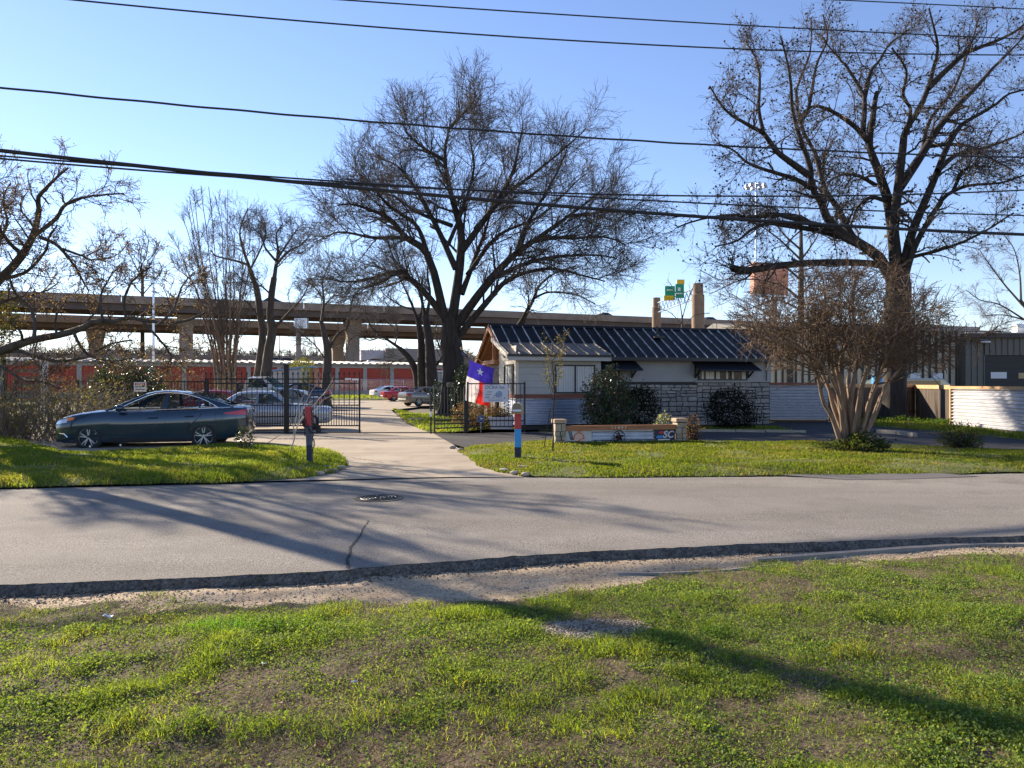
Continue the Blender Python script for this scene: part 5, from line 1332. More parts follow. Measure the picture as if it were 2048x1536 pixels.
# --- left tree with dry leaves
Z = lambda *p: zoomxy(p, 0, 280, 3.413)
lt = [
 (.26, .03, -1.0, Z((-380, 1320), (-200, 1180), (-50, 1000), (100, 850), (180, 740), (230, 650), (270, 500), (270, 400), (320, 340), (380, 280), (480, 200))),
 (.10, .02, -1.5, Z((240, 650), (380, 540), (430, 460), (500, 410), (600, 380), (700, 360), (830, 350)), -.7),
 (.09, .02, 1.0, Z((265, 660), (380, 710), (450, 780), (520, 880), (570, 970), (600, 1030)), -.7),
 (.06, .02, -1.0, Z((430, 745), (560, 790), (650, 820), (800, 800)), -.4),
 (.24, .03, -2.0, Z((-420, 1560), (-100, 1480), (0, 1440), (120, 1400), (250, 1360), (420, 1330), (560, 1290), (650, 1240), (780, 1245), (880, 1215), (980, 1245), (1100, 1262), (1240, 1260), (1400, 1200))),
 (.09, .02, .5, Z((230, 1360), (240, 1250), (205, 1150), (120, 1060), (80, 960)), -1.0),
 (.12, .02, -1.5, Z((-150, 1470), (0, 1450), (130, 1440), (240, 1480), (400, 1510), (500, 1505), (620, 1480), (760, 1400), (900, 1380))),
 (.07, .02, 1.0, Z((500, 1310), (560, 1420), (640, 1480), (760, 1500), (900, 1480)), -1.0),
 (.06, .02, -1.0, Z((860, 1220), (850, 1100), (900, 980), (980, 900), (1050, 850)), -1.5),
 (.06, .02, 1.0, Z((700, 1240), (690, 1080), (740, 980), (830, 900)), -1.2),
 (.06, .02, 1.0, Z((1080, 1262), (1180, 1160), (1240, 1000), (1330, 900)), -1.8),
 (.06, .02, 1.0, Z((980, 1245), (1080, 1350), (1160, 1450), (1180, 1530)), -1.7),
 (.12, .02, 1.5, Z((-100, 1050), (-60, 880), (0, 700), (60, 560), (40, 420), (90, 300))),
 (.10, .02, -2.5, Z((150, 780), (60, 700), (-40, 560), (-60, 420)), -.6),
 (.10, .02, -2.0, Z((0, 950), (100, 930), (200, 880), (300, 760), (330, 640), (380, 560))),
 (.10, .02, 2.0, Z((-200, 1200), (-40, 1130), (100, 1080), (220, 1060), (330, 1020), (420, 960))),
 (.09, .02, -1.0, Z((-100, 1500), (40, 1560), (160, 1640), (300, 1660), (420, 1700))),
 (.16, .03, 3.0, Z((-400, 1300), (-200, 900), (-150, 500), (-80, 200), (-150, -50))),
 (.16, .03, -3.5, Z((-420, 1300), (-330, 900), (-250, 600), (-300, 300), (-250, 50))),
 (.14, .03, -5, Z((-400, 1400), (-250, 1050), (-100, 700), (-40, 400), (-90, 100))),
 (.14, .03, 5, Z((-450, 1400), (-600, 1000), (-650, 600), (-600, 200))),
 (.16, .04, 1, Z((-430, 1250), (-520, 1000), (-640, 720), (-700, 420))),
 (.16, .04, -1, Z((-430, 1250), (-700, 1050), (-1000, 800), (-1200, 650))),
 (.16, .04, 2, Z((-430, 1250), (-480, 900), (-560, 600), (-480, 300))),
 (.16, .04, -2, Z((-430, 1250), (-620, 1000), (-820, 600), (-900, 350))),
 (.16, .04, 0, Z((-430, 1250), (-800, 1150), (-1200, 1000), (-1500, 1050))),
 (.13, .03, -2, Z((-430, 1250), (-600, 900), (-800, 500), (-1000, 200))),
 (.13, .03, 2, Z((-430, 1250), (-650, 1000), (-950, 700), (-1250, 500))),
 (.13, .03, -1, Z((-430, 1250), (-500, 800), (-500, 300), (-650, -100))),
 (.13, .03, 1.5, Z((-430, 1250), (-550, 700), (-700, 250), (-900, -200))),
 (.13, .03, -3, Z((-430, 1250), (-380, 800), (-350, 300), (-450, -200))),
 (.13, .03, 3, Z((-430, 1250), (-300, 850), (-200, 400), (-250, 0))),
 (.16, .04, 1, Z((-430, 1250), (-520, 1000), (-640, 720), (-700, 420))),
 (.16, .04, -1, Z((-430, 1250), (-700, 1050), (-1000, 800), (-1200, 650))),
 (.16, .04, 2, Z((-430, 1250), (-480, 900), (-560, 600), (-480, 300))),
 (.16, .04, -2, Z((-430, 1250), (-620, 1000), (-820, 600), (-900, 350))),
 (.16, .04, 0, Z((-430, 1250), (-800, 1150), (-1200, 1000), (-1500, 1050))),
 (.13, .03, -2, Z((-430, 1250), (-700, 1100), (-1100, 900), (-1500, 800))),
 (.13, .03, 0, Z((-430, 1250), (-600, 950), (-900, 350), (-1100, 0))),
]
lv3 = [dict(a=dict(k=7, t0=.25, t1=1, ang=(30, 70), lo=.6, hi=1.6, n=7, wander=.25, trop=(0, 0, .08), rfac=.42, rmin=.012, taper=.35), sides=5, trunk=True, both=True),
       dict(a=dict(k=6, t0=.25, t1=1, ang=(30, 70), lo=.35, hi=.9, n=5, wander=.25, trop=(0, 0, .04), rfac=.5, rmin=.008, taper=.5), sides=3),
       dict(a=dict(k=6, t0=.25, t1=1, ang=(25, 60), lo=.15, hi=.45, n=3, wander=.2, trop=(0, 0, .02), rfac=.6, rmin=.006, taper=.6), sides=3)]
lb_ = Vector((-16.6, 21.2, 0))
lpx = 1024 + lb_.x / lb_.y * FPX
bare_tree('leafy_tree', 'left tree reaching in with crooked dark limbs and dry brown leaves', lb_,
          [(.45, lpx, 881), (.36, lpx + 4, 820), (.34, lpx + 20, 740), (.30, lpx + 52, 680), (.26, lpx + 60, 640)], lt, 21.2, lv3, K['bark_grey'], K['twig_brown'],
          leafn=22000, leafs=.05, leafc=[(.19, .13, .08), (.24, .17, .12), (.14, .115, .05), (.22, .15, .12)], rs=.62)
# --- crape myrtle
Z = lambda *p: zoomxy(p, 1450, 560, 3.42)
cm = [
 (.075, .02, -.5, Z((800, 1140), (760, 1010), (730, 930), (670, 830), (640, 700), (600, 600), (560, 480), (520, 380), (470, 250))),
 (.075, .02, .6, Z((810, 1140), (790, 1000), (740, 860), (710, 730), (650, 600), (600, 520), (520, 460), (400, 390), (300, 330))),
 (.07, .02, -.8, Z((820, 1130), (800, 950), (780, 800), (750, 650), (730, 560), (690, 430), (640, 330), (560, 210))),
 (.08, .02, .3, Z((830, 1130), (830, 950), (800, 780), (770, 620), (750, 500), (720, 350), (690, 200), (700, 60))),
 (.08, .02, 1.0, Z((850, 1130), (850, 950), (820, 800), (790, 640), (800, 520), (850, 400), (880, 250), (900, 100))),
 (.085, .02, -.7, Z((880, 1140), (870, 980), (860, 820), (890, 700), (910, 580), (930, 470), (900, 300), (890, 150), (920, 0))),
 (.07, .02, .8, Z((890, 1130), (910, 960), (930, 830), (960, 700), (990, 600), (1040, 500), (1060, 380), (1100, 250))),
 (.07, .02, -.9, Z((900, 1110), (950, 980), (980, 850), (1020, 740), (1060, 660), (1090, 560), (1150, 450), (1180, 320))),
 (.07, .02, .5, Z((930, 1110), (980, 1000), (1040, 880), (1090, 760), (1150, 670), (1210, 590), (1260, 540), (1350, 480), (1420, 400))),
 (.06, .02, 1.3, Z((920, 1070), (980, 900), (1000, 780), (1050, 640), (1100, 520), (1200, 420), (1300, 300))),
 (.06, .02, 1.5, Z((860, 1130), (870, 900), (840, 700), (860, 560), (800, 400), (780, 250), (620, 120))),
 (.06, .02, -1.5, Z((840, 1130), (810, 900), (760, 740), (700, 620), (620, 540), (480, 460), (340, 420), (200, 380))),
 (.05, .02, .3, Z((940, 1110), (1040, 900), (1120, 700), (1260, 560), (1420, 440), (1560, 380))),
 (.06, .02, -1.8, Z((860, 1110), (900, 900), (930, 700), (980, 540), (1000, 380), (1060, 180))),
 (.05, .02, 1.8, Z((820, 1120), (780, 880), (680, 700), (560, 560), (420, 420), (300, 250), (180, 180))),
]
lv4 = [dict(a=dict(k=10, t0=.42, t1=1, ang=(25, 75), lo=.6, hi=1.7, n=6, wander=.2, trop=(0, 0, .06), rfac=.55, rmin=.012, taper=.4, shrink=.3), sides=4, both=True),
       dict(a=dict(k=7, t0=.4, t1=1, ang=(25, 70), lo=.4, hi=1.0, n=5, wander=.2, trop=(0, 0, .03), rfac=.5, rmin=.006, taper=.6), sides=3, zmin=1.7),
       dict(a=dict(k=9, t0=.2, t1=1, ang=(20, 65), lo=.15, hi=.55, n=3, wander=.2, trop=(0, 0, -.02), rfac=.6, rmin=.0055, taper=.7), sides=3, zmin=1.9)]
mb_ = P(1712, 903, 17.5); mb_.z = 0
bare_tree('crape_myrtle', 'multi trunk crape myrtle with smooth tan stems on the front lawn', mb_, None, cm, 17.5, lv4, K['bark_tan'], K['twig_brown'],
          leafn=12000, leafs=.032, leafc=[(.11, .065, .035), (.16, .10, .05), (.08, .05, .03)], sides=9, rs=.85)
# --- tall multi stem tree behind the gate
ms = []
for i, (bx, tx, ty) in enumerate([(432, 350, 480), (438, 372, 420), (444, 395, 372), (448, 408, 362), (452, 425, 380), (456, 440, 400), (450, 366, 440), (460, 462, 432), (464, 478, 420), (468, 492, 440), (472, 498, 470), (440, 360, 520), (458, 450, 385), (446, 385, 395), (462, 470, 480)]):
    ms.append((.085, .018, rng.uniform(-1.8, 1.8), [(bx, 815), (bx - 2, 740), (bx * .8 + tx * .2, 660), (bx * .45 + tx * .55, 560), (tx, ty)]))
lv5 = [dict(a=dict(k=9, t0=.35, t1=1, ang=(12, 35), lo=.8, hi=2.2, n=5, wander=.12, trop=(0, 0, .16), rfac=.5, rmin=.012, taper=.5), sides=3, both=True),
       dict(a=dict(k=9, t0=.2, t1=1, ang=(15, 45), lo=.4, hi=1.1, n=4, wander=.18, trop=(0, 0, .10), rfac=.5, rmin=.008, taper=.6), sides=3, both=True), dict(a=dict(k=4, t0=.2, t1=1, ang=(15, 50), lo=.2, hi=.5, n=3, wander=.18, trop=(0, 0, .10), rfac=.6, rmin=.006, taper=.6), sides=3)]
def base_at(px, D): p = P(px, 768, D); p.z = 0; return p
bare_tree('bare_tree', 'tall upright multi stem bare tree with tan base behind the gate', base_at(452, 43), None, ms, 43, lv5, K['bark_tan'], K['twig'], sides=6, wob=.05)
# --- generic traced trees
lvb = [dict(a=dict(k=8, t0=.3, t1=1, ang=(25, 65), lo=.9, hi=2.3, n=6, wander=.2, trop=(0, 0, .08), rfac=.36, rmin=.013, taper=.4), sides=4, trunk=True, both=True),
       dict(a=dict(k=8, t0=.2, t1=1, ang=(25, 65), lo=.6, hi=1.4, n=5, wander=.2, trop=(0, 0, .02), rfac=.5, rmin=.010, taper=.6), sides=3),
       dict(a=dict(k=6, t0=.2, t1=1, ang=(25, 60), lo=.3, hi=.8, n=3, wander=.2, trop=(0, 0, .0), rfac=.6, rmin=.007, taper=.7), sides=3)]
TG = 'bare trees around the yard'
def yard_tree(label, D, trunk, limbs, lv=lvb, bark='bark_grey', twig='twig', leafn=0, **kw):
    return bare_tree('bare_tree', label, base_at(trunk[0][1], D), trunk, limbs, D, lv, K[bark], K[twig], group=TG, leafn=leafn, sides=7, rs=.68, **kw)
yard_tree('slim bare tree bending left, left one of the leaning pair behind the gate', 46, [(.36, 513, 820), (.30, 515, 765), (.26, 522, 706), (.25, 525, 662), (.25, 521, 633), (.23, 514, 582), (.2, 505, 553)],
          [(.19, .03, 1, [(505, 553), (495, 523), (483, 485), (481, 456), (495, 418)]), (.13, .03, -1.5, [(496, 530), (470, 521), (434, 512), (420, 500)]), (.10, .03, 2, [(500, 540), (520, 500), (530, 470), (525, 440)]), (.08, .03, -2, [(522, 640), (500, 610), (480, 590)])])
yard_tree('dark bare tree with a low right fork, right one of the pair behind the gate', 45, [(.36, 529, 820), (.34, 531, 760), (.31, 537, 706), (.30, 544, 662), (.25, 540, 630), (.25, 543, 589), (.24, 548, 555)],
          [(.21, .03, 1, [(548, 560), (552, 530), (555, 500), (550, 470), (560, 445)]), (.15, .03, -1, [(545, 660), (568, 636), (588, 614), (606, 596), (625, 560)]), (.14, .03, -2, [(552, 530), (575, 505), (600, 490), (620, 470)]), (.12, .03, 2, [(550, 520), (530, 495), (520, 470), (505, 455)]), (.12, .03, 2, [(553, 520), (580, 480), (600, 450)]), (.09, .03, -2, [(543, 590), (520, 570), (490, 560)])])
yard_tree('forked bare tree in front of the orange doors', 50, [(.36, 650, 822), (.33, 653, 760), (.30, 655, 706), (.24, 649, 670), (.2, 642, 642)],
          [(.17, .03, 1, [(643, 645), (648, 600), (645, 560), (660, 520)]), (.17, .03, -1, [(656, 702), (676, 668), (697, 650), (703, 605), (720, 580), (752, 562)]), (.1, .03, 2, [(648, 600), (630, 575), (610, 560)]), (.1, .03, 2, [(649, 610), (672, 590), (690, 595)]), (.08, .03, -2, [(651, 720), (630, 690), (600, 665)])])
yard_tree('bare tree leaning far left from the trunk cluster by the red coupe', 62, [(.42, 838, 815), (.38, 836, 771), (.35, 831, 742), (.32, 818, 716), (.27, 799, 696)],
          [(.20, .03, -1, [(799, 696), (776, 680), (752, 664), (735, 640), (728, 610)]), (.10, .03, 1, [(790, 690), (795, 660), (780, 630)]), (.10, .03, 1, [(765, 672), (740, 680), (710, 670), (690, 690)]), (.09, .03, 1, [(815, 712), (800, 720), (770, 730)])], bark='bark')
yard_tree('straight dark trunk in the middle of the cluster by the red coupe', 61, [(.50, 846, 805), (.43, 845, 771), (.39, 843, 720), (.36, 842, 680), (.30, 836, 640)],
          [(.20, .03, 1, [(836, 642), (820, 600), (800, 560), (775, 520)]), (.2, .03, -1, [(838, 650), (845, 600), (835, 550), (820, 510)]), (.12, .03, 2, [(828, 620), (800, 610), (770, 590), (750, 560)])], bark='bark')
yard_tree('thick bare trunk right of the cluster beside the big tree', 60, [(.58, 868, 805), (.54, 864, 770), (.50, 861, 719), (.45, 858, 680), (.36, 850, 630)],
          [(.22, .03, 1, [(850, 632), (840, 590), (820, 545), (805, 500)]), (.24, .03, -1, [(852, 640), (860, 590), (855, 540), (865, 490)]), (.18, .03, 1, [(864, 740), (885, 712), (878, 690), (872, 660), (885, 620)])], bark='bark')
yard_tree('dark bare tree rising just behind the left end of the office roof', 41, [(.33, 1000, 826), (.30, 1010, 740), (.28, 1030, 672), (.24, 1046, 640)],
          [(.18, .03, 1, [(1046, 640), (1066, 600), (1080, 570), (1110, 545), (1150, 530)]), (.14, .03, -1, [(1044, 640), (1056, 610), (1055, 580)]), (.10, .03, 2, [(1070, 595), (1100, 585), (1150, 590), (1190, 610)])], bark='bark')
yard_tree('small bare tree behind the roof below the green signs', 58, [(.12, 1366, 830), (.10, 1365, 700), (.08, 1364, 650), (.07, 1364, 630)],
          [(.06, .02, 1, [(1364, 632), (1358, 600), (1345, 575), (1335, 560)]), (.06, .02, -1, [(1364, 640), (1372, 610), (1384, 580), (1392, 560)]), (.05, .02, 1, [(1364, 650), (1340, 625), (1310, 615)]), (.05, .02, 1, [(1365, 655), (1390, 630), (1420, 625)])],
          lv=[dict(a=dict(k=7, t0=.2, t1=1, ang=(25, 60), lo=.6, hi=1.6, n=4, wander=.18, trop=(0, 0, .1), rfac=.5, rmin=.012, taper=.5), sides=3)])
yard_tree('slim grey bare tree standing behind the right end of the office', 54, [(.30, 1605, 830), (.25, 1603, 700), (.22, 1602, 560), (.17, 1602, 480), (.12, 1602, 430)],
          [(.10, .03, 1, [(1602, 440), (1596, 410), (1602, 380)]), (.12, .03, -2, [(1602, 500), (1570, 470), (1550, 440), (1540, 410)]), (.12, .03, -2, [(1602, 520), (1560, 480), (1520, 450), (1480, 430)]), (.12, .03, 2, [(1602, 520), (1630, 480), (1650, 440)]), (.12, .03, 2, [(1602, 560), (1560, 530), (1500, 530), (1450, 560), (1400, 540)]), (.12, .03, 2, [(1602, 600), (1560, 570), (1490, 560), (1420, 590)]), (.12, .03, -2, [(1602, 590), (1640, 550), (1680, 540)]), (.1, .03, 2, [(1602, 620), (1550, 600), (1500, 620)])])
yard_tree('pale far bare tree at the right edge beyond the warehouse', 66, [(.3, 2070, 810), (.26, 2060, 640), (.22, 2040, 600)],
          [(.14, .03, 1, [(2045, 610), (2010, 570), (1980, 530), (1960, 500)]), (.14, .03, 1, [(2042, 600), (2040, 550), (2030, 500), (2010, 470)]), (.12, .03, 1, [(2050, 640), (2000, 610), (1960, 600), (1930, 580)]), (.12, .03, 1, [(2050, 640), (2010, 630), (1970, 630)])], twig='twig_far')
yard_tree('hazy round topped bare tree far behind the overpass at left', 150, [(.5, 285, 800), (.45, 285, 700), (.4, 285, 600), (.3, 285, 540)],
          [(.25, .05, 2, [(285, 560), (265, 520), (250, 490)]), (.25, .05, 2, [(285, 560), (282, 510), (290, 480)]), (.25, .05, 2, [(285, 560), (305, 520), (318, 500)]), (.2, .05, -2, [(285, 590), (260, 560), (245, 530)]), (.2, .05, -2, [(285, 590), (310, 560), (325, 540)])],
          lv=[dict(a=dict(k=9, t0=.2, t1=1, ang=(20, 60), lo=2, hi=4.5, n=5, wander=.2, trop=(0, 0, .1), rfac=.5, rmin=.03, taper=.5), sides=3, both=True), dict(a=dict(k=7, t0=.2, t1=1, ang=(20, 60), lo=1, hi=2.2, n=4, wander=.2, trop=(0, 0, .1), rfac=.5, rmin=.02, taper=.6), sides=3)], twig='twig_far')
# saplings
sap = [dict(a=dict(k=5, t0=.3, t1=1, ang=(15, 40), lo=.15, hi=.5, n=4, wander=.15, trop=(0, 0, .1), rfac=.5, rmin=.004, taper=.6), sides=3)]
bare_tree('sapling', 'leaning leafless sapling with pale stems beside the chained post', base_at(583, 16.6), None,
          [(.016, .012, 0, [(583, 913), (584, 890), (589, 868), (590, 842)]), (.012, .004, .2, [(590, 868), (600, 830), (615, 795), (632, 765), (640, 742)]), (.012, .004, -.2, [(589, 868), (602, 840), (630, 806), (655, 775), (665, 752)]), (.009, .004, .2, [(590, 842), (596, 815), (612, 780)]), (.008, .004, -.2, [(604, 838), (630, 818), (650, 790)])], 16.6, sap, K['bark_white'], K['bark_white'], sides=5)
bare_tree('sapling', 'thin young tree with sparse small leaves near the mailbox', base_at(1105, 16.9), None,
          [(.022, .008, 0, [(1105, 912), (1106, 880), (1105, 845), (1107, 800), (1106, 760), (1105, 720), (1108, 690)])] +
          [(.008, .003, rng.uniform(-.25, .25), [(1106, y), (1106 + dx * .5, y - 25), (1106 + dx, y - 55)]) for y, dx in ((800, -14), (795, 14), (785, -18), (780, 18), (770, -16), (760, 20), (750, -14), (745, 24), (735, -10), (730, 16), (720, 26))], 16.9,
          [dict(a=dict(k=5, t0=.35, t1=1, ang=(20, 50), lo=.1, hi=.35, n=4, wander=.15, trop=(0, 0, .08), rfac=.5, rmin=.003, taper=.7), sides=3)], K['bark'], K['twig_brown'], leafn=800, leafs=.035, leafc=[(.10, .11, .05), (.14, .15, .08), (.20, .13, .08)], sides=6)
stk = thing('tree_stake', 'slim dark stake leaning beside the thin young tree', 'stake', G(1087, 901)); m = MB(); m.tube([(0, 0, 0), (.17, .1, 1.0)], .011, 6); m.build('rod', [K['bark']], stk)
# --- shrubs
def shrub(name, label, base, lumps, n, size, cols, mat_='gloss_leaf', twigs=40, cat='shrub', flat=0, dense_in=.65, group=None, aspect=.5):
    t = thing(name, label, cat, base, 0, group)
    C = []; O = []; tot = sum(l[3] * l[4] * l[5] for l in lumps)
    for (x, y, z, a, b, c) in lumps:
        k = int(n * (a * b * c) / tot) + 1
        d = unit(rng.normal(size=(k, 3))); r = rng.uniform(dense_in ** 2, 1.06 ** 2, (k, 1)) ** .5 * (1 + .20 * np.sin(d[:, :1] * 7 + x * 9) * np.cos(d[:, 2:] * 6 + y) + .12 * np.sin(d[:, 1:2] * 13 + d[:, 2:] * 11 + x * 5) + np.where(rng.uniform(0, 1, (k, 1)) < .06, rng.uniform(0, .3, (k, 1)), 0))
        p = d * r * np.array([a, b, c]) + np.array([x, y, z]); ok = (p[:, 2] > .02) & (np.sin(p[:, 0] * 9 / max(a, .3) + p[:, 2] * 5) * np.sin(p[:, 2] * 8 / max(c, .3) - p[:, 1] * 6) > -.80)
        C.append(p[ok]); O.append(d[ok])
    C = np.concatenate(C); O = np.concatenate(O)
    V, F, c = leaves(C, size, cols, .1, flat, aspect, out=O * .7)
    np_mesh('foliage', V, F, K[mat_], t, c)
    zs = np.array([[l[0], l[1], l[2]] for l in lumps]); k = twigs
    B = np.empty((k, 4, 3)); ends = C[rng.choice(len(C), k)]
    s = rng.normal(0, .08, (k, 3)); s[:, 2] = 0
    for j in range(4): B[:, j] = s * (1 - j / 3) + ends * (j / 3) + rng.normal(0, .03, (k, 3)) * (j in (1, 2))
    V, F = tubes(B, np.full((k, 4), 1) * np.linspace(.014, .004, 4), 4); np_mesh('stems', V, F, K['bark'], t)
    return t
GRN = [(.030, .055, .016), (.045, .075, .022), (.06, .085, .03), (.022, .04, .014)]
shrub('photinia_shrub', 'tall glossy green shrub with reddish tips in front of the bay window', base_at(1215, 24.3) + Vector((0, 0, 0)), [(-.05, 0, 1.1, .75, .6, .95), (-.25, 0, .6, .6, .55, .6), (.3, .1, .8, .6, .6, .8), (-.05, 0, 1.75, .4, .4, .35)], 10500, .08, GRN + GRN + [(.16, .05, .03)], twigs=12)
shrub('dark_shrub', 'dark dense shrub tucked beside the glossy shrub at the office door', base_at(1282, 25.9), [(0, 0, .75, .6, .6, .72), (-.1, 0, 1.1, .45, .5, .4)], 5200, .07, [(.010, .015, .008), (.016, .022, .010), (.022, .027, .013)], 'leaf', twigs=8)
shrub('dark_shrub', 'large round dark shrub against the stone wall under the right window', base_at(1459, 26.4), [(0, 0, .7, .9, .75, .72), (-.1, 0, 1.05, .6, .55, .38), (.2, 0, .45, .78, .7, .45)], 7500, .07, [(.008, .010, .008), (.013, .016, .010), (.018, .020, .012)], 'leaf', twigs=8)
shrub('silver_shrub', 'small silvery leaved plant behind the sign wall', base_at(1327, 21.4), [(0, 0, .4, .24, .2, .36)], 420, .07, [(.30, .32, .28), (.22, .25, .2)], 'leaf', 20)
shrub('dry_shrub', 'sparse reddish twiggy plant right of the sign wall', base_at(1386, 20.6), [(0, 0, .38, .22, .2, .4)], 330, .06, [(.14, .07, .05), (.2, .12, .08)], 'leaf', 60)
shrub('nandina_shrub', 'reddish brown leafy shrub below the flag', base_at(935, 26.4), [(0, 0, .5, .55, .5, .48), (.55, .1, .45, .5, .4, .42), (1.05, 0, .4, .4, .4, .4)], 2600, .07, [(.18, .08, .05), (.24, .13, .09), (.10, .07, .04), (.08, .09, .03)], 'leaf', 70)
shrub('evergreen_shrub', 'tall green shrub between the big trunk and the flag', base_at(925, 33.5), [(0, 0, 1.0, .55, .5, 1.0), (.05, 0, 1.9, .35, .35, .55)], 3600, .10, GRN)
shrub('evergreen_shrub', 'green bush behind the big trunk by the tan grey car', base_at(884, 44), [(0, 0, .9, .7, .6, .9)], 2000, .12, GRN)
shrub('magnolia_shrub', 'big shiny leaved evergreen bush behind the blue sedan and the iron fence', base_at(252, 29.5), [(0, 0, 1.0, 1.5, .8, 1.0), (-.3, 0, 2.1, .7, .6, .55), (.75, .2, 1.7, .55, .6, .6), (-1.0, .2, 1.6, .5, .6, .5)], 15000, .095, GRN + [(.10, .11, .05)])
shrub('leafy_weed', 'small yellow green bush beside the shiny evergreen', base_at(325, 28.6), [(0, 0, .8, .5, .4, .8)], 1100, .08, [(.09, .11, .03), (.13, .13, .04)], 'leaf')
shrub('seedling_bush', 'small dark leafy seedling at the lawn edge behind the blue sedan tail', base_at(490, 17.4), [(0, 0, .32, .19, .18, .30), (.03, 0, .1, .1, .1, .1)], 480, .07, [(.04, .06, .02), (.07, .085, .03), (.10, .11, .05)], 'gloss_leaf', 14)
shrub('climbing_ivy', 'green ivy growing up the small trunk by the yard shed', base_at(612, 49), [(0, 0, 1.5, .35, .35, 1.5)], 900, .12, [(.06, .09, .03), (.1, .12, .04)], 'leaf')
shrub('leafy_weed', 'yellow green treetop foliage above the pale blue shed', base_at(602, 70), [(0, 0, 3.0, 1.2, .8, .9)], 1300, .2, [(.11, .13, .035), (.16, .16, .05)], 'leaf')
shrub('ivy_mass', 'dark green ivy mass at the left frame edge on the leaning limb', base_at(8, 23), [(-.6, 0, 3.6, .9, .8, 1.1), (-.9, 0, 2.6, .9, .8, .8)], 4500, .10, [(.03, .045, .015), (.06, .065, .02), (.10, .085, .03)], 'leaf')
shrub('weed_clump', 'spiky green clump with dry stems on the lawn at far right', base_at(1925, 18.2), [(0, 0, .18, .45, .3, .22), (-.1, 0, .35, .5, .3, .28)], 900, .13, [(.05, .09, .02), (.09, .12, .03), (.14, .10, .06)], 'leaf', 120, aspect=.15)
shrub('weed_clump', 'leafy green skirt around the foot of the crape myrtle', base_at(1712, 17.3), [(0, -.1, .12, .62, .45, .2), (.15, -.1, .25, .40, .3, .26), (-.45, 0, .12, .5, .3, .16)], 2400, .08, [(.04, .07, .018), (.07, .10, .025), (.06, .05, .03)], 'leaf', 40)
shrub('weed_clump', 'bright green weeds along the plank fence foot', Vector((15.6, 27.6, 0)), [(-.5, 1.5, .1, .8, .7, .22), (.1, .3, .1, .6, .8, .2), (-.9, 3, .1, .9, .6, .2)], 2600, .10, [(.05, .10, .015), (.08, .13, .025)], 'leaf', 10)
shrub('leafy_weed', 'low yellow green weeds in the brush at the far left edge', base_at(50, 23.5), [(-.9, 0, .35, .9, .5, .5), (.3, .2, .3, .7, .5, .42), (-.2, 0, .7, .4, .4, .4)], 2600, .07, [(.12, .16, .035), (.17, .19, .05), (.09, .12, .03)], 'leaf')
# brush thicket at left
K['brush'] = mat('brush_stem', (.17, .135, .105), .9)
def thicket(label, base, w, d, h, n, leafn):
    t = thing('brush_thicket', label, 'brush', base)
    B0 = np.empty((n, 6, 3)); p = np.stack([rng.uniform(-w / 2, w / 2, n), rng.uniform(-d / 2, d / 2, n), np.zeros(n)], 1)
    dd = unit(np.stack([rng.normal(0, .45, n), rng.normal(0, .35, n), np.ones(n)], 1)); L = h * rng.uniform(.5, 1.15, n)
    for j in range(6):
        B0[:, j] = p; dd = unit(dd + rng.normal(0, .16, (n, 3)) + np.array([.05, 0, -.06])); p = p + dd * (L / 5)[:, None]
    R0 = np.linspace(.012, .005, 6)[None] * np.ones((n, 1))
    c = Coll(); c.add(*tubes(B0, R0, 3))
    P1, R1 = spawn(B0, R0, 7, .25, 1, (25, 70), .25, .8, 4, .2, (0, 0, .0), .6, .004); c.add(*tubes(P1, R1, 3))
    c.build('stems', K['brush'], t)
    i = rng.choice(len(P1), leafn); C = P1[i, 3] + rng.normal(0, .05, (leafn, 3))
    V, F, cc = leaves(C, .06, [(.15, .115, .065), (.12, .095, .055), (.13, .15, .045), (.09, .13, .03)]); np_mesh('foliage', V, F, K['leaf'], t, cc)
    return t
thicket('tangled brown brush thicket in front of the blue sedan nose', Vector((-13.2, 21.6, 0)), 3.2, 2.0, 1.9, 260, 3500)
thicket('brown brush thicket at the left edge under the low limb', Vector((-16.6, 22.0, 0)), 3.6, 2.2, 1.25, 260, 3500)
thicket('dry brown brush behind the iron fence near the multi stem tree', Vector((-15.5, 33, 0)), 6.5, 2, 2.4, 260, 3000)
# distant tree line (reads as one mass)
N = 2600
s = rng.uniform(-140, 330, N); nn = rng.uniform(75, 110, N)
bx = np.array([-79.9, 121, 0]) + s[:, None] * np.array(hwx) + nn[:, None] * np.array(hwn)
h = rng.uniform(6.5, 11.5, N)
B0 = np.empty((N, 4, 3))
for j in range(4): B0[:, j] = bx + np.array([0, 0, 1]) * (h * j / 3)[:, None] + rng.normal(0, .3, (N, 3))
R0 = np.linspace(.3, .08, 4)[None] * np.ones((N, 1))
cl_ = Coll(); cl_.add(*tubes(B0, R0, 3))
P1, R1 = spawn(B0, R0, 12, .3, 1, (30, 75), 2.5, 5, 4, .2, (0, 0, .1), .5, .07); cl_.add(*tubes(P1, R1, 3))
P2, R2 = spawn(P1, R1, 7, .2, 1, (25, 70), 1, 2.4, 3, .2, (0, 0, .05), .5, .05); cl_.add(*tubes(P2, R2, 3))
tag(cl_.build('distant_trees', K['twig_far']), 'distant line of bare brown trees beyond the highway', 'trees', kind='stuff')
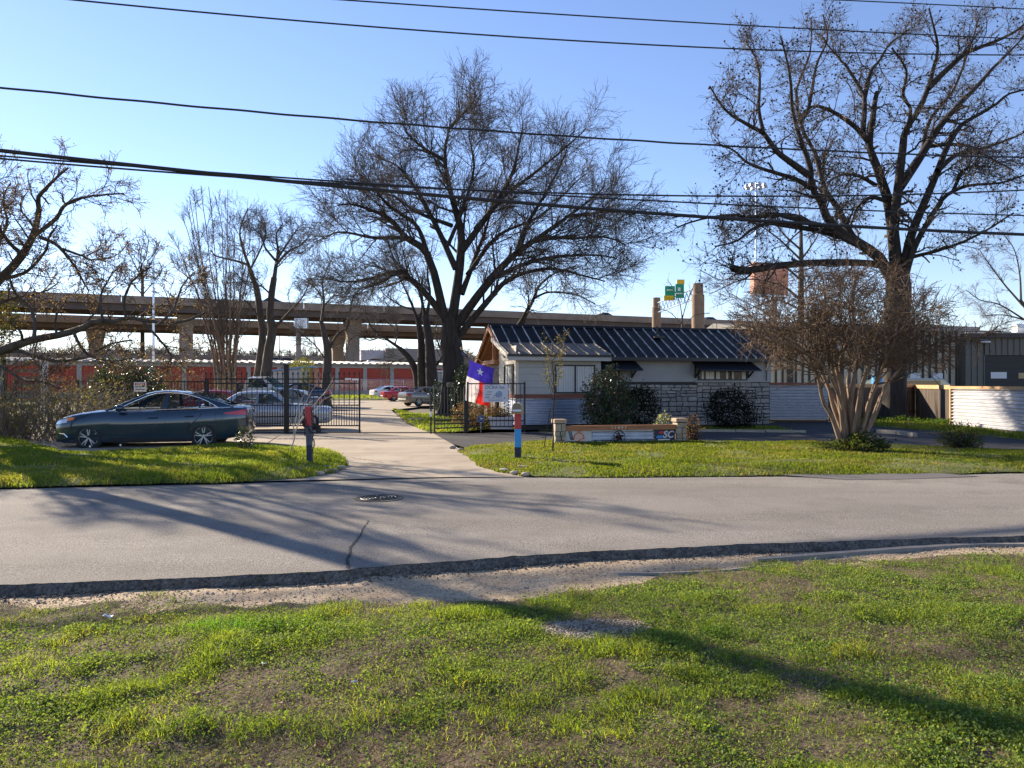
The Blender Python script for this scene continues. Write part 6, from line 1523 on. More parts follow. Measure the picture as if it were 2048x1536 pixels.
# ------------------------------------------------------------------ ground, road, lots
def smooth_noise(x, y, scale, seed):
    r = np.random.default_rng(seed); g = r.uniform(0, 1, (64, 64))
    u, v = x / scale + 500, y / scale + 500
    i, j = np.floor(u).astype(int), np.floor(v).astype(int); a, b = u - i, v - j
    a = a * a * (3 - 2 * a); b = b * b * (3 - 2 * b); i0, i1, j0, j1 = i % 64, (i + 1) % 64, j % 64, (j + 1) % 64
    return g[i0, j0] * (1 - a) * (1 - b) + g[i1, j0] * a * (1 - b) + g[i0, j1] * (1 - a) * b + g[i1, j1] * a * b
def fbm(x, y, s, seed): return (smooth_noise(x, y, s, seed) + .5 * smooth_noise(x, y, s * .5, seed + 1) + .25 * smooth_noise(x, y, s * .25, seed + 2)) / 1.75

m = MB(); R_ = 1800
m.add([(-R_, -60, -.14), (R_, -60, -.14), (R_, R_, -.14), (-R_, R_, -.14)], [(0, 1, 2, 3)])
tag(m.build('ground', [K['field']]), 'flat open land reaching to the horizon', 'ground', kind='structure')
# road: far edge and near edge as functions of X
FE = [(-70, 6.5), (-30, 9.0), (-14, 10.7), (-7.7, 11.35), (-4.2, 12.0), (-1.8, 12.65), (0, 12.85), (4, 12.95), (9.1, 13.35), (20, 14.4), (70, 19)]
NE = [(-70, -6), (-30, 1.2), (-12, 4.6), (-4.05, 5.96), (-1.5, 6.45), (0, 6.96), (2.2, 7.5), (5.3, 7.92), (12, 8.9), (30, 11), (70, 14.5)]
fe = lambda x: np.interp(x, [a for a, _ in FE], [b for _, b in FE])
ne = lambda x: np.interp(x, [a for a, _ in NE], [b for _, b in NE])
xs = np.concatenate([np.linspace(-70, -9, 40), np.linspace(-8.9, 12, 700), np.linspace(12.2, 70, 40)])
jag = (fbm(xs, xs * 0, .9, 3) - .5) * .10 + (fbm(xs, xs * 0, .12, 4) - .5) * .07
V = []; rows = 9
fy, ny = fe(xs) + .35 + (fbm(xs, xs * 0, .6, 9) - .5) * .12, ne(xs) + jag
for r in range(rows):
    k = r / (rows - 1); y = fy * (1 - k) + ny * k; V.append(np.stack([xs, y, -.03 * (k == 0) + .03 * np.sin(math.pi * k) + xs * 0], 1))
V = np.stack(V, 1).reshape(-1, 3); n = len(xs)
i = np.arange(n - 1)[:, None] * rows + np.arange(rows - 1)[None]
F = np.stack([i, i + 1, i + rows + 1, i + rows], -1).reshape(-1, 4)
tag(np_mesh('road', V, F, K['asphalt'], smooth=True), 'worn grey asphalt street crossing the view', 'road', kind='structure')
er = 7; V = []
for r in range(er):
    k = r / (er - 1); rough = (fbm(xs * 7, xs * 0 + r * 3, .4, 20 + r) - .5) * .05 * (r > 0)
    em_ = .35 + 1.15 * fbm(xs, xs * 0 + 3, .55, 161); V.append(np.stack([xs, ny - .085 * k * em_ + rough, -.003 - .095 * k ** 1.3 + rough * .8], 1))
V = np.stack(V, 1).reshape(-1, 3); i = np.arange(n - 1)[:, None] * er + np.arange(er - 1)[None]
F = np.stack([i, i + 1, i + er + 1, i + er], -1).reshape(-1, 4)
tag(np_mesh('road_edge', V, F, K['edge'], smooth=True), 'broken dark asphalt edge dropping to the dirt verge', 'road edge', kind='structure')
# dirt verge and near lawn relief
LE = [(-40, 0.5), (-12, 4.2), (-4.1, 5.62), (-2.3, 5.74), (-.05, 5.78), (.75, 6.2), (2.4, 6.92), (5.2, 7.42), (12, 8.4), (40, 12)]
le = lambda x: np.interp(x, [a for a, _ in LE], [b for _, b in LE])
def nz(x, y):
    d = np.clip((le(x) - y) / 1.2, 0, 1); return -.078 + .06 * d + (fbm(x, y, .8, 31) - .5) * .07 * d + (fbm(x, y, .22, 33) - .5) * .04
gx = np.concatenate([np.linspace(-40, -7, 25), np.linspace(-6.9, 8, 330), np.linspace(8.2, 40, 25)])
def sheet(name, m_, y0f, y1f, ny_, zf, label, cat, lift=0.0):
    V = []
    for j in range(ny_ + 1):
        k = j / ny_; y = y0f(gx) * (1 - k) + y1f(gx) * k; V.append(np.stack([gx, y, zf(gx, y) + lift], 1))
    V = np.stack(V, 1).reshape(-1, 3); q = ny_ + 1
    i = np.arange(len(gx) - 1)[:, None] * q + np.arange(ny_)[None]
    F = np.stack([i, i + q, i + q + 1, i + 1], -1).reshape(-1, 4)
    return tag(np_mesh(name, V, F, m_, smooth=True), label, cat, kind='structure')
bndl = lambda x: le(x) + (fbm(x, x * 0, .7, 41) - .5) * .5
sheet('dirt_verge', K['dirt'], lambda x: ne(x) + .02, lambda x: bndl(x) - .6, 30, lambda x, y: -.080 + (fbm(x, y, .5, 51) - .5) * .03 + (fbm(x, y, .1, 53) - .5) * .012, 'bare tan dirt strip between road and near lawn', 'dirt')
sheet('near_lawn', K['soil'], lambda x: bndl(x), lambda x: x * 0 - 4, 150, nz, 'patchy near lawn soil with dry thatch', 'lawn', .004)
# lots
def poly(name, pts, z, m_, label, cat): 
    m = MB(); m.add([(x, y, z) for x, y in pts], [tuple(range(len(pts)))]); return tag(m.build(name, [m_]), label, cat, kind='structure')
gp_ = lambda px, py: tuple(G(px, py)[:2])
K['slab'] = K['concrete']
poly('driveway', [(-5.2, 12.2), (-1.0, 12.95), (.2, 12.95), gp_(965, 930), gp_(905, 888), gp_(866, 866), gp_(815, 848), gp_(782, 820), (-5.2, 62), (-5.6, 90), (-30, 90), (-30, 24), (-16, 22.8), (-13, 18.0), (-10.5, 17.4), (-8, 17.8), (-6, 18.2), (-4.2, 16.5)], -.003, K['slab'], 'tan concrete driveway and yard running back past the gate', 'driveway')
poly('parking_lot', [gp_(866, 866), gp_(905, 888), gp_(940, 898), (2.0, 20.6), (6, 20.6), (9, 19.4), (13.3, 17.3), (24, 15), (24, 36), (13, 33), (4, 26.5), (-1.4, 24.3)], .001, K['lot'], 'dark asphalt parking strip in front of the office', 'parking lot')
poly('asphalt_patch', [gp_(1560, 952), gp_(1600, 949), gp_(1880, 948.5), gp_(1960, 955), gp_(1800, 961), gp_(1690, 962), gp_(1640, 958)], .022, K['patch'], 'darker repair patch along the far road edge at right', 'road patch')
def joint(name, a, b, wd, z, m_=None, label='', wob=.0):
    a = Vector((*a, z)); b = Vector((*b, z)); k = 24; t = (b - a).normalized(); s = Vector((-t.y, t.x, 0))
    m = MB(); P3 = [a.lerp(b, i / k) + s * random.uniform(-wob, wob) for i in range(k + 1)]
    m.add([p + s * wd / 2 for p in P3] + [p - s * wd / 2 for p in P3], [(i + 1, i, k + 1 + i, k + 2 + i) for i in range(k)])
    return tag(m.build(name, [m_ or K['lot']]), label, 'joint', kind='structure')
joint('driveway_joint', gp_(690, 944), gp_(985, 938), .014, .002, None, 'saw joint where the driveway apron meets the road', .01)
joint('driveway_joint', gp_(690, 912), gp_(940, 911), .014, .002, None, 'cross joint in the driveway beside the mailbox lawn', .01)
joint('driveway_joint', gp_(535, 886), gp_(556, 872), .03, .002, None, 'dark expansion joint behind the small seedling', .004)
joint('driveway_joint', gp_(640, 884), gp_(895, 884), .018, .002, None, 'cross joint in the driveway in front of the gate', .006)
joint('driveway_crack', gp_(700, 915), gp_(770, 925), .018, .002, None, 'short wandering crack near the driveway mouth', .05)
ck = [gp_(696, 1137), gp_(694, 1122), gp_(700, 1110), gp_(700, 1098), gp_(712, 1085), gp_(722, 1073), gp_(724, 1064), gp_(737, 1046)]
m = MB()
for i, ((ax, ay), (bx_, by_)) in enumerate(zip(ck, ck[1:])):
    k = 5
    for j in range(k):
        p = Vector((ax + (bx_ - ax) * j / k + random.uniform(-.008, .008) * (j > 0), ay + (by_ - ay) * j / k, 0)); q = Vector((ax + (bx_ - ax) * (j + 1) / k, ay + (by_ - ay) * (j + 1) / k, 0)); w_ = .016 * (1 - .11 * i)
        z0 = lambda v: .03 * math.sin(math.pi * (fe(v.x) - v.y) / (fe(v.x) - ne(v.x))) + .005
        m.add([(p.x - w_, p.y, z0(p)), (p.x + w_, p.y, z0(p)), (q.x + w_ * .9, q.y, z0(q)), (q.x - w_ * .9, q.y, z0(q))], [(0, 1, 2, 3)])
tag(m.build('road_crack', [K['rubber']]), 'dark jagged crack running from the near road edge', 'crack', kind='structure')
mh = thing('manhole_cover', 'round dark iron manhole cover in the road', 'manhole', Vector((-1.83, 10.3, .027)))
m = MB(); m.lathe([(.33, 0), (.33, .012), (.29, .014)], n=36); m.build('ring', [K['edge']], mh)
m = MB(); m.lathe([(.285, .008), (.25, .013), (.001, .013)], n=36)
for k in range(5): m.lathe([(.05 * k + .03, .013), (.05 * k + .035, .019), (.05 * k + .05, .019), (.05 * k + .055, .013)], n=30)
for k in range(10): a = k * math.pi / 5; m.bar((.08 * math.cos(a), .08 * math.sin(a), .016), (.25 * math.cos(a), .25 * math.sin(a), .016), .014, .01)
m.build('cover', [mat('cast_iron', (.045, .042, .040), .45, .7)], mh)
# curbs
def curb(label, pts, w, h, z, m_, name='curb'):
    m = MB(); pts = [Vector((x, y, z)) for x, y in pts]
    L = []
    for i, p in enumerate(pts):
        t = (pts[min(i + 1, len(pts) - 1)] - pts[max(i - 1, 0)]).normalized(); s = Vector((-t.y, t.x, 0))
        L.append([p - s * w / 2, p + s * w / 2, p + s * (w / 2 - .015) + Vector((0, 0, h)), p - s * (w / 2 - .015) + Vector((0, 0, h))])
    vs = [v for r in L for v in r]; fs = [(0, 1, 2, 3), tuple(len(vs) - 4 + k for k in (3, 2, 1, 0))]
    for i in range(len(L) - 1):
        for k in range(4): fs.append((i * 4 + k, (i + 1) * 4 + k, (i + 1) * 4 + (k + 1) % 4, i * 4 + (k + 1) % 4))
    m.add(vs, fs); return tag(m.build(name, [m_]), label, 'curb', kind='structure')
K['curb'] = mat('curb_concrete', (.25, .215, .175), .9, var=.2, vscale=5, bump=.4, bscale=30)
curb('pale concrete curb along the near road edge at right', [gp_(1510, 1106), gp_(1620, 1098), gp_(1800, 1085), gp_(1960, 1076), (6.2, 7.75), (12, 8.65), (20, 9.7)], .11, .035, -.085, K['curb'])
curb('half buried concrete strip at the lawn edge', [gp_(1235, 1131), gp_(1320, 1131), gp_(1430, 1127), gp_(1510, 1119), gp_(1568, 1113)], .055, .018, -.080, K['curb'])
for i, (a, b) in enumerate(((1395, 1470), (1472, 1530), (1532, 1612))):
    curb(('left', 'middle', 'right')[i] + ' pale kerb block in front of the stone wall', [gp_(a, 863 + i * .6), gp_(b, 864 + i * .8)], .16, .08, .0, K['limestone'], 'kerb_block')
for i, (a, ya, b, yb) in enumerate(((980, 858.5, 1008, 858), (1012, 858, 1060, 857), (1062, 857, 1110, 857))):
    curb(('first', 'second', 'third')[i] + ' pale kerb stone from the fence panel below the bay', [gp_(a, ya), gp_(b, yb)], .15, .10, .0, K['limestone'], 'kerb_block')
curb('pale kerb blocks at the foot of the big right tree', [gp_(1755, 866), gp_(1800, 869), gp_(1830, 874)], .15, .12, 0, K['limestone'], 'kerb_block')
dr = thing('drain_inlet', 'dark storm drain mouth by the curb at the right edge', 'drain', Vector((5.35, 7.42, -.16)))
m = MB(); m.box(-.5, .6, -.12, .12, -.2, .07); m.build('mouth', [K['rubber']], dr)

# ------------------------------------------------------------------ mounded far lawns
LAW = []
def lawn(name, pts, m_, label, hmax, grow, res=240):
    pts = np.array(pts, float); c = pts.mean(0)
    if name == 'left_lawn': c = np.array([-8.0, 14.6])
    d = pts - c; 
    dense = []
    for i in range(len(pts)):
        a, b = pts[i], pts[(i + 1) % len(pts)]; k = max(2, int(np.linalg.norm(b - a) / .12))
        for j in range(k): dense.append(a + (b - a) * j / k)
    dense = np.array(dense); q = np.stack([dense[:, 0], dense[:, 1]], 1)
    jit = (fbm(dense[:, 0], dense[:, 1], .4, 77) - .5) * .22
    dirs = unit(dense - c); dense = dense + dirs * jit[:, None]
    S = [1, .985, .96, .92, .85, .72, .55, .35, .15]
    V = []
    hz = lambda s: .006 + hmax * np.clip((1 - s) / .16, 0, 1) ** .7
    for s in S:
        p = c + (dense - c) * s; V.append(np.stack([p[:, 0], p[:, 1], hz(s) + (fbm(p[:, 0], p[:, 1], .5, 78) - .5) * .05 * min(1, (1 - s) * 8)], 1))
    n = len(dense); V = np.concatenate(V + [np.array([[c[0], c[1], hz(0)]])])
    F = []
    i = np.arange(n); i2 = (i + 1) % n
    for r in range(len(S) - 1): F.append(np.stack([r * n + i, r * n + i2, (r + 1) * n + i2, (r + 1) * n + i], 1))
    F = np.concatenate(F + [np.stack([(len(S) - 1) * n + i, (len(S) - 1) * n + i2, np.full(n, len(V) - 1), np.full(n, len(V) - 1)], 1)])
    me = np_mesh(name, V, F[:-n], m_, smooth=True)
    tag(me, label, 'lawn', kind='structure')
    ang = np.arctan2(dense[:, 1] - c[1], dense[:, 0] - c[0]); rr = np.linalg.norm(dense - c, axis=1); o = np.argsort(ang)
    LAW.append((name, c, ang[o], rr[o], hz, pts, grow))
lawn('left_lawn', [(-24, 10.0), (-14, 10.95), (-7.7, 11.65), (-4.4, 12.25), (-3.6, 12.8), gp_(672, 944), gp_(690, 930), gp_(680, 912), gp_(640, 897), gp_(560, 892), gp_(500, 891), gp_(430, 896), gp_(330, 904), (-9.5, 17.0), (-11, 17.6), (-13, 18.3), (-16, 23.0), (-24, 24)], K['turf'], 'raised green lawn left of the driveway mouth', .07, True)
lawn('right_lawn', [gp_(978, 938), gp_(1005, 945), gp_(1060, 953), gp_(1200, 955.5), gp_(1500, 952), gp_(1800, 950), gp_(2048, 944), (13, 13.9), (24, 15), (24, 15.2), (13.2, 16.9), (10.8, 18.6), gp_(1820, 893), gp_(1600, 885), gp_(1380, 884), gp_(1100, 882), gp_(985, 889), gp_(918, 900)], K['turf'], 'green lawn strip between the road and the dark parking lot', .06, True)
lawn('tree_lawn', [gp_(785, 818), gp_(815, 846), gp_(840, 858), gp_(862, 866), gp_(935, 862), gp_(985, 857), (0.2, 26.2), (-.6, 38), (-6, 40)], K['turf'], 'lawn patch around the big tree and walk gate', .03, True)
lawn('bed_lawn', [gp_(1060, 855), gp_(1395, 863), gp_(1530, 864), gp_(1610, 866), gp_(1540, 853), (4.5, 26.9), (1.0, 25.6)], K['turf'], 'narrow grassy bed along the front of the office', .03, True)
lawn('yard_verge', [(-30, 84), (-16, 86), (-6.5, 92), (-6.5, 79), (-11, 74), (-20, 72), (-30, 70)], K['turf'], 'grass bank in front of the storage units', .2, True)
lawn('fence_verge', [(15.9, 17), (15.95, 27.8), (18.3, 34.5), (13.4, 31.2), (13.8, 27.6), (14.6, 24), (14.6, 18)], K['turf'], 'weedy grass strip along the right hand fences', .03, True)
lawn('back_verge', [(-40, 24.5), (-16.2, 23.2), (-17.8, 27.2), (-30, 30), (-40, 40)], K['turf'], 'rough green verge at the far left', .05, True)

# ------------------------------------------------------------------ grass
def blades(x, y, z, h, w, col, lean=.5, bend=.5):
    n = len(x); a = rng.uniform(0, 2 * np.pi, n); c, s = np.cos(a), np.sin(a)
    b = rng.uniform(0, 2 * np.pi, n); l = lean * rng.uniform(.2, 1.2, n)
    b0 = np.stack([x, y, z], 1); sd = np.stack([c, s, 0 * c], 1) * (w / 2)[:, None]
    t1 = b0 + np.stack([np.cos(b) * l * h * .35, np.sin(b) * l * h * .35, h * .6], 1)
    t2 = b0 + np.stack([np.cos(b) * l * h * (.8 + bend * .4), np.sin(b) * l * h * (.8 + bend * .4), h * (1.0 - .25 * l)], 1)
    V = np.stack([b0 - sd, b0 + sd, t1 + sd * .8, t1 - sd * .8, t2], 1).reshape(-1, 3)
    k = np.arange(n)[:, None] * 5
    F = np.concatenate([k + np.array([[0, 1, 2]]), k + np.array([[0, 2, 3]]), k + np.array([[3, 2, 4]])])
    return V, F, np.repeat(col, 5, 0)
def gcol(x, y, n, sc=1.0):
    f = fbm(x, y, .9 * sc, 60)[:, None]; g = fbm(x, y, .25 * sc, 64)[:, None]
    A, B_, C_ = np.array([.19, .225, .034]), np.array([.115, .175, .03]), np.array([.245, .25, .065])
    c = A * (1 - f) + B_ * f; t = np.clip((g - .52) * 3, 0, 1); c = c * (1 - t) + C_ * t
    return c * rng.uniform(.7, 1.3, (n, 1))
# far lawns
for name, c, ang, rr, hz, pts, grow in LAW:
    lo, hi = pts.min(0), pts.max(0); lo = np.maximum(lo, [-26, 0]); hi = np.minimum(hi, [22, 95])
    area = (hi - lo).prod(); dist = max(12, c[1]); dens = {'left_lawn': 1500, 'right_lawn': 1500, 'tree_lawn': 260, 'bed_lawn': 320, 'yard_verge': 16, 'fence_verge': 350, 'back_verge': 260}[name]
    n = int(area * dens); x = rng.uniform(lo[0], hi[0], n); y = rng.uniform(lo[1], hi[1], n)
    a = np.arctan2(y - c[1], x - c[0]); r = np.hypot(x - c[0], y - c[1]); R_ = np.interp(a, ang, rr, period=2 * np.pi); s = r / R_
    edge = (fbm(x, y, .5, 90) - .4) * .05
    ok = (s < 1.005 + edge * .5) & (np.abs(x) < .72 * y + 3); dn = fbm(x, y, 1.0, 91)
    ok &= rng.uniform(0, 1, n) < np.clip((dn - .22) * 3.2, .15, 1)
    x, y, s, dn = x[ok], y[ok], np.minimum(s[ok], 1), dn[ok]; n = len(x)
    z = hz(s) - .01
    big = dist / 14.5
    tall = .055 + .075 * np.clip(dn - .3, 0, 1) ** 1.0
    if name == 'right_lawn': tall *= .72
    if name in ('fence_verge', 'back_verge'): tall *= 2.0
    h = tall * rng.uniform(.55, 1.45, n) * max(1, big * .6); w = rng.uniform(.009, .02, n) * max(1, big)
    dead = rng.uniform(0, 1, n) < np.clip(.08 + .5 * (fbm(x, y, 1.6, 95) - .52) * (2.5 if name == 'right_lawn' else 1), 0, .6)
    col = gcol(x, y, n, 2.5); col *= (.72 if name == 'right_lawn' else 1.0); col[dead] = np.array([.22, .17, .09]) * rng.uniform(.6, 1.2, (dead.sum(), 1))
    V, F, C = blades(x, y, z, h, w, col, .9)
    lab = {'left_lawn': 'bright sunlit grass on the left lawn', 'right_lawn': 'short grass on the front lawn strip', 'tree_lawn': 'grass around the big tree', 'bed_lawn': 'grass in the bed by the office', 'yard_verge': 'grass on the far bank', 'fence_verge': 'weeds by the right fences', 'back_verge': 'rough grass at the far left'}[name]
    tag(np_mesh('grass', V, F, K['grass'], None, C), lab, 'grass', kind='stuff')
# near lawn
n = 1150000
y = 2.0 + 6.9 * rng.uniform(0, 1, n) ** 1.3; x = rng.uniform(-1, 1, n) * (.74 * y + 2.4)
b = bndl(x); d1 = fbm(x, y, .75, 101); d2 = fbm(x, y, .15, 104)
gravel = ((x - .52) / .34) ** 2 + ((y - 4.98) / .22) ** 2
dens = np.clip((d1 * .6 + d2 * .4 - .385) * 5.5, .24, 1) * np.clip((b - y) * 3.0 + .15, 0, 1)
bare = np.exp(-(((x + .2) / .9) ** 2 + ((y - 3.3) / .28) ** 2)) + np.exp(-(((x - .9) / .5) ** 2 + ((y - 3.75) / .22) ** 2)) * .6
dens *= np.clip(1 - .75 * bare, .1, 1) * np.clip((gravel - .8) * 1.5, 0, 1)
ok = rng.uniform(0, 1, n) < dens; x, y, d1, d2, b = x[ok], y[ok], d1[ok], d2[ok], b[ok]; n = len(x)
z = nz(x, y) - .003
tuft = np.clip((fbm(x, y, .35, 111) - .48) * 4, 0, 1)
for cx, cy, rx, ry in ((-1.75, 5.0, .5, .22), (-.28, 5.35, .3, .16), (4.6, 5.75, .6, .2), (1.32, 4.85, .16, .1), (-.15, 3.55, .2, .12), (1.4, 3.0, .3, .15), (-1.6, 3.15, .2, .1)):
    tuft = np.maximum(tuft, 1.3 * np.exp(-(((x - cx) / rx) ** 2 + ((y - cy) / ry) ** 2)))
isleaf = rng.uniform(0, 1, n) < np.where(fbm(x, y, .6, 121) > .47, .62, .22)
g = ~isleaf
h = (.016 + .050 * tuft) * rng.uniform(.5, 1.5, n); w = rng.uniform(.0025, .0055, n)
col = gcol(x, y, n) * 1.12
for cx, cy, rx, ry, cc in ((-1.75, 5.0, .5, .22, (.09, .23, .02)), (1.32, 4.85, .16, .1, (.05, .14, .02)), (4.6, 5.75, .6, .2, (.06, .16, .02)), (-.1, 5.4, .3, .18, (.19, .27, .04)), (-2.6, 4.2, .5, .3, (.20, .26, .05))):
    t_ = np.exp(-(((x - cx) / rx) ** 2 + ((y - cy) / ry) ** 2))[:, None]; col = col * (1 - t_) + np.array(cc) * t_
V, F, C = blades(x[g], y[g], z[g], h[g], w[g], col[g], 1.1)
tag(np_mesh('grass', V, F, K['grass'], None, C), 'thin grass blades and tufts on the near lawn', 'grass', kind='stuff')
C3 = np.stack([x, y, z + .006 + .026 * rng.uniform(0, 1, n) * (1 + 1.4 * tuft)], 1)[isleaf]
C3 = np.repeat(C3, 2, 0) + rng.normal(0, .006, (2 * len(C3), 3)) * np.array([1, 1, .4])
V, F, C = leaves(C3, (.008 + .011 * np.repeat(fbm(x, y, .5, 141)[isleaf], 2))[:, None], [(.12, .19, .045), (.165, .23, .06), (.085, .155, .035), (.20, .25, .08)], -.25, .55, .75)
tag(np_mesh('clover', V, F, K['leaf'], None, C), 'low broad leaved weeds and clover covering the near lawn', 'ground cover', kind='stuff')
n = 150000; y = 2.0 + 6.4 * rng.uniform(0, 1, n) ** 1.3; x = rng.uniform(-1, 1, n) * (.74 * y + 2.4); dd = fbm(x, y, .75, 101) * .6 + fbm(x, y, .22, 104) * .4
ok = (rng.uniform(0, 1, n) < np.clip(1.15 - (dd - .32) * 4, .08, 1)) & (y < bndl(x) - .03); x, y = x[ok], y[ok]; n = len(x)
a = rng.uniform(0, np.pi, n); L = rng.uniform(.02, .09, n); z = nz(x, y) + .006
p0 = np.stack([x, y, z + rng.uniform(0, .012, n)], 1); p1 = p0 + np.stack([np.cos(a) * L, np.sin(a) * L, rng.uniform(-.002, .025, n)], 1); s = np.stack([-np.sin(a), np.cos(a), .4 + 0 * a], 1) * .0014
V = np.stack([p0 - s, p0 + s, p1 + s, p1 - s], 1).reshape(-1, 3); F = np.arange(4 * n).reshape(-1, 4)
C = np.repeat(np.array([[.34, .27, .18], [.24, .175, .115], [.15, .11, .075]])[rng.integers(0, 3, n)] * rng.uniform(.7, 1.3, (n, 1)), 4, 0)
tag(np_mesh('dry_thatch', V, F, K['leaf'], None, C), 'dead brown grass stems lying over the near lawn', 'dry grass', kind='stuff')
# gravel patch, pebbles on the verge
def pebbles(name, label, x, y, z, s, m_='rock'):
    o = np.array([[1, 0, 0], [-1, 0, 0], [0, 1, 0], [0, -1, 0], [0, 0, .7], [0, 0, -.7]]); n = len(x)
    J = rng.uniform(.6, 1.3, (n, 6, 1)); V = (np.stack([x, y, z], 1)[:, None] + o[None] * J * s[:, None, None])
    th = rng.uniform(0, 6.28, n); c, sn = np.cos(th)[:, None], np.sin(th)[:, None]; cx = V - np.stack([x, y, z], 1)[:, None]
    V = np.stack([x, y, z], 1)[:, None] + np.stack([cx[..., 0] * c - cx[..., 1] * sn, cx[..., 0] * sn + cx[..., 1] * c, cx[..., 2]], -1)
    f = np.array([[0, 2, 4], [2, 1, 4], [1, 3, 4], [3, 0, 4], [2, 0, 5], [1, 2, 5], [3, 1, 5], [0, 3, 5]])
    F = (np.arange(n)[:, None, None] * 6 + f[None]).reshape(-1, 3)
    tag(np_mesh(name, V.reshape(-1, 3), F, K[m_]), label, 'gravel', kind='stuff')
n = 1500; q = rng.uniform(0, 1, n) ** .5; th = rng.uniform(0, 6.28, n); x = .54 + .38 * q * np.cos(th); y = 4.98 + .23 * q * np.sin(th) - .1 * (x - .54)
pebbles('gravel_patch', 'small heap of pale gravel in the near lawn', x, y, nz(x, y) + .004, rng.uniform(.005, .014, n))
n = 5200; x = rng.uniform(-7, 8, n); k = rng.uniform(0, 1, n); y = ne(x) - .16 - k * (ne(x) - .16 - bndl(x) + .1)
pebbles('verge_pebbles', 'loose pebbles on the dirt verge', x, y, -.080 + (fbm(x, y, .5, 51) - .5) * .03 + .004, rng.uniform(.003, .010, n) * np.where(rng.uniform(0, 1, n) < .05, 2, 1))
n = 3500; x = rng.uniform(-7, 8, n); y = ne(x) - .03 - np.abs(rng.normal(0, .09, n))
pebbles('asphalt_crumbs', 'loose asphalt crumbs along the broken road edge', x, y, np.full(n, -.072), rng.uniform(.004, .016, n), 'edge')
# rocks by the drive, litter, fallen leaves
RG = 'pale edging rocks beside the driveway mouth'
for i, (px, py, sx) in enumerate(((652, 946, .11), (668, 944, .10), (684, 938, .10), (640, 950, .09), (672, 934, .08), (655, 938, .08), (1008, 944, .10), (1030, 949, .09), (1045, 938, .14), (1052, 952, .08), (905, 897, .10), (922, 902, .09))):
    side = 'left' if px < 800 else 'right'
    lab = ['chunky pale rock below the chained post', 'pale rock second from the chained post', 'pale rock at the driveway corner', 'pale rock nearest the road on the left corner', 'small rock behind the corner rock', 'small rock beside the chained post foot', 'flat rock at the mailbox lawn corner', 'flat rock in front of the mailbox', 'wide flat slab just behind the mailbox lawn corner', 'small rock at the road edge near the mailbox', 'cream rock at the point of the right lawn', 'smaller cream rock at the right lawn edge'][i]
    g = G(px, py); g.z = .03; rock('edging_rock', lab, g, sx, sx * .6, .04, 'rock', RG, random.uniform(-.4, .4), 100 + i)
g = G(832, 843); g.z = .06; rock('flat_stone', 'flat pale stepping stone on the grass near the walk gate', g, .38, .2, .09, 'stone', None, .1, 300, 'limestone')
def litter(name, label, px, py, s, m_, cat='litter'):
    g = G(px, py, -.06); m = MB(); r = random.Random(px)
    m.grid(lambda u, v: Vector(((u - .5) * s * 1.6 + r.uniform(-.2, .2) * s, (v - .5) * s + r.uniform(-.1, .1) * s, s * .25 + r.uniform(0, .55) * s)), 4, 3)
    o = m.build(name, [m_]); o.location = (g.x, g.y, float(nz(np.array([g.x]), np.array([g.y]))[0]) + .012); return tag(o, label, cat)
litter('paper_scrap', 'crumpled white paper scrap on the near lawn at left', 216, 1243, .045, K['white'])
litter('paper_scrap', 'tiny white scrap in the middle of the near lawn', 527, 1347, .022, K['white'])
litter('paper_scrap', 'small white chip right of the middle of the near lawn', 707, 1383, .02, K['signwhite'])
litter('paper_scrap', 'pale blue scrap on the dirt verge under the road edge', 853, 1134, .035, mat('pale_blue_scrap', (.5, .62, .75), .5))
dl = mat('dead_leaf', (.30, .17, .09), .7, var=.3, vscale=20)
for i, (px, py, s) in enumerate(((306, 1514, .03), (640, 1528, .04), (395, 1410, .03), (560, 1425, .022), (735, 1437, .022), (1175, 1497, .03), (1435, 1210, .03), (1640, 1362, .026), (1850, 1450, .028), (960, 1487, .022), (1300, 1395, .02), (1740, 1250, .024))):
    litter('fallen_leaf', 'curled brown fallen leaf on the ' + ['front edge of the lawn at far left', 'front edge of the lawn left of centre, largest', 'lawn between paper scrap and front edge', 'lawn below the tiny white scrap', 'lawn just below the small white chip', 'bare soil patch at the front centre', 'sunny grass right of the gravel heap', 'shadow strip in the right half', 'grass below the shadow near the right edge', 'bare soil left of the front centre', 'grass below the middle of the shadow', 'upper right grass above the shadow'][i], px, py, s, dl, 'leaf')
def dandelion(px, py, lab):
    g = G(px, py, .1); t = thing('dandelion', lab, 'flower', (g.x, g.y, .08)); m = MB(); m.tube([(0, 0, -.02), (0, 0, .13)], .004, 5); m.build('stem', [K['twig']], t)
    m = MB(); m.lathe([(.001, .12), (.016, .137), (.021, .153), (.016, .17), (.001, .176)], n=10); m.build('seed_head', [K['white']], t)
dandelion(241, 902, 'white dandelion puff in front of the blue sedan door'); dandelion(180, 905, 'white dandelion puff by the blue sedan front wheel')
tub = thing('planter_tub', 'white plastic planter tub behind the fence panel', 'planter', Vector((-.35, 25.75, 0)))
m = MB(); m.prism([(-.36, -.2, .06), (.36, -.2, .06), (.42, -.24, .42), (-.42, -.24, .42)], (0, .42, 0)); m.box(-.46, .46, -.28, .24, .42, .47); m.build('tub', [mat('tub_white', (.55, .57, .62), .5)], tub)
shrub('potted_plant', 'dry brown plant growing in the white planter tub', Vector((-.35, 25.75, .42)), [(0, 0, .15, .42, .22, .2)], 700, .06, [(.10, .07, .04), (.14, .10, .06), (.07, .07, .03)], 'leaf', 60)
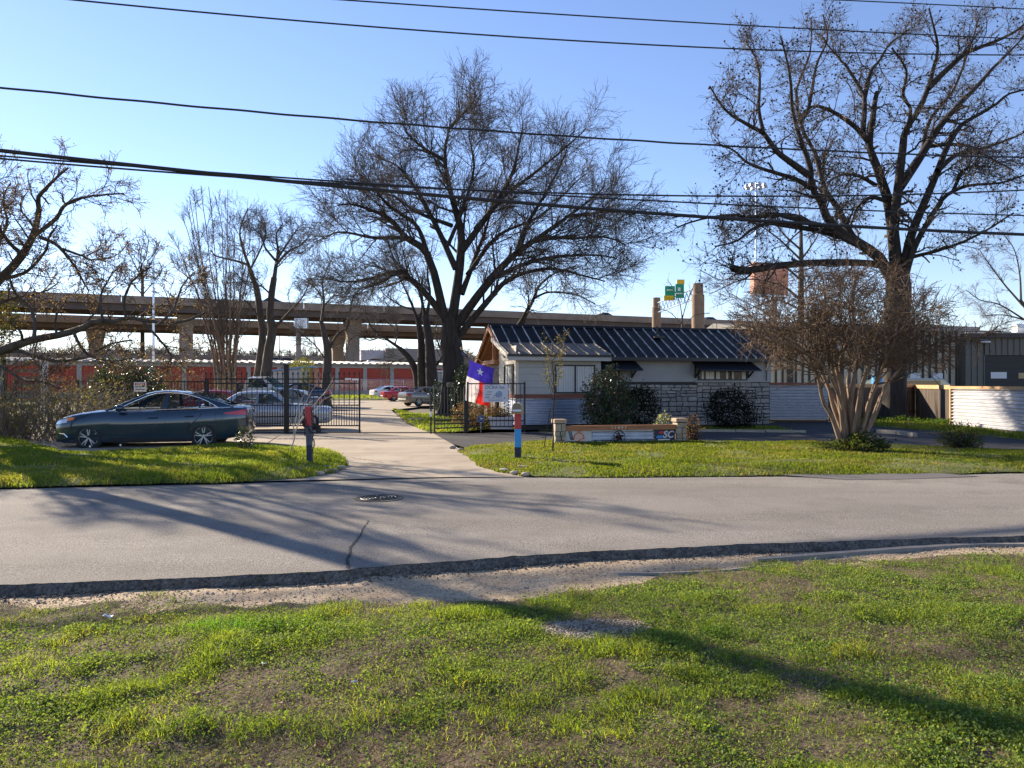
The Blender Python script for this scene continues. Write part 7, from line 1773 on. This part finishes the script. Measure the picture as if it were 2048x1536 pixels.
tp = thing('tree_plaque', 'small tan plaque nailed to the big trunk', 'sign', P(900, 769, 35.2)); m = MB(); m.box(-.16, .16, -.03, .0, -.10, .10); m.build('plate', [mat('plaque_tan', (.42, .33, .2), .6)], tp)
m = MB()
for k in range(3): m.box(-.12 + k * .04, .10, -.034, -.031, -.06 + k * .05, -.035 + k * .05)
m.build('print', [K['dark']], tp)

# ------------------------------------------------------------------ light, sky, camera
SAZ, SEL = math.atan2(-.753, .658), rad(24)
sun = bpy.data.lights.new('sun', 'SUN'); sun.energy = 5.0; sun.angle = rad(.55); sun.color = (1, .86, .68)
so_ = bpy.data.objects.new('sun', sun); COL.objects.link(so_)
sd_ = Vector((math.sin(SAZ) * math.cos(SEL), math.cos(SAZ) * math.cos(SEL), math.sin(SEL)))
so_.rotation_euler = sd_.to_track_quat('Z', 'Y').to_euler(); so_.location = (-20, 20, 30)
W = bpy.data.worlds.new('World'); SC.world = W; W.use_nodes = True
nt = W.node_tree; bg = nt.nodes['Background']; sky = nt.nodes.new('ShaderNodeTexSky'); sky.sky_type = 'NISHITA'; sky.sun_disc = False
sky.sun_elevation = SEL; sky.sun_rotation = SAZ; sky.altitude = 150; sky.air_density = 1.0; sky.dust_density = .03; sky.ozone_density = 3.0
tint = nt.nodes.new('ShaderNodeMix'); tint.data_type = 'RGBA'; tint.blend_type = 'MULTIPLY'; tint.inputs[0].default_value = 1; tint.inputs[7].default_value = (1.08, .99, 1.09, 1)
nt.links.new(sky.outputs[0], tint.inputs[6]); nt.links.new(tint.outputs[2], bg.inputs[0]); bg.inputs[1].default_value = .088
cd = bpy.data.cameras.new('camera'); cam = bpy.data.objects.new('camera', cd); COL.objects.link(cam)
cam.location = (0, 0, EYE); cam.rotation_euler = (rad(90), 0, 0); cd.sensor_width = 36; cd.lens = 36 * FPX / 2048; cd.clip_end = 5000; cd.clip_start = .05
SC.camera = cam
SC.view_settings.view_transform = 'Standard'; SC.view_settings.look = 'None'; SC.view_settings.exposure = 1.25; SC.view_settings.gamma = 1
SC.render.engine = 'CYCLES'
